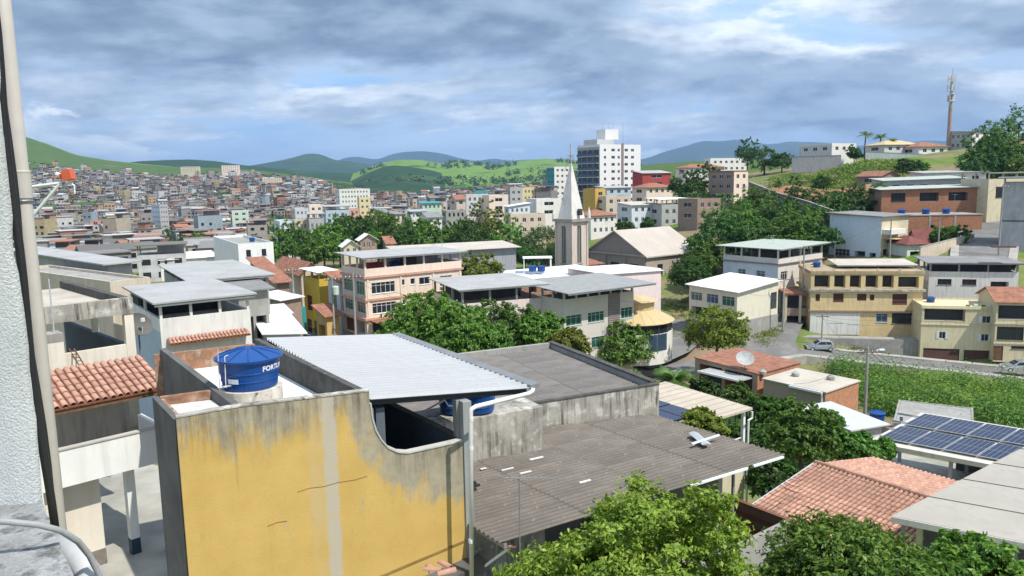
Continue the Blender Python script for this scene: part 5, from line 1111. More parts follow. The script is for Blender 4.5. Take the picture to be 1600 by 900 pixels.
M().box(.3, 5, -2.2, -.36, _h*.26, _h*.275).obj('awning', 'clay_old', _t); M().box(6, _w, -1.8, -.36, _h*.24, _h*.255).obj('awning', 'brown_plaster', _t)
M().box(_w*.85, _w*.85+.8, -.45, -.003, _h*.71, _h*.71+.5).obj('air_conditioner', 'grey_plaster', _t)
tank_obj('water_tank', 'pale blue water tank under the pink building terrace roof', (_t.location+uv(36)[0]*6+uv(36)[1]*3+Vector((0, 0, _h+.1))), .8, 1., 18)
M().box(2.2, 4.2, 3, 4.5, _h+.02, _h+1.3).obj('terrace_bar', 'red_paint', _t); M().box(8, 10, 4, 5.5, _h+.02, _h+1.8).obj('terrace_store', 'dark_concrete', _t)
# --- centre
bld('beige_roof_warehouse', 'long warehouse with beige roof and grey metal side behind the pink building', (627, 396), 134, 22, xr=806, D=8, z0=-12, wall='grey_cladding', wins=[('R', .04, .14, .6, .85, 'dark'), ('R', .2, .3, .6, .85, 'dark'), ('R', .36, .46, .6, .85, 'dark')], roof=dict(type='plate', mat='beige_roof', ov=.8, slope=(.0, .06)), cat='warehouse')
bld('open_grey_hall', 'dark open hall under a long plain grey roof right of the pink building', (722, 485), 92, 22, xr=850, D=12, z0=-11, wall='blush_wall', wins=[('R', .02, .5, .05, .35, 'open')], roof=dict(type='shed', h=2.6, hp=.75, mat='metal_roof', slope=(.0, .0), ov=.6, post='steel', back=(.02, .98, .6, .62), bmat='dark_concrete'), cat='hall')
_t, _w, _d, _h = BL['dark open hall under a long plain grey roof right of the pink building']
for i in range(4): M().box(.6+i*1.7, 2.1+i*1.7, -2.2, -.2, _h-.9, _h-.84).obj('solar_panel', 'solar_cell', _t)
bld('grey_office', 'modern grey building with dark window band and overhanging flat roof', (881, 478), 92, 34, xr=990, xl=845, z0=-14.5, wall='office_grey', wins=[('R', .03, .24, .77, .885, 'green'), ('R', .33, .56, .77, .885, 'green'), ('R', .81, .985, .76, .885, 'green'), ('L', .1, .5, .77, .88, 'green'), ('R', .05, .2, .50, .58, 'green'), ('R', .38, .56, .48, .60, 'green'), ('R', .84, .985, .50, .60, 'green'), ('R', .02, .2, .02, .18, 'open'), ('L', .3, .9, .02, .15, 'open')],
    roof=dict(type='shed', h=1.95, hp=.75, mat='slate_roof', slope=(.0, .035), ov=1.6, n=6, pmat='office_grey', back=(.02, .98, .35, .37), bmat='navy_wall', rect=(-1.2, 13.2, -2.4, 8.5)))
_t, _w, _d, _h = BL['modern grey building with dark window band and overhanging flat roof']
M().box(_w*.62, _w*.79, -.08, -.002, _h*.35, _h+.81).obj('brown_panel', 'taupe', _t)
def yellow_canopy():
    P = W(1016, 548, 97); z0 = P.z; t = thing('yellow_roof_shop', 'shop with rounded pale yellow metal roof at the street corner', 'shop', (P.x-1.2, P.y+5, z0)); zt = W(1020, 508, 97).z-z0; n = 14
    for i in range(n):
        a0 = R(-200+i*230/n); a1 = R(-200+(i+1)*230/n-.4); m = M(); r0, r1 = 2.0, 5.3
        m.slab([(r1*math.cos(a0), r1*math.sin(a0), zt), (r1*math.cos(a1), r1*math.sin(a1), zt), (r0*math.cos(a1), r0*math.sin(a1), zt+1.7), (r0*math.cos(a0), r0*math.sin(a0), zt+1.7)], .07); m.obj('roof_panel', 'yellow_sheet', t)
    m = M(); m.lathe([(5.0, -2), (5.0, zt-1.35)], 28); m.obj('wall', 'white_plaster', t); m = M(); m.lathe([(4.85, zt-1.35), (4.85, zt-.05)], 28); m.obj('window_band', 'glass', t)
    for i in range(12): a = R(-200+i*20); M().box(4.86*math.cos(a)-.08, 4.86*math.cos(a)+.08, 4.86*math.sin(a)-.08, 4.86*math.sin(a)+.08, zt-1.36, zt-.02).obj('mullion', 'dark_paint', t)
    m = M(); m.lathe([(2.6, zt+1.0), (2.6, zt+2.6), (3.1, zt+2.55), (.1, zt+3.3)], 20); m.obj('upper_roof', 'yellow_sheet', t)
    for i in range(5):
        a0 = R(-78+i*7); a1 = R(-78+i*7+6.4); M().add([(5.03*math.cos(q), 5.03*math.sin(q), z_) for z_ in (-.2, 2.0) for q in (a0, a1)], [(0, 1, 3, 2)]).obj('shop_shutter', 'navy_base', t)
yellow_canopy()
bld('white_roof_long', 'long low building with bright white roof in front of the church tower', (787, 440), 118, 25, xr=942, D=9, z0=-13, wall='brick_old', wins=G('R', 6, 1, kind='open', zf=(.55, .8), zlo=.5), roof=dict(type='plate', mat='white_roof', slope=(.01, .03), ov=.6), cat='hall')
bld('blush_hall', 'tall blank pale pink wall with stepped top beside the white roof', (945, 429), 116, 34, xr=1033, D=9, z0=-13, wall='blush_wall', roof=dict(type='plate', mat='white_roof', slope=(-.03, .02), ov=.3, h=.1), cat='hall')
for k, (px, lb) in enumerate(((832, 'dark blue water tank on the long white roof'), (846, 'second dark water tank on the long white roof, nearer the church'))):
    p = W(px, 424, 124); tank_obj('water_tank', lb, tuple(p), .7, .8, 16)
def shelter():
    p = W(840, 424, 125); t = thing('roof_shelter', 'small white shelter roof standing above the long white roof', 'shelter', tuple(p)); M().box(-2.4, 2.4, -1, 2, 2.2, 2.32).obj('roof', 'white_metal', t)
    for x in (-2.2, 2.2):
        for y in (-.8, 1.8): M().box(x-.06, x+.06, y-.06, y+.06, -.5, 2.2).obj('post', 'white_metal', t)
shelter()
# --- church
def church():
    bld('church_nave', 'church nave with grey stone gable and long beige roof', (1010, 399), 150, 38, xr=1092, xl=917, z0=-10, wall='church_side', wallL='church_stone', wins=[('L', .12, .24, .35, .72, 'dark'), ('L', .42, .56, .35, .72, 'dark'), ('L', .74, .88, .35, .72, 'dark'), ('R', .2, .3, .3, .7, 'dark'), ('R', .5, .6, .3, .7, 'dark')], roof=dict(type='gable', rise=4.6, ov=.5, mat='church_roof', axis='u', t=.25), cat='church')  # grey of the gable end also holds the shade on it
    t, Wd, D, H = BL['church nave with grey stone gable and long beige roof']
    for y in (.3, D*.33, D*.66, D-.6): M().box(-.25, .0, y-.2, y+.35, 0, H-.3).obj('buttress', 'church_stone', t)
    M().box(-.3, -.004, -.2, D+.2, H-.35, H-.05).obj('pediment_band', 'church_side', t)
    P = W(893.5, 347, 146); A = 42; tt = thing('church_tower', 'slender church bell tower with tall white pyramid spire', 'church tower', (P.x, P.y, -9.5), R(A)); u, v = uv(A); w = tocol(P, u, 921); d = tocol(P, v, 873); w = d = (w+d)/2; H = P.z+9.5
    m = M(); hs = [(w*.34, w*.62, H*.40, H*.94, .4), (w*.36, w*.60, H*.1, H*.32, .4)]
    for f in 'RLEB':
        T, L = face_T(f, w, d); holed_wall(m, T, L, 0, H, hs, mi=0)
    m.obj('shaft', ['church_tower_mat', 'dark_paint'], tt)
    for f in 'RL':
        T, L = face_T(f, w, d)
        for a, b, z0_, z1_, _ in hs:
            g = M(); c = (a+b)/2; r_ = (b-a)/2; n = 8
            pts = [(c-r_*math.cos(math.pi*i/n), z1_-r_+r_*1.4*math.sin(math.pi*i/n)) for i in range(n+1)]
            for (xa, za), (xb, zb) in zip(pts[:-1], pts[1:]): g.add([T @ Vector(p) for p in ((xa,.02,max(za, z1_-r_)),(xb,.02,max(zb, z1_-r_)),(xb,.02,z1_+.4),(xa,.02,z1_+.4))], [(0,1,2,3)])
            for k in range(1, 3): x = a+(b-a)*k/3; g.box(x-.04, x+.04, .15, .22, z0_, z1_, 0, T)
            o = link('lancet_window', None, tt) if False else g.obj('lancet_window', 'church_tower_mat', tt); q = M(); q.box(a, b, .3, .33, z0_, z1_, 0, T); q.obj('pane', 'green_glass', o)
            s = M(); s.box(a-.25, b+.25, -.15, .1, z0_-.25, z0_-.02, 0, T); s.obj('sill', 'church_stone', tt)
    for x in (0, w): 
        for y in (0, d): M().box(x-.18, x+.18, y-.18, y+.18, 0, H).obj('corner_pier', 'church_tower_mat', tt)
    M().box(-.5, w+.5, -.5, d+.5, H, H+.55).obj('cornice', 'church_stone', tt)
    zt = zrow(P.x, P.y+w*.7, 256)+9.5; m = M(); k = .47; e = .28; base = [(e,e),(w-e,e),(w-e,d-e),(e,d-e)]; topq = [(w*k,d*k),(w*(1-k),d*k),(w*(1-k),d*(1-k)),(w*k,d*(1-k))]
    m.add([(p[0],p[1],H+.55) for p in base]+[(p[0],p[1],zt) for p in topq], [(0,1,5,4),(1,2,6,5),(2,3,7,6),(3,0,4,7),(4,5,6,7)]); m.obj('spire', 'spire_white', tt)
    M().box(w*.45, w*.62, -.38, .3, H+1.2, H+2.4).obj('dormer', 'dark_paint', tt)
    for x in (-.3, w+.3):
        for y in (-.3, d+.3): m = M(); m.lathe([(.32, H+.5), (.3, H+1.4), (.02, H+2.8)], 8, (x, y, 0)); m.obj('pinnacle', 'spire_white', tt)
    zc = zrow(P.x, P.y+w*.7, 224)+9.5; m = M(); c = (w/2, d/2)
    for sx in (-1, 1):
        for sy in (-1, 1): m.tube([(c[0]+sx*.9, c[1]+sy*.9, zt-1.5), (c[0]+sx*.12, c[1]+sy*.12, zc-2.2)], .055, 5)
    for q in (.25, .55): 
        z = zt+(zc-zt)*q-.6; r_ = .75*(1-q)+.1; m.tube([(c[0]+r_,c[1]+r_,z),(c[0]-r_,c[1]+r_,z),(c[0]-r_,c[1]-r_,z),(c[0]+r_,c[1]-r_,z),(c[0]+r_,c[1]+r_,z)], .045, 5)
    m.obj('cross_frame', 'steel', tt); m = M(); m.box(c[0]-.09, c[0]+.09, c[1]-.09, c[1]+.09, zt, zc); m.box(c[0]-.7, c[0]+.7, c[1]-.09, c[1]+.091, zc-1.4, zc-1.2); m.obj('cross', 'grey_plaster', tt)
    p = W(902, 412, 148); M().box(w+.2, w+4.5, 1.0, d+2, 0, H*.36).obj('porch', 'church_stone', tt); m = M(); m.slab([(w+.1, -.2, H*.36), (w+5, -.2, H*.36), (w+5, d+2.3, H*.44), (w+.1, d+2.3, H*.44)], .15); m.obj('porch_roof', 'clay_old', tt)
church()
# --- right: houses round the junction
bld('cream_corner_house', 'cream single-storey house with bright white roof and green windows', (1152, 457), 112, 38, xr=1216, xl=1077, yb=507, wall='pale_cream_wall', wins=[('L', .04, .28, .58, .85, 'green'), ('L', .38, .62, .56, .85, 'blue'), ('L', .70, .95, .54, .84, 'green'), ('L', .05, .9, .02, .38, 'open'), ('R', .82, .97, .25, .8, 'none')], roof=dict(type='plate', mat='white_roof', slope=(.07, .035), ov=.5), cat='house')
_t, _w, _d, _h = BL['cream single-storey house with bright white roof and green windows']
M().box(-.06, _w+.06, -.06, _d+.06, -5, .35).obj('plinth', 'concrete', _t)
bld('white_terrace_house', 'white two-storey house with grey roofed terrace behind the cream house', (1216, 413), 126, 38, xr=1285, xl=1130, yb=482, wall='white_terr', wallL='blue_white', wins=[('L', .28, .42, .62, .82, 'bars'), ('L', .62, .77, .62, .82, 'bars'), ('R', .06, .2, .62, .82, 'glass'), ('R', .5, .68, .5, .9, 'blue'), ('R', .72, .98, .5, .9, 'dark'), ('R', .05, .5, .1, .4, 'blue'), ('R', .6, .95, .1, .4, 'open')],  # left face tinted bluish for the shade it stands in
    roof=dict(type='shed', h=2.6, hp=.95, mat='green_grey_roof', slope=(.015, -.0), ov=1.0, pmat='white_terr', back=(.05, .95, .5, .53), bmat='dark_concrete'), bands=[(.985, .18, .25, 'taupe'), (.42, .18, .3, 'ochre_plaster')], cat='house')
bld('blue_white_house', 'pale blue modern house with white lean-to and beige awning', (1378, 339), 146, 34, xr=1420, xl=1297, yb=412, wall='cream_plaster', wallL='pale_blue', wins=[('L', .12, .42, .02, .26, 'glass'), ('L', .52, .72, .04, .24, 'open'), ('L', .80, .92, .04, .22, 'open'), ('R', .1, .9, .02, .30, 'open')], roof=dict(type='plate', mat='dark_roof', slope=(0, .04), ov=.6), cat='house',
    boxes=[('awning', 'yellow_sheet', .5, 5.5, -2.6, -.05, 4.7, 4.82), ('balcony', 'white_plaster', .3, 6.0, -1.6, -.02, 5.6, 6.5)])
_yw = [('R', .045, .085, .55, .66, 'brown'), ('R', .205, .30, .535, .67, 'brown'), ('R', .42, .505, .56, .665, 'brown'), ('R', .535, .575, .565, .655, 'brown'), ('R', .735, .865, .50, .665, 'brown'), ('R', .02, .1, .14, .36, 'none'), ('R', .17, .30, .22, .37, 'dark'), ('R', .34, .44, .2, .37, 'dark'), ('R', .60, .70, .24, .37, 'blue'), ('R', .74, .96, .22, .38, 'dark'),
       ('R', .03, .17, .76, .94, 'open'), ('R', .21, .31, .76, .94, 'open'), ('R', .35, .45, .76, .94, 'open'), ('R', .49, .60, .76, .94, 'open'), ('R', .64, .74, .76, .94, 'open'), ('R', .78, .96, .76, .92, 'open')]
bld('ochre_apartment_house', 'ochre apartment house with brown arched shutters and columned top terrace', (1268, 424), 119, -9, Wd=16.4, D=9, yb=527, wall='ochre_wall', wins=_yw, roof=dict(type='shed', h=.5, hp=.0, mat='beige_roof', ov=.2, slope=(0, .05), rect=(4.5, 16.6, 3, 9.5)), bands=[(.70, .35, .35, 'stained_wall'), (.40, .2, .3, 'brown_plaster'), (.96, .45, .12, 'dirty_ochre')], cat='apartment house')
_t, _w, _d, _h = BL['ochre apartment house with brown arched shutters and columned top terrace']
M().box(.05, 7.4, -.06, -.003, 0.5, _h*.37).obj('white_facade', 'white_plaster', _t); M().box(-3.5, -.01, 1.5, 7, _h*.30, _h*.33).obj('porch_slab', 'brown_plaster', _t); M().box(-3.6, -.01, 1.3, 7, _h*.62, _h*.65).obj('porch_roof', 'clay_old', _t)
for x, y in ((-3.4, 1.6), (-1.2, 1.6), (-3.4, 6.6)): M().box(x-.18, x+.18, y-.18, y+.18, -3, _h*.62).obj('porch_column', 'cream_plaster', _t)
M().box(-3.5, -.02, 1.5, 1.65, _h*.33, _h*.42).obj('porch_rail', 'brown_plaster', _t); M().box(-3.4, -.02, 5, 5.2, -2, _h*.62).obj('porch_wall', 'navy_wall', _t)
bld('retaining_wall', 'grey concrete retaining wall under the ochre apartment house', (1236, 527), 116, -13, Wd=19.5, D=2, z0=-18, wall='concrete', roof=dict(hp=.0), cat='wall')
_cw = [('R', .03, .51, .76, .985, 'open'), ('R', .71, .80, .74, .87, 'shutter'), ('R', .22, .29, .42, .55, 'shutter'), ('R', .71, .79, .40, .53, 'shutter'), ('R', .04, .47, .0, .23, 'garage'), ('R', .52, .95, .0, .22, 'garage')]
bld('cream_garage_house', 'cream house with two brown garage doors under shuttered windows', (1441, 481), 111, -15, Wd=11.2, D=8, yb=562, wall='cream_wall', wins=_cw, roof=dict(hp=.35, mat='floor_concrete'), bands=[(.68, .16, .1, 'cream_wall'), (.99, .2, .12, 'cream_wall')], cat='house')
_t, _w, _d, _h = BL['cream house with two brown garage doors under shuttered windows']
for i in range(5): M().box(5.9+i*1.0, 6.35+i*1.0, .3, .75, _h+.07, _h+.5+.12*(i % 2)).obj('roof_plant', ['leaf_olive', 'white_plaster', 'leaf_tree', 'white_plaster', 'leaf_dark'][i], _t)
bld('white_upper_house', 'white upper house with brown awning behind the cream garage house', (1452, 428), 122, -15, Wd=12.6, D=8, z0=-12, wall='white_plaster', wins=[('R', .10, .26, .78, .90, 'dark'), ('R', .38, .54, .78, .90, 'dark'), ('R', .70, .9, .70, .86, 'open')], roof=dict(type='shed', h=1.9, hp=.4, mat='dark_roof', ov=.6, slope=(0, .02), post='steel', back=(.02, .98, .3, .33), bmat='dark_paint'), cat='house', boxes=[('awning', 'brown_shutter', 8.4, 11.6, -1.3, -.05, 12.2, 12.4)])
bld('cream_tile_house', 'cream house with red tiled balcony roof at the right border', (1558, 470), 107, -15, Wd=12, D=8, yb=565, wall='cream_wall', wins=[('R', .02, .6, .70, .93, 'open'), ('R', .02, .3, .36, .58, 'dark'), ('R', .34, .7, .44, .58, 'brown'), ('R', .0, .1, .02, .26, 'door'), ('R', .18, .34, .22, .27, 'dark')], roof=dict(type='gable', rise=1.5, mat='clay_old', ov=.4, axis='u'), bands=[(.62, .2, .1, 'cream_wall'), (.30, .2, .1, 'cream_wall')], cat='house')
bld('alley_wall', 'dark narrow passage wall between the ochre and cream houses', (1426, 440), 118, -12, Wd=2.2, D=4, z0=-18, wall='dark_concrete', roof=dict(hp=.2), cat='wall')  # dark block fills the alley, its shade put into the colour
# --- brick complex on the right slope
bld('brick_house', 'unfinished red brick house with concrete frame on the right slope', (1381, 338), 158, -4, Wd=19.5, D=9, z0=-8, wall='brick', wins=[('R', .46, .52, .72, .83, 'open')], roof=dict(hp=.0), cat='house')
_t, _w, _d, _h = BL['unfinished red brick house with concrete frame on the right slope']
for x in (0.02, 4.5, 9, 14): M().box(x, x+.35, -.06, -.003, 0, _h).obj('concrete_column', 'concrete', _t)
M().box(0, _w, -.07, -.004, _h*.62, _h*.66).obj('concrete_beam', 'concrete', _t); M().box(-.1, _w+.1, -.1, _d, _h+.003, _h+.18).obj('roof_slab', 'concrete', _t)
for px, lb in ((1410, 'blue water tank on the brick house roof, leftmost'), (1448, 'dark blue water tank in the middle of the brick house roof'), (1480, 'bright blue tank at the right end of the brick house roof')):
    p = W(px, 304, 160); tank_obj('water_tank', lb, (p.x, p.y, _t.location.z+_h+.18), .8, .9, 16)
bld('roof_terrace_long', 'long grey terrace roof above the red brick house', (1378, 297), 170, -6, Wd=20, D=8, z0=-6, wall='brick', wins=[('R', .1, .25, .82, .95, 'dark'), ('R', .4, .6, .82, .95, 'open'), ('R', .7, .9, .82, .95, 'open')], roof=dict(type='plate', mat='green_grey_roof', slope=(.015, .05), ov=.6), cat='house')
bld('grey_roof_row', 'grey-roofed house row second above the red brick house', (1382, 283), 182, -5, Wd=18, D=8, z0=-4, wall='light_grey', wins=G('R', 5, 1, zlo=.7, kind='dark', fw_=.5), roof=dict(type='plate', mat='green_grey_roof', slope=(.02, .06), ov=.6), cat='house')
bld('upper_grey_house', 'pale house with light grey roof below the big dark tree', (1445, 271), 195, -3, Wd=15, D=8, z0=0, wall='white_plaster', wins=G('R', 4, 1, zlo=.7, kind='dark', fw_=.5), roof=dict(type='plate', mat='metal_roof', slope=(.01, .05), ov=.6), cat='house')
bld('small_red_roof_house', 'little green-white house with dark red roof beside the brick house', (1432, 372), 147, 30, xr=1482, xl=1420, z0=-8, wall='mint_plaster', wins=[('R', .3, .6, .4, .8, 'open')], roof=dict(type='gable', rise=1.6, mat='dark_red_roof', ov=.6, axis='u'), cat='house')
bld('porch_red_house', 'low white house with arched porch and dark red roof beside the pale blue house', (1418, 382), 142, 10, xr=1450, D=6, z0=-8, wall='white_plaster', wins=[('R', .15, .75, .3, .8, 'open')], roof=dict(type='hip', rise=1.4, mat='dark_red_roof', ov=.5), cat='house')
bld('grey_corner_building', 'tall plain grey building cut off by the right border', (1568, 292), 138, -33, Wd=12, D=8, z0=-9, wall='grey_stain', wins=[('R', .35, .6, .62, .74, 'dark'), ('R', .35, .6, .3, .42, 'dark'), ('R', .3, .8, .02, .2, 'open')], roof=dict(type='shed', h=1.7, hp=.8, mat='metal_roof', ov=.9, slope=(0, 0), post='concrete', back=(.3, .98, .3, .9), bmat='cream_plaster'), bands=[(.66, .25, .06, 'dark_concrete'), (.33, .25, .06, 'dark_concrete')])
bld('side_terrace', 'flat grey terrace roof above the plain grey corner building', (1545, 283), 165, 10, Wd=14, D=8, z0=-4, wall='cream_plaster', wins=G('R', 3, 1, zlo=.6, kind='dark', fw_=.5), roof=dict(type='shed', h=1.8, hp=.5, mat='metal_roof', ov=.6, slope=(0, 0)), cat='house')
# --- brick workshop pair below the street
bld('brick_workshop', 'brick workshop with old red tile roof and open dark front below the street', (1184, 584), 70, 36, xr=1250, xl=1086, z0=-12, wall='brick_orange', wallL='brick_side', wins=[('L', .08, .45, .55, .95, 'open'), ('L', .5, .92, .5, .95, 'open'), ('R', .3, .4, .6, .8, 'open')], roof=dict(type='plate', mat='clay_old', slope=(.0, .03), ov=.1, h=.05), cat='workshop')
_t, _w, _d, _h = BL['brick workshop with old red tile roof and open dark front below the street']
M().box(-1.9, -.05, .5, _d-2, _h-.55, _h-.45).obj('awning', 'metal_roof', _t); M().box(-2.0, -1.9, .4, _d-2, _h-.6, _h-.42).obj('awning_trim', 'white_metal', _t)
for k, y in enumerate((2.2, 3.3, 4.4)): M().box(.3, .7, y, y+.8, _h-1.4, _h-.7).obj('red_crate', 'red_paint', _t)
dish('satellite_dish', 'pale round satellite dish on the brick workshop roof', tuple(W(1164, 568, 71.5)-Vector((0,0,.6))), .85, R(-100), R(50), 'grey_plaster')
bld('brick_annex', 'orange brick annex with plain beige sheet roof beside the workshop', (1290, 613), 64, 38, xr=1342, xl=1193, z0=-12, wall='brick_orange', wallL='brick_side', wins=[('L', .42, .98, .05, .72, 'open')], roof=dict(type='plate', mat='beige_plain', slope=(.0, .0), ov=.12, h=.05), cat='workshop')
_t, _w, _d, _h = BL['orange brick annex with plain beige sheet roof beside the workshop']
for k, (x, y) in enumerate(((1.2, 7.), (2.8, 4.6), (4.0, 1.8))): M().lathe([(.35, _h+.1), (.35, _h+.35), (.05, _h+.55)], 12, (x, y, 0)).obj('roof_vent', 'concrete', _t)
M().box(-.3, -.05, .2, _d*.55, _h-.18, _h+.0).obj('gutter', 'white_metal', _t); M().tube([(-.15, .25, _h-.2), (-.15, .25, .5)], .07, 8).obj('downpipe', 'pvc', _t)
bld('pale_roof_shed', 'low shed with smooth pale grey roof below the orange brick annex', (1330, 672), 54, 20, xr=1378, xl=1252, z0=-12, wall='light_grey', roof=dict(type='plate', mat='pale_sheet', slope=(0, .02), ov=.4), cat='shed')
bld('grey_flat_shed', 'flat grey roof slab with blue tank below the street lamp', (1395, 662), 58, -30, Wd=5.5, D=7, z0=-12, wall='concrete', roof=dict(hp=.1), cat='shed')
_p = W(1370, 658, 60); tank_obj('water_tank', 'small blue water tank on the flat grey slab below the street lamp', (_p.x, _p.y, _p.z), .62, .7, 18)
# ================================================================== roads, walls, street furniture
def road(name, pts, wid, mat='asphalt', lift=.16, kerb=True):
    """pts: (x,y,z) centre line"""
    P = [Vector(p) for p in pts]; m = M(); L = []; Rr = []
    for i, p in enumerate(P):
        d = (P[min(i+1, len(P)-1)]-P[max(i-1, 0)]); d.z = 0; d.normalize(); n = Vector((-d.y, d.x, 0)); w = wid[i] if isinstance(wid, list) else wid
        L.append(p+n*w/2+Vector((0,0,lift))); Rr.append(p-n*w/2+Vector((0,0,lift)))
    for i in range(len(P)-1): m.quad(Rr[i], Rr[i+1], L[i+1], L[i])
    o = m.obj(name, mat); tag(o, kind='structure')
    if kerb:
        for S, sg in ((L, 1), (Rr, -1)):
            k = M()
            for i in range(len(S)-1):
                d = (S[i+1]-S[i]); d.z = 0; d.normalize(); n = Vector((-d.y, d.x, 0))*sg
                a, b = S[i], S[i+1]; q = n*1.3; hgt = Vector((0,0,.14)); dn = Vector((0,0,-1))
                k.add([a+dn, b+dn, b+hgt, a+hgt, a+q+hgt, b+q+hgt, a+q+dn, b+q+dn], [(0,1,2,3) if sg < 0 else (3,2,1,0), (3,2,5,4) if sg < 0 else (4,5,2,3), (4,5,7,6) if sg < 0 else (6,7,5,4)])
            o = k.obj('pavement', 'pavement'); tag(o, kind='structure')
def gp(px, py, Y): return tuple(W(px, py, Y))
road('street', [gp(*q) for q in ROADS[0]], [6, 6, 7.5, 8, 7.5, 6.5, 5.5, 5, 5, 5, 5])
road('street', [gp(*q) for q in ROADS[1]], [9, 7, 6, 6], lift=.175, kerb=False)
road('street', [gp(*q) for q in ROADS[2]], [8, 8, 7, 6], lift=.167, kerb=False)
road('street', [gp(*q) for q in ROADS[3]], [7, 8, 8, 8, 7], lift=.2)
road('street', [gp(*q) for q in ROADS[4]], [7, 6.5, 6, 5, 5], lift=.2)
def wall_run(name, label, pts, th, h, mat, cat='wall'):
    t = thing(name, label, cat, pts[0]); o = Vector(pts[0])
    for a, b in zip(pts[:-1], pts[1:]):
        a = Vector(a)-o; b = Vector(b)-o; d = (b-a); d.z = 0; d.normalize(); n = Vector((-d.y, d.x, 0))*th; dn = Vector((0, 0, -3)); hh = Vector((0, 0, h))
        M().add([a+dn, b+dn, b+n+dn, a+n+dn, a+hh, b+hh, b+n+hh, a+n+hh], [(0,3,2,1),(4,5,6,7),(0,1,5,4),(1,2,6,5),(2,3,7,6),(3,0,4,7)]).obj('wall', mat, t)
        M().add([a+hh-n*.2, b+hh-n*.2, b+n*1.2+hh, a+n*1.2+hh, a+hh-n*.2+Vector((0,0,.08)), b+hh-n*.2+Vector((0,0,.08)), b+n*1.2+hh+Vector((0,0,.08)), a+n*1.2+hh+Vector((0,0,.08))], [(4,5,6,7),(0,1,5,4),(1,2,6,5),(2,3,7,6),(3,0,4,7)]).obj('coping', 'pavement', t)
    return t
wall_run('low_street_wall', 'low mouldy concrete wall along the lower edge of the street', [gp(1290, 571, 106), gp(1380, 583, 103), gp(1480, 596, 100.5), gp(1600, 608, 98), gp(1700, 618, 96)], .25, .35, 'mould_and_shade')
wall_run('slope_wall', 'grey concrete wall running down the green slope right of the brown flats', [gp(1170, 290, 210), gp(1215, 308, 190), gp(1262, 322, 172), gp(1300, 336, 160)], .3, 1.0, 'dark_wall')
wall_run('hilltop_wall', 'grey wall along the hilltop below the low white house', [gp(1237, 256, 262), gp(1314, 254, 255)], .3, 2.4, 'grey_plaster')
wall_run('hilltop_wall', 'pale concrete wall on the hilltop below the yellow-roofed house', [gp(1352, 252, 250), gp(1442, 256, 245)], .3, 3., 'light_grey')
wall_run('garden_wall', 'sandy garden wall left of the sloping road', [gp(1438, 400, 134), gp(1490, 386, 141), gp(1522, 378, 146)], .25, 1.5, 'beige_plaster')
def pole(name, label, p, h, lamp=None, arms=1, r=.14, group=None, mat='concrete'):
    t = thing(name, label, 'utility pole', p, 0, group); m = M(); m.tube([(0, 0, -1), (0, 0, h)], [r*1.25, r*.75], 9); m.obj('post', mat, t)
    for k in range(arms): M().box(-1., 1., -.05, .05, h-.5-.8*k, h-.4-.8*k).obj('crossarm', 'wood', t)
    for x in (-.9, -.45, .45, .9): M().lathe([(.05, h-.4), (.06, h-.3), (.02, h-.22)], 7, (x, 0, 0)).obj('insulator', 'white_metal', t) if arms else None
    if lamp:
        M().tube([(0, 0, h-.9), (lamp[0]*.6, lamp[1]*.6, h-.3), (lamp[0], lamp[1], h-.25)], .035, 6).obj('lamp_arm', 'steel', t); M().box(lamp[0]-.25, lamp[0]+.25, lamp[1]-.12, lamp[1]+.12, h-.35, h-.22).obj('lamp_head', 'white_metal', t)
    return t
b_ = W(1352, 632, 70); pole('street_lamp', 'concrete lamp post beside the orange brick annex', (b_.x, b_.y, gz(b_.x, b_.y)), zrow(b_.x, b_.y, 543)-gz(b_.x, b_.y), (1.4, .2), 1)
POLES = {}
for k, (px, pyb, pyt, Y, lb) in enumerate(((1223, 512, 432, 116, 'dark utility pole between cream house and ochre house'), (1254, 470, 384, 122, 'grey pole in front of the white terrace house'), (1283, 556, 490, 112, 'pole standing behind the silver hatchback'), (463, 530, 418, 100, 'utility pole on the left side of the narrow street'),
     (524, 545, 432, 97, 'utility pole with transformer before the pink building'), (557, 548, 428, 94, 'pale utility pole at the pink building corner'), (1538+22, 400, 288, 132, 'utility pole beside the plain grey corner building'), (1465, 402, 342, 140, 'thin pole before the little house with dark red roof'), (1390, 400, 340, 143, 'thin pole next to the beige awning'))):
    p = W(px, pyb, Y); h = zrow(p.x, p.y, pyt)-p.z; POLES[k] = (p, h); pole('utility_pole', lb, tuple(p), h, None, 1 if k not in (7, 8) else 0, .13)
def wire(a, b, sag, r, label, cat='cable', group='overhead wires'):
    a = Vector(a); b = Vector(b); pts = [a.lerp(b, i/10)-Vector((0, 0, sag*4*(i/10)*(1-i/10))) for i in range(11)]
    o = M().tube(pts, r, 5).obj('overhead_wire', 'cable_black', None, True); tag(o, label, cat, group)
tp = lambda k, dz=-.3, dx=0: POLES[k][0]+Vector((dx, 0, POLES[k][1]+dz))
for dx, sd in ((-.9, 'left'), (.9, 'right')):
    wire(tp(0, -.2, dx), tp(2, -.2, dx), .5, .012, 'sagging wire between the poles at the road junction, '+sd)
    wire(tp(3, -.2, dx), tp(4, -.2, dx), .6, .012, 'sagging wire over the narrow street left of the pink building, '+sd)
    wire(tp(4, -.2, dx), tp(5, -.2, dx), .3, .012, 'short wire between the two poles before the pink building, '+sd)
    wire(tp(1, -.2, dx), tp(0, -.2, dx), .4, .012, 'wire from the grey pole to the dark pole at the junction, '+sd)
wire(W(1362, 546, 70.), W(1610, 650, 60), 1.2, .02, 'long wire sagging over the green slope at the right'); wire(W(1362, 552, 70.), W(1610, 672, 58), 1.3, .02, 'lower long wire sagging over the green slope at the right')
for i in range(3): wire(W(1195, 722+i*8, 24), W(1252, 752+i*9, 30), .15, .012, ['upper', 'middle', 'lower'][i]+' thin wire from the brown-grey roof to the red tiled house')
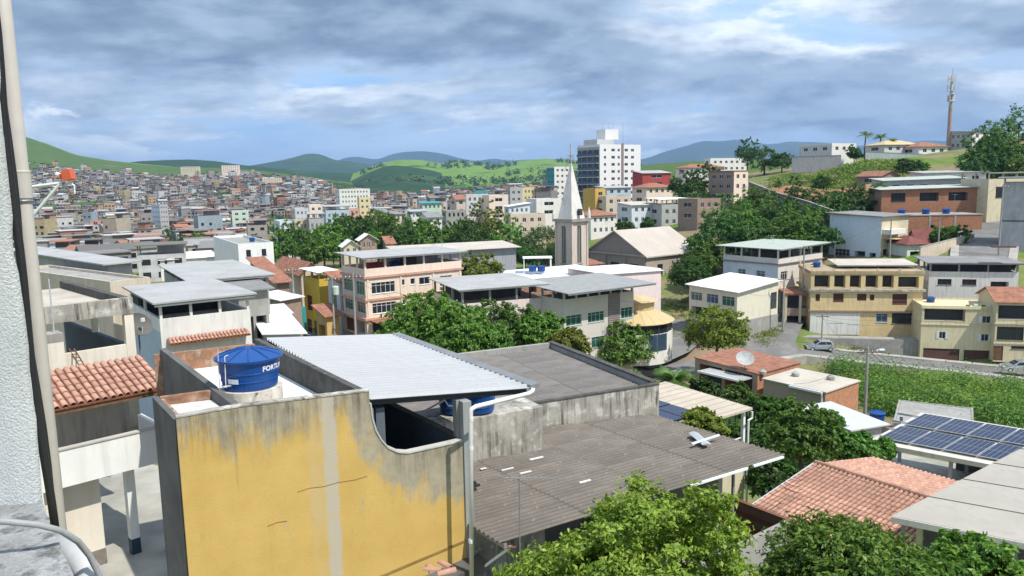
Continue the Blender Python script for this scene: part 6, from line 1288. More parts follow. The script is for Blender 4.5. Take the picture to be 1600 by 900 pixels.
wire(W(1415, 360, 138), W(1528, 316, 175), .6, .025, 'pale wire crossing in front of the red brick house')
# transformer on the pole before the pink building
p, h = POLES[4]; t = thing('transformer', 'green-grey pole transformer before the pink building', 'transformer', (p.x+.5, p.y-.3, p.z+h-2.3)); M().lathe([(.38, 0), (.4, .1), (.4, 1.), (.3, 1.1)], 14).obj('drum', 'mint_plaster', t); M().box(-.5, -.3, -.1, .1, .3, .5).obj('bracket', 'steel', t)
# ---- cars
def car(label, paint, px, py, Y, yaw, group='cars on the streets', L=4.1, z=None):
    p = W(px, py, Y); t = thing('parked_car', label, 'car', tuple(p), R(yaw), group); w = .84
    prof = [(-L/2+.05, .32), (-L/2, .55), (-L/2+.08, .85), (-L/2+.25, 1.0), (-L/2+.55, 1.42), (-L/2+1.3, 1.5), (-L/2+2.2, 1.46), (-L/2+2.95, 1.02), (L/2-.25, .88), (L/2-.02, .72), (L/2, .45), (L/2-.1, .28)]
    m = M(); n = len(prof)
    for y, k in ((-1, 1), (1, 1)): pass
    V = []
    for s in (-1, 1):
        for x, z_ in prof: tum = 1 if z_ < .95 else 1-(z_-.95)*.32; V.append((x, s*w*tum, z_))
    m.add(V, [tuple(range(n)), tuple(range(2*n-1, n-1, -1))]+[(i, n+i, n+(i+1) % n, (i+1) % n) for i in range(n)]); m.obj('body', paint, t)
    for s in (-1, 1):
        for nm, q in (('rear_side_window', [(-L/2+.5, 1.03), (-L/2+.75, 1.37), (-L/2+1.35, 1.41), (-L/2+1.35, 1.0)]), ('front_side_window', [(-L/2+1.43, 1.0), (-L/2+1.43, 1.41), (-L/2+2.15, 1.38), (-L/2+2.75, 1.0)])):
            g = M(); v4 = [(x, s*(w*(1-(z_-.95)*.32)+.012), z_) for x, z_ in q]; g.add(v4, [(0, 1, 2, 3)]); g.obj(nm, 'glass', t)
    def pane(nm, a, b):
        g = M(); nx = Vector((b[1]-a[1], 0, -(b[0]-a[0]))).normalized()*.012
        if nx.z < 0: nx = -nx
        k = .9; tt = lambda z_: w*(1-max(0, z_-.95)*.32)*k
        g.add([(a[0]+nx.x, -tt(a[1]), a[1]+nx.z), (b[0]+nx.x, -tt(b[1]), b[1]+nx.z), (b[0]+nx.x, tt(b[1]), b[1]+nx.z), (a[0]+nx.x, tt(a[1]), a[1]+nx.z)], [(0, 1, 2, 3)]); g.obj(nm, 'glass', t)
    pane('rear_window', (-L/2+.28, 1.03), (-L/2+.53, 1.39)); pane('windscreen', (-L/2+2.25, 1.43), (-L/2+2.9, 1.05))
    for x in (-L/2+.75, L/2-.8):
        for s in (-1, 1):
            wo = M().tube([(x, s*(w-.18), .31), (x, s*(w+.02), .31)], .31, 18).obj('wheel', 'rubber', t); M().tube([(x, s*(w+.0), .31), (x, s*(w+.03), .31)], .19, 12).obj('rim', 'aluminium', wo)
    for s in (-1, 1):
        M().box(L/2-.22, L/2-.0, s*.55-.16, s*.55+.16, .66, .8).obj('headlight', 'lamp_clear', t); M().box(-L/2-.0, -L/2+.15, s*.66-.1, s*.66+.1, .85, 1.02).obj('tail_light', 'lamp_red', t); M().box(-L/2+2.55, -L/2+2.75, s*(w+.1)-.08, s*(w+.1)+.08, 1.0, 1.12).obj('mirror', paint, t)
    return t
car('silver hatchback parked by the retaining wall', 'car_silver', 1281, 547, 111.5, 172); car('pale silver car cut off by the right border on the street', 'car_silver', 1590, 580, 100.8, 170)
car('dark car half hidden behind the round street tree', 'car_dark', 985, 572, 107, 20); car('white car parked high on the sloping road', 'car_white', 1552, 324, 190, 80); car('black car parked beside the red brick house on the sloping road', 'car_dark', 1529, 334, 178, 70)
car('dark car at the junction beside the sandy verge', 'car_dark', 1045, 572, 106.5, 15) if False else None
def person(label, px, py, Y, shirt, trousers, yaw=0):
    p = W(px, py, Y); t = thing('person', label, 'person', tuple(p), R(yaw)); m = M()
    def ell(c, r, mi, n=10):
        ring = [(max(.001, math.sin(math.pi*i/8)), -math.cos(math.pi*i/8)) for i in range(9)]; b = len(m.v); m.lathe(ring, n, (0, 0, 0), mi); m.v[b:] = [(c[0]+v[0]*r[0], c[1]+v[1]*r[1], c[2]+v[2]*r[2]) for v in m.v[b:]]
    for s in (-1, 1):
        m.tube([(s*.11, -.05, .02), (s*.11, .0, .09), (s*.10, .02, .48), (s*.09, 0, .9)], [.05, .055, .065, .095], 9, 1); m.tube([(s*.11, .1, .04), (s*.11, -.16, .03)], [.045, .05], 8, 3)
        m.tube([(s*.16, 0, 1.40), (s*.235, .01, 1.15), (s*.24, -.06, .93)], [.065, .05, .038], 8, 0); m.tube([(s*.24, -.06, .95), (s*.24, -.09, .80)], [.036, .03], 8, 2)
    m.tube([(0, 0, .84), (0, 0, 1.0), (0, 0, 1.25), (0, 0, 1.42), (0, 0, 1.47)], [.155, .15, .185, .17, .07], 12, 0); m.tube([(0, 0, 1.45), (0, -.01, 1.56)], .052, 9, 2); ell((0, -.01, 1.64), (.078, .095, .115), 2); ell((0, .015, 1.67), (.082, .09, .10), 4)
    o = m.obj('body', [shirt, trousers, 'skin', 'rubber', 'cable_black'], t, True)
person('person in a red shirt and dark trousers walking on the narrow street', 484, 519, 117, 'red_paint', 'dark_paint', 10)
def motorbike(label, px, py, Y, yaw):
    p = W(px, py, Y); t = thing('motorbike', label, 'motorbike', tuple(p), R(yaw), 'motorbikes on the narrow street')
    for x in (-.62, .62):
        m = M(); pts = [(x+.29*math.cos(a*6.283/14), 0, .3+.29*math.sin(a*6.283/14)) for a in range(15)]; m.tube(pts, .05, 6); m.obj('wheel', 'rubber', t)
    M().tube([(-.62, 0, .3), (-.1, 0, .45), (.3, 0, .75), (.62, 0, .3)], .05, 6).obj('frame', 'steel', t); M().box(-.25, .2, -.14, .14, .3, .6).obj('engine', 'dark_paint', t); M().box(-.65, -.05, -.12, .12, .72, .82).obj('seat', 'rubber', t); M().box(-.02, .38, -.13, .13, .72, .95).obj('tank', 'car_dark', t); M().tube([(.38, -.35, 1.02), (.42, 0, .98), (.38, .35, 1.02)], .02, 6).obj('handlebar', 'steel', t)
motorbike('parked motorbike right of the person on the narrow street', 496, 521, 114, 20); motorbike('second parked motorbike nearer the ochre kiosk', 503, 523, 112, 35)

def aerial(label, p, h, yaw):
    t = thing('roof_aerial', label, 'antenna', tuple(p), R(yaw), 'aerials on roofs'); M().tube([(0, 0, -.5), (0, 0, h)], .03, 6).obj('mast', 'steel', t); M().tube([(-.8, 0, h-.1), (.8, 0, h-.1)], .018, 5).obj('boom', 'steel', t)
    for k in range(7): M().tube([(-.75+k*.25, -.4+.03*k, h-.1), (-.75+k*.25, .4-.03*k, h-.1)], .012, 4).obj('element', 'aluminium', t)
def on_roof(lb, fx, fy, dz=0.): t, Wd, D, H = BL[lb]; return t.matrix_basis @ Vector((Wd*fx, D*fy, H+dz))
for lb, fx, fy, txt in (('white two-storey house with grey roofed terrace behind the cream house', .5, .5, 'aerial above the white terrace house roof'), ('ochre apartment house with brown arched shutters and columned top terrace', .3, .7, 'aerial on the ochre apartment house'), ('stained white block with stepped roof left of the pink building', .7, .5, 'aerial on the stained white block'), ('long warehouse with beige roof and grey metal side behind the pink building', .4, .5, 'aerial above the beige-roofed warehouse'), ('unfinished red brick house with concrete frame on the right slope', .8, .4, 'aerial on the red brick house')): aerial(txt, on_roof(lb, fx, fy), 4.2, 30)
for lb, fx, fy, dz, txt in (('stained white block with stepped roof left of the pink building', .75, .4, .1, 'blue tank on the stained white block'), ('white upper house with brown awning behind the cream garage house', .15, .5, .1, 'blue tank on the terrace of the white upper house'), ('cream house with two brown garage doors under shuttered windows', .2, .6, .1, 'blue tank on the cream garage house roof'), ('ochre apartment house with brown arched shutters and columned top terrace', .12, .6, .05, 'blue tank on the ochre apartment house roof')):
    tank_obj('water_tank', txt, on_roof(lb, fx, fy, dz), .62, .7, 16)

for k, (a, b, sg, lb) in enumerate((((1223, 434, 116), (1152, 452, 112), .4, 'from the dark pole to the cream house corner'), ((1223, 436, 116), (1268, 430, 119), .2, 'from the dark pole to the ochre house'), ((1254, 386, 122), (1216, 405, 126), .2, 'from the grey pole to the white terrace house'), ((1254, 388, 122), (1378, 350, 146), .7, 'from the grey pole to the pale blue house'), ((1283, 492, 112), (1362, 546, 70), 1.2, 'from the junction pole to the lamp post'), ((1283, 494, 112), (1441, 490, 111), .8, 'across the ochre facade'), ((1283, 498, 112), (1441, 500, 111), .9, 'lower across the ochre facade'), ((1441, 492, 110), (1600, 505, 104), .8, 'across the cream facade'), ((1560, 290, 132), (1465, 344, 140), .7, 'from the right pole to the thin pole'), ((1465, 344, 140), (1390, 342, 143), .5, 'between the two thin poles'), ((463, 420, 100), (400, 455, 70), .8, 'from the left street pole to the grey roofs'), ((463, 424, 100), (500, 440, 112), .3, 'from the left street pole to the yellow house'), ((557, 432, 94), (722, 470, 92), .9, 'along the pink facade'), ((557, 440, 94), (722, 478, 92), 1., 'lower along the pink facade'), ((557, 445, 94), (640, 510, 80), .8, 'from the pale pole into the mango tree'), ((968, 470, 92), (1077, 452, 112), .8, 'from the grey building to the cream house'), ((1352, 548, 70), (1240, 600, 64), .8, 'from the lamp post to the brick annex'), ((832, 440, 118), (945, 430, 116), .4, 'above the long white roof'))):
    wire(W(*a), W(*b), sg, .014, 'black wire '+lb)
# ================================================================== town centre, one row per building
def blk(name, label, xl, xc, xr, yt, Y, a, wall, floors, nR, nL=2, wallL=None, roof=None, kind='dark', zb=None, cat='building', fw_=.42, hs=2.95, boxes=()):
    P = W(xc, yt, Y); z0 = P.z-floors*hs-8; H = floors*hs+8; lo = 8/H; u, v = uv(a)
    D = tocol(P, v, xl) if xl is not None and xl < xc-1 else None
    if D is not None and not 3 < D < 40: D = 9
    wins = grid('R', nR, floors, kind=kind, zlo=lo, fw_=fw_)+(grid('L', nL, floors, kind=kind, zlo=lo, fw_=fw_) if nL else [])
    return bld(name, label, (xc, yt), Y, a, xr=xr, D=D or 9, z0=z0, wall=wall, wallL=wallL, wins=wins, roof=roof or dict(hp=.5), far=True, cat=cat, boxes=boxes)
SH = lambda mt='metal_roof', h=2.3, **k: dict(type='shed', h=h, hp=.8, mat=mt, ov=.5, slope=(0, .03), **k)
GB = lambda mt='clay_old', r=1.4, ax='u': dict(type='gable', rise=r, mat=mt, ov=.5, axis=ax)
PL = lambda mt='white_roof', s=(0, .07): dict(type='plate', mat=mt, slope=s, ov=.5)
HP = lambda mt='clay_old', r=1.6: dict(type='hip', rise=r, mat=mt, ov=.6)
rows = [
 ('concrete_frame_block', 'unfinished grey concrete frame block with open dark floors behind the olive tree', 690, 697, 728, 330, 265, 20, 'concrete', 4, 4, 1, None, dict(hp=.2), 'open'),
 ('beige_stub_block', 'small beige block with red roof on the concrete frame block', 710, 713, 727, 311, 275, 20, 'beige_plaster', 2, 1, 1, None, GB()),
 ('green_white_block', 'pale block with teal upper band left of the blank beige wall', 724, 728, 763, 306, 285, 18, 'light_grey', 4, 4, 1),
 ('teal_awning_block', 'teal-fronted flat above the pale block', 738, 742, 762, 300, 300, 18, 'teal_paint', 2, 2, 1, 'cream_plaster'),
 ('blank_beige_block', 'tall blank beige wall block in the town centre', 760, 764, 794, 307, 280, 20, 'pink_plaster', 4, 1, 0),
 ('grey_balcony_block', 'grey block with dark balconies left of the yellow building', 793, 797, 816, 296, 330, 18, 'grey_plaster', 4, 2, 1, None, SH('white_roof')),
 ('yellow_long_block', 'long yellow block with dark window band left of the white towers', 813, 816, 858, 295, 360, 15, 'pale_yellow', 2, 7, 1),
 ('white_wedge_house', 'modern white house with tilted white roof below the yellow block', 788, 795, 828, 323, 262, 22, 'blue_white', 2, 4, 1, None, PL('white_roof', (.12, .02))),
 ('white_cube_house', 'bright white blank cube right of the tilted white roof', 822, 838, 877, 313, 270, 25, 'white_plaster', 2, 1, 0),
 ('beige_villa', 'beige villa with small square windows behind the dark church tree', 788, 798, 852, 338, 235, 20, 'beige_plaster', 2, 4, 1),
 ('white_gable_cottage', 'small white gabled house on the bank left of the concrete frame', 664, 668, 690, 339, 250, 25, 'white_plaster', 1, 2, 1, None, GB('dark_roof')),
 ('teal_roof_house', 'low house with teal roof left of the concrete frame block', 655, 660, 690, 318, 300, 20, 'mint_plaster', 2, 4, 1, None, PL('teal_paint')),
 ('white_low_row', 'low white row with green windows left of the small white gabled house', 636, 642, 667, 331, 270, 20, 'white_plaster', 1, 4, 1, None, PL('metal_roof')),
 ('brown_flats', 'brown flats with flat purple-grey roof above the green bank', 588, 618, 634, 335, 275, 40, 'cream_plaster', 3, 2, 4, 'brown_plaster', PL('dark_roof')),
 ('orange_small_block', 'little orange block among the town roofs', 683, 687, 693, 317, 320, 20, 'orange_plaster', 2, 1, 0),
 ('beige_square_block', 'square blank beige block left of the town centre', 480, 483, 505, 322, 330, 18, 'pink_plaster', 3, 2, 0),
 ('yellow_tower_block', 'narrow pale yellow tower block in the left town centre', 558, 561, 578, 310, 380, 18, 'pale_yellow', 3, 2, 0),
 ('white_long_flats', 'long white flats below the distant green hill', 524, 530, 578, 297, 480, 20, 'white_plaster', 4, 9, 2),
 ('white_house_pair', 'white house with dark windows left of the beige balcony house', 428, 437, 461, 348, 250, 25, 'blue_white', 2, 3, 1),
 ('beige_balcony_house', 'beige house with brown balconies above the green bank', 456, 460, 481, 347, 235, 22, 'beige_plaster', 3, 3, 1),
 ('grey_balcony_house', 'grey house with dark terraces beside the beige balcony house', 480, 483, 506, 346, 232, 20, 'grey_plaster', 3, 3, 1, None, SH()),
 ('pink_low_block', 'low pinkish block beside the yellow tower', 542, 546, 561, 328, 370, 20, 'pink_band', 2, 2, 1),
 ('blue_grey_row', 'blue-grey terrace row in the left town centre', 504, 509, 546, 332, 300, 20, 'blue_plaster', 3, 5, 1, None, SH()),
 ('grey_white_tall', 'grey and white flats left of the square beige block', 456, 461, 482, 328, 320, 20, 'light_grey', 3, 3, 1),
 ('cream_row', 'cream terrace row right of the yellow tower block', 576, 581, 612, 335, 300, 20, 'cream_plaster', 2, 4, 1, None, SH()),
 ('timber_house', 'tall brown house with white roof standing in the green bank', 558, 563, 588, 374, 178, 22, 'brown_plaster', 2, 3, 1, None, GB('white_roof', 1.2, 'v')),
 ('white_cottage', 'small white-roofed cottage left of the tall brown house', 532, 537, 560, 384, 172, 22, 'cream_plaster', 1, 2, 1, None, GB('white_roof', 1.2, 'v')),
 ('orange_hut', 'little hut with orange roof right of the tall brown house', 602, 605, 616, 380, 180, 20, 'beige_plaster', 1, 1, 0, None, GB()),
 ('white_teal_tower', 'white apartment tower with teal balconies left of the spire', 854, 866, 891, 262, 395, 30, 'white_plaster', 9, 3, 2, 'teal_paint'),
 ('orange_gable_block', 'orange-yellow blank block below the white tower', 911, 930, 946, 297, 262, 32, 'ochre_bright', 3, 1, 0),
 ('blue_top_house', 'light blue house with wide windows right of the orange block', 943, 948, 986, 294, 285, 22, 'blue_plaster', 1, 3, 1, None, PL('metal_roof')),
 ('beige_mid_house', 'beige house with dark openings below the light blue house', 943, 947, 986, 309, 258, 22, 'beige_plaster', 2, 3, 1),
 ('white_tile_house', 'white house with orange hip roof behind the church gable', 917, 923, 963, 337, 222, 26, 'white_plaster', 2, 4, 1, None, HP()),
 ('white_three_storey', 'white three-storey house with dark balconies right of the orange hip roof', 983, 987, 1031, 321, 228, 20, 'blue_white', 3, 4, 1, None, PL('beige_roof')),
 ('grey_terrace_block', 'grey terrace block with dark floors left of the brown house', 1030, 1034, 1083, 324, 225, 20, 'grey_plaster', 2, 4, 1, None, SH('white_roof')),
 ('pink_tile_house', 'pinkish house with wide tiled roof below the red hall', 1004, 1010, 1051, 293, 270, 24, 'pink_plaster', 2, 4, 1, None, HP()),
 ('red_hall', 'red-walled hall with broad grey roof right of the white tower', 1001, 1004, 1048, 271, 320, 18, 'red_paint', 2, 1, 0, None, PL('metal_roof', (0, .12))),
 ('orange_roof_school', 'white house with wide orange roof above the trees', 1068, 1073, 1132, 262, 330, 18, 'white_plaster', 1, 6, 1, None, HP()),
 ('long_white_school', 'long white building on the ridge above the brown flats', 1100, 1110, 1168, 249, 360, 18, 'white_plaster', 2, 6, 1),
 ('brown_white_flats', 'white and brown flats with balconies left of the wooded slope', 1108, 1147, 1169, 269, 235, 36, 'pink_plaster', 3, 2, 3, 'brown_white', dict(hp=.5, pmat='clay_old')),
 ('brown_house', 'brown house with white upper floor below the brown flats', 1086, 1090, 1126, 313, 205, 22, 'brown_plaster', 2, 3, 1, None, dict(hp=.4)),
 ('low_white_hilltop', 'low white-grey house on the right hilltop', 1249, 1300, 1338, 226, 275, 28, 'white_plaster', 1, 3, 3, 'light_grey'),
 ('yellow_roof_villa', 'hilltop villa with pale yellow tiled roof', 1375, 1382, 1437, 226, 262, 15, 'light_grey', 1, 4, 1, None, HP('yellow_sheet', 1.6)),
 ('red_roof_villa', 'hilltop house with red tiled roof beside the telecom mast', 1430, 1436, 1481, 229, 258, 15, 'white_plaster', 1, 3, 1, None, HP('clay_old', 1.6)),
 ('grey_white_flats', 'grey flats with red roof and white side right of the telecom mast', 1484, 1520, 1546, 206, 262, 36, 'white_plaster', 3, 2, 4, 'grey_plaster', PL('clay_old', (.0, .06))),
 ('pale_blue_shed', 'shed with pale blue-grey roof below the telecom mast', 1437, 1442, 1492, 262, 228, 16, 'blue_white', 1, 2, 1, None, PL('blue_roof', (0, .25))),
 ('orange_kiosk', 'small brown house in the green hill cut', 1374, 1378, 1404, 274, 205, 18, 'brown_plaster', 1, 1, 1, None, GB('clay_old', 1.2, 'v')),
 ('grey_valley_tower', 'tall slab of grey-white apartments standing alone in the left town', 236, 249, 262, 321, 470, 40, 'grey_plaster', 8, 3, 4, 'blue_white'),
 ('light_green_block', 'pale green block in the left town', 358, 362, 388, 331, 420, 20, 'mint_plaster', 3, 2, 1),
 ('orange_valley_house', 'orange house above the round trees in the left town', 303, 307, 332, 362, 380, 20, 'orange_plaster', 1, 3, 1),
 ('yellow_valley_house', 'yellow house on the left hillside below the bracket arm', 63, 68, 90, 338, 520, 20, 'ochre_bright', 2, 3, 1),
 ('salmon_gable_house', 'salmon wall patch on the left hillside among trees', 138, 141, 157, 346, 520, 20, 'pink_band', 2, 1, 0),
 ('grey_long_school', 'long grey-white school with window rows in the left town', 118, 124, 166, 388, 330, 18, 'light_grey', 3, 8, 1),
 ('cream_hill_flats', 'cream apartment row on the far left ridge', 280, 282, 312, 261, 1500, 15, 'cream_plaster', 4, 8, 0),
 ('cream_ridge_flats', 'cream apartment towers on the ridge right of the cream row', 344, 346, 374, 259, 1500, 15, 'pink_plaster', 5, 8, 0),
 ('pale_ridge_block', 'pale block on the ridge left of the blue hill', 408, 410, 440, 279, 1300, 15, 'cream_plaster', 6, 8, 0),
]
for r in rows: blk(*r)
def white_tower():
    lb = 'tall white apartment tower with blue glass balconies on its left face'
    P = W(940, 233, 346); nf = 11
    wins = []
    for f in range(nf):
        z0 = (8+f*3.1+1.0)/(8+nf*3.1); z1 = z0+1.25/(8+nf*3.1)
        for a, b in ((.10, .15), (.28, .36), (.43, .48), (.60, .68), (.76, .83)): wins.append(('R', a, b, z0, z1, 'dark'))
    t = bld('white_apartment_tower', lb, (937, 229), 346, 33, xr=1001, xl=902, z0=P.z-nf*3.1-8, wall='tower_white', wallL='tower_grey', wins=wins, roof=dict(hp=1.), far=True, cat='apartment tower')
    t, Wd, D, H = BL[lb]
    M().box(Wd*.52, Wd*.57, -.25, -.003, 8, H+1.5).obj('dark_stripe', 'taupe', t)
    for f in range(nf):
        z = 8+f*3.1
        M().box(-1.0, -.004, .6, D-.6, z+.0, z+.25).obj('balcony_slab', 'light_grey', t)
        M().box(-.98, -.9, .7, D-.7, z+.25, z+1.25).obj('balcony_glass', 'blue_glass', t)
        M().box(-.3, -.006, .9, D-.9, z+.4, z+2.9).obj('window_band', 'glass', t)
        for k in range(1, 4): M().box(-.6, -.301, D*k/4-.1, D*k/4+.1, z+.26, z+3.0).obj('divider', 'tower_grey', t)
    M().box(Wd*.05, Wd*.45, D*.2, D*.8, H, H+3.4).obj('penthouse', 'light_grey', t); M().box(Wd*.3, Wd*.62, D*.3, D*.7, H+3.41, H+8).obj('water_tower', 'tower_white', t)
    for x in (.35, .5, .6, .85): M().tube([(Wd*x, D*.5, H), (Wd*x, D*.5, H+11)], .06, 5).obj('mast', 'steel', t)
white_tower()
def telecom():
    b = W(1481, 240, 268); zt = zrow(b.x, b.y, 116)-b.z; t = thing('telecom_mast', 'tall telecom mast with antenna rings on the right hilltop', 'telecom mast', tuple(b))
    M().tube([(0, 0, -2), (0, 0, zt*.6)], [.72, .58], 14).obj('lower_mast', 'mast_rust', t); M().tube([(0, 0, zt*.6), (0, 0, zt-.5)], [.55, .42], 14).obj('upper_mast', 'mast_grey', t); M().tube([(0, 0, zt-.5), (0, 0, zt+2)], .06, 6).obj('rod', 'steel', t)
    for z, r_ in ((zt-1.5, 1.25), (zt-4.5, 1.25), (zt-8, 1.0)):
        m = M(); m.tube([(r_*math.cos(k*6.283/12), r_*math.sin(k*6.283/12), z) for k in range(13)], .06, 5); m.obj('ring', 'steel', t)
        for k in range(6): a = k*1.047+z; M().box(r_*math.cos(a)-.18, r_*math.cos(a)+.18, r_*math.sin(a)-.12, r_*math.sin(a)+.12, z-1.1, z+1.1).obj('panel_antenna', 'light_grey', t)
    for z in (zt*.66, zt*.75): M().lathe([(.6, -.1), (.7, .1), (.5, .25)], 12, (0, -1., z)).obj('drum_antenna', 'light_grey', t)
telecom()
# ================================================================== crowded hillside houses
def palette_mat(name, cols, rough=.9, dirt=.3):
    m, N, L = new_mat(name); out = N.new('ShaderNodeOutputMaterial'); b = N.new('ShaderNodeBsdfPrincipled'); L.new(b.outputs[0], out.inputs[0]); b.inputs['Roughness'].default_value = rough
    g = N.new('ShaderNodeNewGeometry'); oi = N.new('ShaderNodeObjectInfo'); ad = N.new('ShaderNodeMath'); ad.operation = 'ADD'; L.new(g.outputs['Random Per Island'], ad.inputs[0]); L.new(oi.outputs['Random'], ad.inputs[1]); fr = N.new('ShaderNodeMath'); fr.operation = 'FRACT'; L.new(ad.outputs[0], fr.inputs[0])
    rp = N.new('ShaderNodeValToRGB'); rp.color_ramp.interpolation = 'CONSTANT'; e = rp.color_ramp.elements; n = len(cols)
    e[0].color = tuple(cols[0])+(1,); e[1].position = 1/n; e[1].color = tuple(cols[1])+(1,)
    for i in range(2, n): q = e.new(i/n); q.color = tuple(cols[i])+(1,)
    L.new(fr.outputs[0], rp.inputs[0])
    tc = N.new('ShaderNodeTexCoord'); nz = N.new('ShaderNodeTexNoise'); nz.inputs['Scale'].default_value = .6; nz.inputs['Detail'].default_value = 5; L.new(tc.outputs['Object'], nz.inputs[0])
    mr = N.new('ShaderNodeMapRange'); L.new(nz.outputs[0], mr.inputs[0]); mr.inputs[1].default_value = .4; mr.inputs[2].default_value = .7; mr.inputs[4].default_value = dirt
    mx = N.new('ShaderNodeMix'); mx.data_type = 'RGBA'; L.new(mr.outputs[0], mx.inputs[0]); L.new(rp.outputs[0], mx.inputs[6]); mx.inputs[7].default_value = (.12, .10, .085, 1); L.new(mx.outputs[2], b.inputs[0])
palette_mat('far_wall', [(.44, .38, .29), (.33, .17, .11), (.46, .45, .43), (.26, .25, .24), (.42, .30, .20), (.30, .16, .10), (.52, .52, .53), (.30, .27, .25), (.42, .35, .20), (.22, .20, .19), (.28, .34, .38), (.36, .33, .30), (.20, .19, .18), (.55, .54, .52)])
palette_mat('far_roof', [(.20, .20, .20), (.34, .15, .09), (.28, .28, .28), (.13, .125, .12), (.42, .42, .42), (.30, .15, .10), (.20, .20, .20), (.50, .51, .52), (.16, .15, .14), (.26, .25, .23)])
def house_arrays(w, d, h, typ, g):
    V = []; Fq = []; mi = []
    def box(x0, x1, y0, y1, z0, z1, m):
        b = len(V); V.extend([(x0,y0,z0),(x1,y0,z0),(x1,y1,z0),(x0,y1,z0),(x0,y0,z1),(x1,y0,z1),(x1,y1,z1),(x0,y1,z1)]); Fq.extend([tuple(b+i for i in f) for f in ((4,5,6,7),(0,1,5,4),(1,2,6,5),(2,3,7,6),(3,0,4,7))]); mi.extend([m]*5)
    box(0, w, 0, d, -6, h, 0)
    if typ == 0: box(-.4, w+.4, -.4, d+.4, h, h+.25, 1)
    elif typ == 1:
        box(-.5, w+.5, -.5, d+.5, h+2.1, h+2.3, 1)
        for x in (0, w-.3):
            for y in (0, d-.3): box(x, x+.3, y, y+.3, h, h+2.1, 0)
        box(w*.4, w, d*.5, d, h, h+2.1, 0)
    elif typ == 2:
        r_ = 1.6; b = len(V); V.extend([(-.4,-.4,h),(w+.4,-.4,h),(w+.4,d+.4,h),(-.4,d+.4,h),(-.4,d/2,h+r_),(w+.4,d/2,h+r_)]); Fq.extend([(b,b+1,b+5,b+4),(b+2,b+3,b+4,b+5),(b+3,b,b+4,b+4),(b+1,b+2,b+5,b+5)]); mi.extend([1]*4)
    else:
        box(-.3, w+.3, -.3, d+.3, h, h+.15, 1); box(w*.1, w*.5, d*.3, d*.8, h+.15, h+2.6, 0); box(w*.05, w*.55, d*.25, d*.85, h+2.6, h+2.8, 1)
    nf = max(1, int(h/2.9)); nx = max(1, int(w/3)); ny = max(1, int(d/3.2))
    for f in range(nf):
        z = f*2.9+.9
        for i in range(nx):
            if g.random() < .85: x = w*(i+.5)/nx; ww = g.uniform(.5, 1.); box(x-ww, x+ww, -.06, -.01, z, z+1.25, 2)
        for i in range(ny):
            if g.random() < .7: y = d*(i+.5)/ny; ww = g.uniform(.4, .8); box(-.06, -.01, y-ww, y+ww, z, z+1.2, 2)
    return np.array(V, float), [f if len(set(f)) == 4 else f for f in Fq], mi
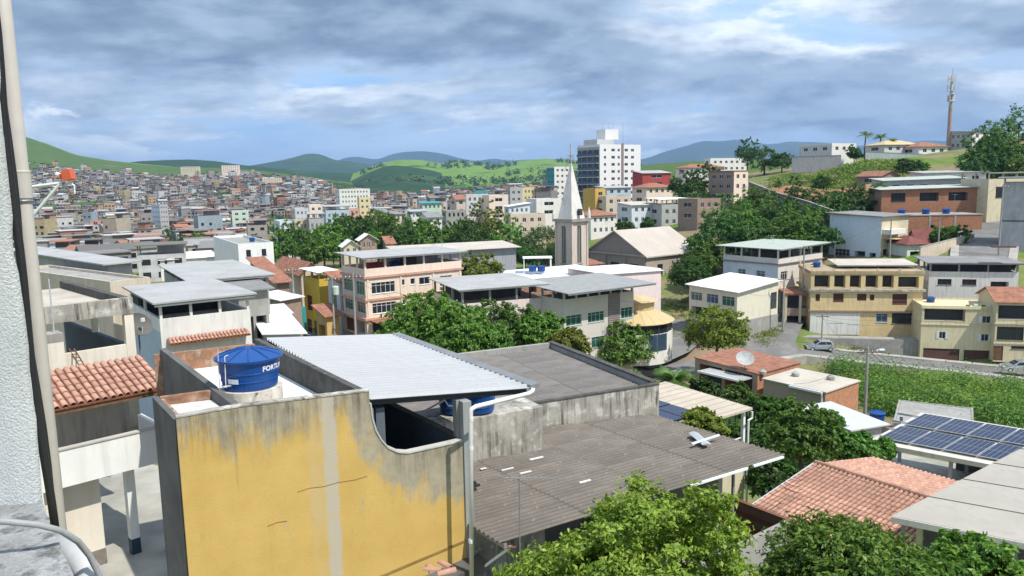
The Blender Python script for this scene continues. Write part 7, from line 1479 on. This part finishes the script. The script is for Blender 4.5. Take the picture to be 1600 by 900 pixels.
def crowd():
    g = random.Random(21); pts = []; cells = {}
    topx = [0, 40, 100, 200, 300, 400, 520, 560, 640, 880]; topy = [252, 257, 266, 275, 281, 270, 277, 291, 296, 298]
    tries = 0
    while len(pts) < 4000 and tries < 70000:
        tries += 1; Y = math.sqrt(g.uniform(100**2, 1650**2)); px = g.uniform(20, 890)
        if px > 520 and Y > 1150: continue
        x = (px-800)/F*Y; t_ = (Y-560)/1340.; z = gz_fast(x, Y)
        if 0 < t_ < .82: z = max(z, hillA(px, t_).z)
        row = proj(x, Y, z)[1]
        if row < np.interp(px, topx, topy): continue
        if Y < 330 and (px > 330 or row > 446): continue
        if Y < 200 and px > 240: continue
        if 420 < px < 860 and row > 352: continue
        if 400 < px < 560 and 340 < row: continue
        # leave wooded patches open
        if mn.noise(Vector((x*.012, Y*.012, 4.))) > .30 and Y > 300: continue
        if 222 < px < 276 and Y < 482: continue
        s = 11. if Y < 700 else 12.5; k = (int(x/s), int(Y/s)); bad = False
        for dx in (-1, 0, 1):
            for dy in (-1, 0, 1):
                for q in cells.get((k[0]+dx, k[1]+dy), ()):
                    if (q[0]-x)**2+(q[1]-Y)**2 < (s*.8)**2: bad = True
        if bad: continue
        cells.setdefault(k, []).append((x, Y)); pts.append((x, Y, z, px, row))
    rec = []
    for x, Y, z, px, row in pts:
        w = g.uniform(6.5, 11); d = g.uniform(6.5, 10); q = g.random(); h = 3.1 if q < .42 else 6. if q < .84 or Y < 330 else 9. if q < .96 else 14.
        a = R(g.choice((18, 25, 32, 40, -15))+g.uniform(-8, 8)); typ = g.choice((0, 0, 1, 1, 2, 2, 3))
        V, Fq, mi = house_arrays(w, d, h, typ, g); rec.append(((w*h)/Y**2, x, Y, z, px, row, a, V, Fq, mi, '%s house with %s' % ({3.1: 'one-storey', 6.: 'two-storey', 9.: 'three-storey', 14.: 'tall'}[h], ('flat roof', 'terrace roof', 'ridged roof', 'rooftop room')[typ])))
    rec.sort(key=lambda r: -r[0]); VV = []; FF = []; MI = []; nb = 0
    for i, (s, x, Y, z, px, row, a, V, Fq, mi, txt) in enumerate(rec):
        ca, sa = math.cos(a), math.sin(a)
        if i < 300:
            me = bpy.data.meshes.new('town_house'); me.from_pydata([tuple(v) for v in V], [], [tuple(dict.fromkeys(f)) for f in Fq]); 
            for m_ in ('far_wall', 'far_roof', 'glass'): me.materials.append(MT[m_])
            me.polygons.foreach_set('material_index', mi); me.update()
            o = link('town_house', me, None, (x, Y, z), a)
            if px < 430: tag(o, txt+(', behind the grey roofs at left' if Y < 260 else ' in the valley left of the lone grey tower' if px < 235 else ' in the valley right of the lone grey tower'), 'house', 'houses of the left valley town')
            else: tag(o, txt+(' among distant roofs left of the yellow tower block' if px < 560 else ' among distant roofs right of the yellow tower block'), 'house', 'houses of the distant town centre')
        else:
            Q = np.c_[V[:, 0]*ca-V[:, 1]*sa+x, V[:, 0]*sa+V[:, 1]*ca+Y, V[:, 2]+z]; VV.append(Q); FF += [tuple(nb+j for j in f) for f in Fq]; MI += mi; nb += len(V)
    V = np.concatenate(VV); me = bpy.data.meshes.new('distant_houses'); me.from_pydata(V.tolist(), [], [tuple(dict.fromkeys(f)) for f in FF])
    for m_ in ('far_wall', 'far_roof', 'glass'): me.materials.append(MT[m_])
    me.polygons.foreach_set('material_index', MI); me.update(); o = link('distant_houses', me); tag(o, 'mass of far-off small houses covering the left hillside', 'houses', kind='stuff')
    return pts
_gx = np.linspace(-1100, 500, 161); _gy = np.linspace(100, 1800, 171); _GZ = gza(np.stack(np.meshgrid(_gx, _gy, indexing='ij'), -1).reshape(-1, 2)).reshape(161, 171)
def gz_fast(x, y):
    i = min(159.999, max(0, (x+1100)/10)); j = min(169.999, max(0, (y-100)/10)); a, b = int(i), int(j); fx, fy = i-a, j-b
    return float(_GZ[a, b]*(1-fx)*(1-fy)+_GZ[a+1, b]*fx*(1-fy)+_GZ[a, b+1]*(1-fx)*fy+_GZ[a+1, b+1]*fx*fy)
def proj(x, y, z):
    q = Vector((x, y, z-CZ)); w = q.dot(fw); return 800+F*q.dot(rt)/w, 450-F*q.dot(up)/w
CROWD = crowd()
# ================================================================== trees
def ground_hit(px, py, y0=15, y1=500):
    d = fw+rt*((px-800)/F)+up*((450-py)/F); Y = y0
    ys = np.geomspace(y0, y1, 160); xs = d.x/d.y*ys; zr = CZ+d.z/d.y*ys; zg = gza(np.c_[xs, ys]); k = np.argmax(zr < zg)
    if not (zr < zg).any(): return None
    return (xs[k], ys[k], zg[k])
def T(px, py, Y, r, label, mat='leaf_tree', **k): return tree(px, py, Y, r, label, mat, seed=int(px*7+py) % 9973, **k)
# nearest crowns along the lower border
T(990, 896, 13.2, 185, 'leafy mango tree rising before the brown-grey roof at the lower border', 'leaf_bright', asp=.78, leaf=.105, ncl=330, per=150, lump=.32)
T(1318, 916, 15.5, 190, 'broad leafy tree below the red tiled roof at the lower border', 'leaf_mango', asp=.62, leaf=.125, ncl=330, per=140, lump=.32)
T(1556, 925, 14, 128, 'mango tree with long drooping leaves in the lower right corner', 'leaf_mango', asp=.72, leaf=.16, ncl=200, per=110, lump=.25)
T(1445, 930, 13.5, 90, 'low leafy crown between the two big trees at the lower border', 'leaf_mango', asp=.7, leaf=.12, ncl=160, per=110)
T(1165, 945, 14.5, 80, 'small leafy crown between the mango and the broad tree at the lower border', 'leaf_bright', asp=.7, leaf=.11, ncl=150, per=110)
# green pocket between the roofs on the right
for a in ((1252, 688, 43, 72, 'bushy tree left of the solar panel carport', 'leaf_tree'), (1330, 700, 45, 52, 'round bushy crown touching the solar panel carport', 'leaf_tree'), (1192, 648, 50, 52, 'dark dense tree behind the beige canopy', 'leaf_dark'), (1215, 750, 33, 48, 'bushy tree left of the red tiled house', 'leaf_dark'),
          (1104, 614, 57, 33, 'small green tree before the brick workshop', 'leaf_dark'), (1150, 622, 54, 30, 'little leafy tree below the workshop awning', 'leaf_tree'), (1225, 655, 47, 40, 'small crown between the dark tree and the bushy tree', 'leaf_tree'), (1290, 655, 50, 30, 'pointed small tree before the pale grey roof', 'leaf_tree'), (1100, 672, 31, 40, 'yellow-green shrub under the beige canopy', 'leaf_olive'), (1160, 690, 36, 40, 'bush between the beige canopy and the brown-grey roof', 'leaf_dark'), (1380, 705, 45, 25, 'small bush at the corner of the solar panel carport', 'leaf_tree')):
    T(*a, leaf=.26, ncl=170, per=64)
# street and garden trees in the middle
for a in ((668, 510, 72, 60, 'large mango tree in front of the pink building, left crown', 'leaf_mango'), (715, 524, 70, 56, 'large mango tree in front of the pink building, right crown', 'leaf_mango'), (798, 520, 76, 58, 'dense dark green tree in front of the long grey hall', 'leaf_tree'), (845, 520, 74, 38, 'bright drooping tree left of the modern grey building', 'leaf_mango'), (885, 540, 68, 32, 'yellow-green bamboo-like shrub beside the grey building', 'leaf_olive'), (755, 540, 70, 45, 'low crown between the mango and the dense dark tree', 'leaf_tree'),
          (968, 541, 97, 46, 'round street tree in front of the modern grey building', 'leaf_mango'), (1121, 517, 97, 48, 'round bright green street tree before the cream house', 'leaf_bright'), (748, 428, 113, 33, 'round tree behind the pink building', 'leaf_bright'), (846, 388, 168, 44, 'big dark tree left of the church tower', 'leaf_dark'), (880, 400, 176, 26, 'dark tree behind the church tower', 'leaf_dark'), (820, 400, 160, 24, 'small dark tree beside the beige-roofed warehouse', 'leaf_dark'),
          (1078, 430, 134, 30, 'small tree beside the church nave', 'leaf_dark'), (1095, 412, 142, 26, 'leafy tree right of the church roof', 'leaf_tree')):
    T(*a, leaf=.34, ncl=230, per=64, lump=.16)
# wooded slope behind the white terrace house
k = 0
wl = ['dark dense tree', 'mid green tree', 'bright leafy tree', 'tall dark tree']; wm = ['leaf_dark', 'leaf_tree', 'leaf_tree', 'leaf_dark']
SL = ((1118, 372, 152, 46, 'beside the church roof end'), (1150, 345, 160, 40, 'above the church roof end'), (1112, 398, 148, 34, 'low beside the church roof end'), (1175, 378, 150, 42, 'behind the white terrace house, left'), (1205, 352, 165, 44, 'in the upper middle of the wooded slope'), (1228, 372, 152, 40, 'behind the white terrace house, right'), (1262, 350, 160, 42, 'left of the pale blue house'), (1295, 332, 170, 38, 'above the pale blue house'), (1325, 322, 175, 32, 'above the roof of the pale blue house'), (1358, 318, 178, 30, 'left of the brick house'), (1180, 325, 178, 36, 'high on the wooded slope'), (1245, 318, 182, 34, 'below the earth cut'), (1282, 372, 152, 26, 'low left of the pale blue house'), (1490, 372, 146, 22, 'beside the little red-roofed house'), (1466, 372, 150, 18, 'behind the little red-roofed house'))
for px, py, Y, r, w in SL: T(px, py, Y, r, wl[k % 4]+' '+w, wm[k % 4], leaf=.5, ncl=170, per=50, group='trees of the wooded slope'); k += 1
for px, py, Y, r, w in ((1570, 240, 205, 50, 'in the big grove at the right border, middle'), (1540, 258, 200, 38, 'in the big grove at the right border, left'), (1605, 222, 212, 48, 'in the big grove at the right border, top'), (1590, 268, 195, 40, 'in the big grove at the right border, bottom'), (1545, 226, 220, 20, 'sticking out of the grove beside the grey flats'), (1515, 275, 200, 18, 'below the grey flats')):
    T(px, py, Y, r, wl[k % 4]+' '+w, 'leaf_dark' if k % 3 else 'leaf_tree', leaf=.6, ncl=170, per=50, group='trees of the right grove'); k += 1
for px, py, Y, r, w in ((1068, 293, 255, 22, 'between the pinkish house and the brown flats'), (1098, 284, 250, 26, 'left of the white and brown flats'), (1085, 308, 240, 24, 'below the wide orange roof'), (1120, 300, 245, 14, 'close to the white and brown flats'), (1168, 240, 330, 20, 'on the ridge right of the long white building'), (1195, 248, 320, 24, 'on the ridge left of the low white house'), (1222, 250, 315, 18, 'on the ridge nearest the low white house'), (1285, 288, 222, 16, 'alone on the green hill cut'), (1335, 240, 255, 12, 'right of the low white house'), (978, 355, 208, 14, 'behind the church gable'), (1012, 354, 206, 12, 'behind the church roof'), (1415, 262, 220, 16, 'below the hilltop wall'), (1438, 262, 222, 13, 'beside the pale blue shed'), (1550, 300, 180, 10, 'by the upper sloping road')):
    T(px, py, Y, r, 'dark green tree '+w, 'leaf_dark', leaf=.6, ncl=130, per=44, group='single trees on the right side'); k += 1
# green bank left of centre
gb = random.Random(5); spots = [(440, 388, 190), (470, 382, 200), (505, 372, 205), (530, 366, 212), (555, 362, 215), (590, 352, 222), (612, 362, 205), (640, 372, 195), (668, 374, 192), (700, 372, 196), (722, 366, 200), (520, 392, 182), (485, 396, 180), (625, 386, 185), (590, 384, 188), (655, 358, 225), (545, 350, 235), (415, 398, 185), (455, 365, 225), (740, 372, 192), (790, 372, 200)]
pos = ['above the rust-coloured roofs', 'left of the tall brown house', 'beside the tall brown house', 'above the pink building terrace', 'behind the beige-roofed warehouse']
BANK = ['mid green tree on the bank above the orange tile roof', 'dark tree on the bank right of the white block', 'light green tree below the grey terrace house', 'mid green tree left of the white cottage', 'dark tree behind the white cottage', 'light green tree above the tall brown house', 'mid green tree right of the tall brown house', 'dark tree above the pink building roof', 'light green tree left of the beige-roofed warehouse', 'mid green tree behind the beige-roofed warehouse', 'dark tree left of the smaller olive tree', 'light green tree low before the white cottage', 'mid green tree low above the rust-coloured roof', 'dark tree just above the pink building terrace', 'light green tree right beside the tall brown house', 'mid green tree below the small white gabled house', 'dark tree high on the bank below the blue-grey row', 'light green tree lowest on the bank beside the white block', 'mid green tree below the white house with dark windows', 'dark tree under the olive trees', 'light green tree below the beige villa']
for i, (px, py, Y) in enumerate(spots):
    T(px, py, Y, gb.uniform(21, 30), BANK[i], ['leaf_tree', 'leaf_dark', 'leaf_mango'][i % 3], leaf=.6, ncl=130, per=44, group='trees on the green bank')
T(762, 352, 205, 34, 'large olive-coloured tree before the concrete frame block', 'leaf_olive', leaf=.6, ncl=110, per=40); T(738, 366, 202, 20, 'smaller olive tree left of the large olive tree', 'leaf_olive', leaf=.6, ncl=80, per=36)
for px, py, Y, r in ((262, 388, 258, 16), (285, 384, 262, 20), (308, 380, 262, 20), (326, 384, 258, 15), (232, 398, 240, 12)): T(px, py, Y, r, 'round dark tree in the row left of the white block, '+('west end' if px < 270 else 'middle' if px < 300 else 'east end'), 'leaf_dark' if px < 300 else 'leaf_tree', leaf=.7, ncl=70, per=34, group='trees left of the white block')
for px, py, Y, r in ((420, 500, 88, 14), (438, 512, 84, 12), (428, 486, 92, 13)): T(px, py, Y, r, 'small shrub beside the narrow street, '+('lower' if py > 505 else 'upper' if py < 490 else 'middle'), 'leaf_dark', leaf=.3, ncl=50, per=36, name='shrub')
# palms
for px, py, Y, h, fr, lb in ((1353, 212, 272, 9, 3.6, 'tall palm on the right hilltop'), (1376, 216, 270, 8, 3.4, 'second palm on the right hilltop, nearer the yellow-roofed villa'), (1394, 221, 268, 6, 2.6, 'shortest palm on the right hilltop'), (1593, 196, 214, 7, 3.2, 'palm rising above the grove at the right border')):
    p = W(px, py, Y); palm((p.x, p.y, p.z-h), h, fr, lb, seed=px, nf=14, leafn=14)
p = W(1052, 602, 60); palm((p.x, p.y, p.z), .3, 2.4, 'spiky palm clump beside the brick workshop wall', seed=9, nf=26, leafn=16)
p = W(992, 582, 88); palm((p.x, p.y, p.z-.4), .2, 1.3, 'small green bush palm at the foot of the round street tree', seed=4, nf=16, leafn=10)
# undergrowth on the slopes
def region(poly, n, seed, y0=15, y1=500):
    g = random.Random(seed); xs = [p[0] for p in poly]; ys = [p[1] for p in poly]; out = []; tr = 0
    while len(out) < n and tr < n*8:
        tr += 1; x = g.uniform(min(xs), max(xs)); y = g.uniform(min(ys), max(ys)); ins = False
        for i in range(len(poly)):
            (x1, y1_), (x2, y2) = poly[i], poly[i-1]
            if (y1_ > y) != (y2 > y) and x < (x2-x1)*(y-y1_)/(y2-y1_)+x1: ins = not ins
        if ins:
            h = ground_hit(x, y, y0, y1)
            if h: out.append(h)
    return out
_sl = region([(1300, 575), (1380, 592), (1600, 618), (1640, 700), (1560, 700), (1450, 655), (1380, 650), (1330, 610)], 2200, 1, 40, 106)
_nz = lambda p: mn.noise(Vector((p[0]*.13, p[1]*.13, 3.)))
scatter_stuff('bushes', 'tangle of green bushes on the slope below the street', [p for p in _sl if _nz(p) > .12], 'leaf_tree', .30, 64, 1.9, 11, flat=1.5)
scatter_stuff('grass', 'loose tall pale grass on the slope below the street', [(p[0], p[1], p[2]-.1) for p in _sl if _nz(p) <= .2], 'grass_blade', .36, 40, 1.1, 31, 'grass', 1.3)
scatter_stuff('weeds', 'olive weeds mixed into the slope below the street', [p for p in _sl[::6]], 'leaf_olive', .26, 44, 1.2, 33, 'weeds', 1.4)
scatter_stuff('bushes', 'darker bushes in the dip at the right border', region([(1420, 640), (1640, 640), (1640, 720), (1500, 690)], 260, 2, 40, 90), 'leaf_dark', .24, 60, 1.2, 12)
scatter_stuff('bushes', 'undergrowth between the roofs right of the beige canopy', region([(1050, 590), (1200, 600), (1260, 650), (1300, 730), (1200, 760), (1130, 680)], 260, 3, 30, 66), 'leaf_dark', .22, 60, .9, 13)
scatter_stuff('grass', 'long grass on the green hill at the right', region([(1195, 262), (1260, 250), (1440, 250), (1400, 285), (1300, 300), (1200, 300)], 700, 4, 150, 300), 'grass_blade', .55, 40, 1.8, 14, 'grass', .35)
scatter_stuff('bushes', 'scrub on the wooded slope behind the white terrace house', region([(1100, 310), (1380, 300), (1380, 345), (1290, 400), (1110, 420)], 420, 5, 110, 260), 'leaf_dark', .5, 44, 2.4, 15)
scatter_stuff('bushes', 'scrub on the green bank above the rust-coloured roofs', region([(400, 372), (700, 350), (800, 360), (800, 385), (620, 398), (400, 405)], 900, 6, 130, 270), 'leaf_tree', .5, 44, 2.8, 16)
scatter_stuff('bushes', 'scrub between houses under the round street trees', region([(640, 500), (900, 540), (930, 585), (700, 560)], 220, 7, 40, 95), 'leaf_tree', .3, 50, 1.3, 17)
scatter_stuff('bushes', 'weeds along the ochre house retaining wall', region([(1330, 540), (1430, 550), (1430, 562), (1330, 556)], 40, 8, 90, 120), 'leaf_olive', .22, 40, .7, 18)
# red earth cut on the right hill
def earth_cut():
    top = [(1205, 296, 206), (1240, 292, 208), (1290, 300, 204), (1330, 296, 204), (1370, 288, 206), (1400, 280, 208)]; bot = [(1205, 312, 198), (1240, 316, 197), (1290, 318, 196), (1330, 318, 196), (1370, 316, 196), (1400, 310, 197)]
    V = [W(*p)+Vector((0, 0, .4)) for p in top]; n = len(V); mid = []
    rows_ = []
    for j in range(9):
        f = j/8; rows_.append([(W(*top[i]).lerp(W(*bot[i]), f))+Vector((mn.noise(Vector((i*3.1, j*2.7, 0)))*.8, mn.noise(Vector((i, j*1.9, 5)))*.8, .5)) for i in range(n)])
    o = link('earth_bank', np_mesh('earth_bank', [tuple(p) for r in rows_ for p in r], grid_faces(9, n), 'earth', False)); tag(o, kind='structure')
earth_cut()
# distant woods: leafy clumps as one mass
def far_woods():
    g = np.random.RandomState(8); base = []
    for i in range(5200):
        Y = math.sqrt(g.uniform(260**2, 1750**2)); px = g.uniform(20, 900); x = (px-800)/F*Y; t_ = (Y-560)/1340.; z = gz_fast(x, Y)
        if 0 < t_ < .84: z = max(z, hillA(px, t_).z)
        nz_ = mn.noise(Vector((x*.012, Y*.012, 4.)))
        if nz_ < .22 and g.rand() < .45: continue
        if t_ > .7 and px < 330: continue
        if Y < 330 and px > 420: continue
        base.append((x, Y, z+1.5))
    base = np.array(base); per = 46; sz = 1.25
    off = g.randn(len(base), per, 3)*np.array([1, 1, .75]); R_ = g.uniform(2.2, 4.4, (len(base), 1, 1)); off *= R_*.55
    p = (base[:, None]+off+np.array([0, 0, 2.2])).reshape(-1, 3); n = off.reshape(-1, 3)+g.randn(len(p), 3)*.8+np.array([0, 0, 1.]); n /= np.linalg.norm(n, axis=1)[:, None]
    V, Fc = leaf_arrays(p, n, sz, 5, .8); o = link('distant_woods', np_mesh('distant_woods', V, Fc, 'leaf_far')); tag(o, 'mass of far-off trees between the houses of the left town', 'woods', kind='stuff')
far_woods()
def ridge_trees(label, fn, pxs, n, seed, hh):
    g = np.random.RandomState(seed); base = [fn(g) for _ in range(n)]; base = np.array([b for b in base if b is not None]); per = 30
    off = g.randn(len(base), per, 3)*np.array([1, 1, .9])*hh*.4; p = (base[:, None]+off+np.array([0, 0, hh*.45])).reshape(-1, 3); nn = off.reshape(-1, 3)+g.randn(len(p), 3)*hh*.3+np.array([0, 0, hh*.3]); nn /= np.linalg.norm(nn, axis=1)[:, None]
    V, Fc = leaf_arrays(p, nn, hh*.42, 6, .8); o = link('ridge_woods', np_mesh('ridge_woods', V, Fc, 'leaf_far')); tag(o, label, 'woods', kind='stuff')
def _f(g):
    px = g.uniform(560, 1040); t_ = g.uniform(.05, .95); p = hillD(px, t_)
    return (p.x, p.y, p.z) if mn.noise(Vector((p.x*.004, p.y*.004, 2.))) > .12 else None
ridge_trees('scattered dark trees on the distant green hill', _f, None, 900, 3, 11)

scatter_stuff('bushes', 'weeds round the junction beside the cream house', region([(1035, 470), (1080, 470), (1085, 520), (1040, 540)], 60, 22, 90, 150)+region([(1165, 515), (1215, 500), (1225, 545), (1200, 550), (1185, 535)], 60, 23, 90, 125), 'leaf_olive', .28, 44, .8, 32)

for px, py, Y, r, lb in ((1398, 612, 86, 17, 'small bushy tree on the slope below the cream garage house'), (1478, 636, 76, 22, 'rounded bush-tree in the middle of the slope below the street'), (1562, 648, 70, 26, 'leafy tree on the slope nearest the right border'), (1332, 596, 92, 12, 'little shrub below the silver hatchback'), (1535, 622, 86, 15, 'small shrub on the slope below the cream tiled house'), (1440, 625, 82, 13, 'low shrub between the small bushy tree and the rounded bush-tree')):
    T(px, py, Y, r, lb, 'leaf_tree' if px % 4 else 'leaf_olive', leaf=.3, ncl=120, per=56, lump=.35)
# ================================================================== haze
def haze():
    m, N, L = new_mat('haze_air'); out = N.new('ShaderNodeOutputMaterial'); v = N.new('ShaderNodeVolumePrincipled'); v.inputs['Density'].default_value = HAZE; v.inputs['Color'].default_value = (.42, .64, 1., 1); v.inputs['Anisotropy'].default_value = .15
    L.new(v.outputs[0], out.inputs['Volume']); b = M(); b.box(-9000, 9000, -200, 16000, -140, 600); o = b.obj('haze', 'haze_air'); tag(o, kind='stuff'); o['label'] = 'pale blue haze filling the valley air'; o['category'] = 'haze'
HAZE = 9e-5
haze()
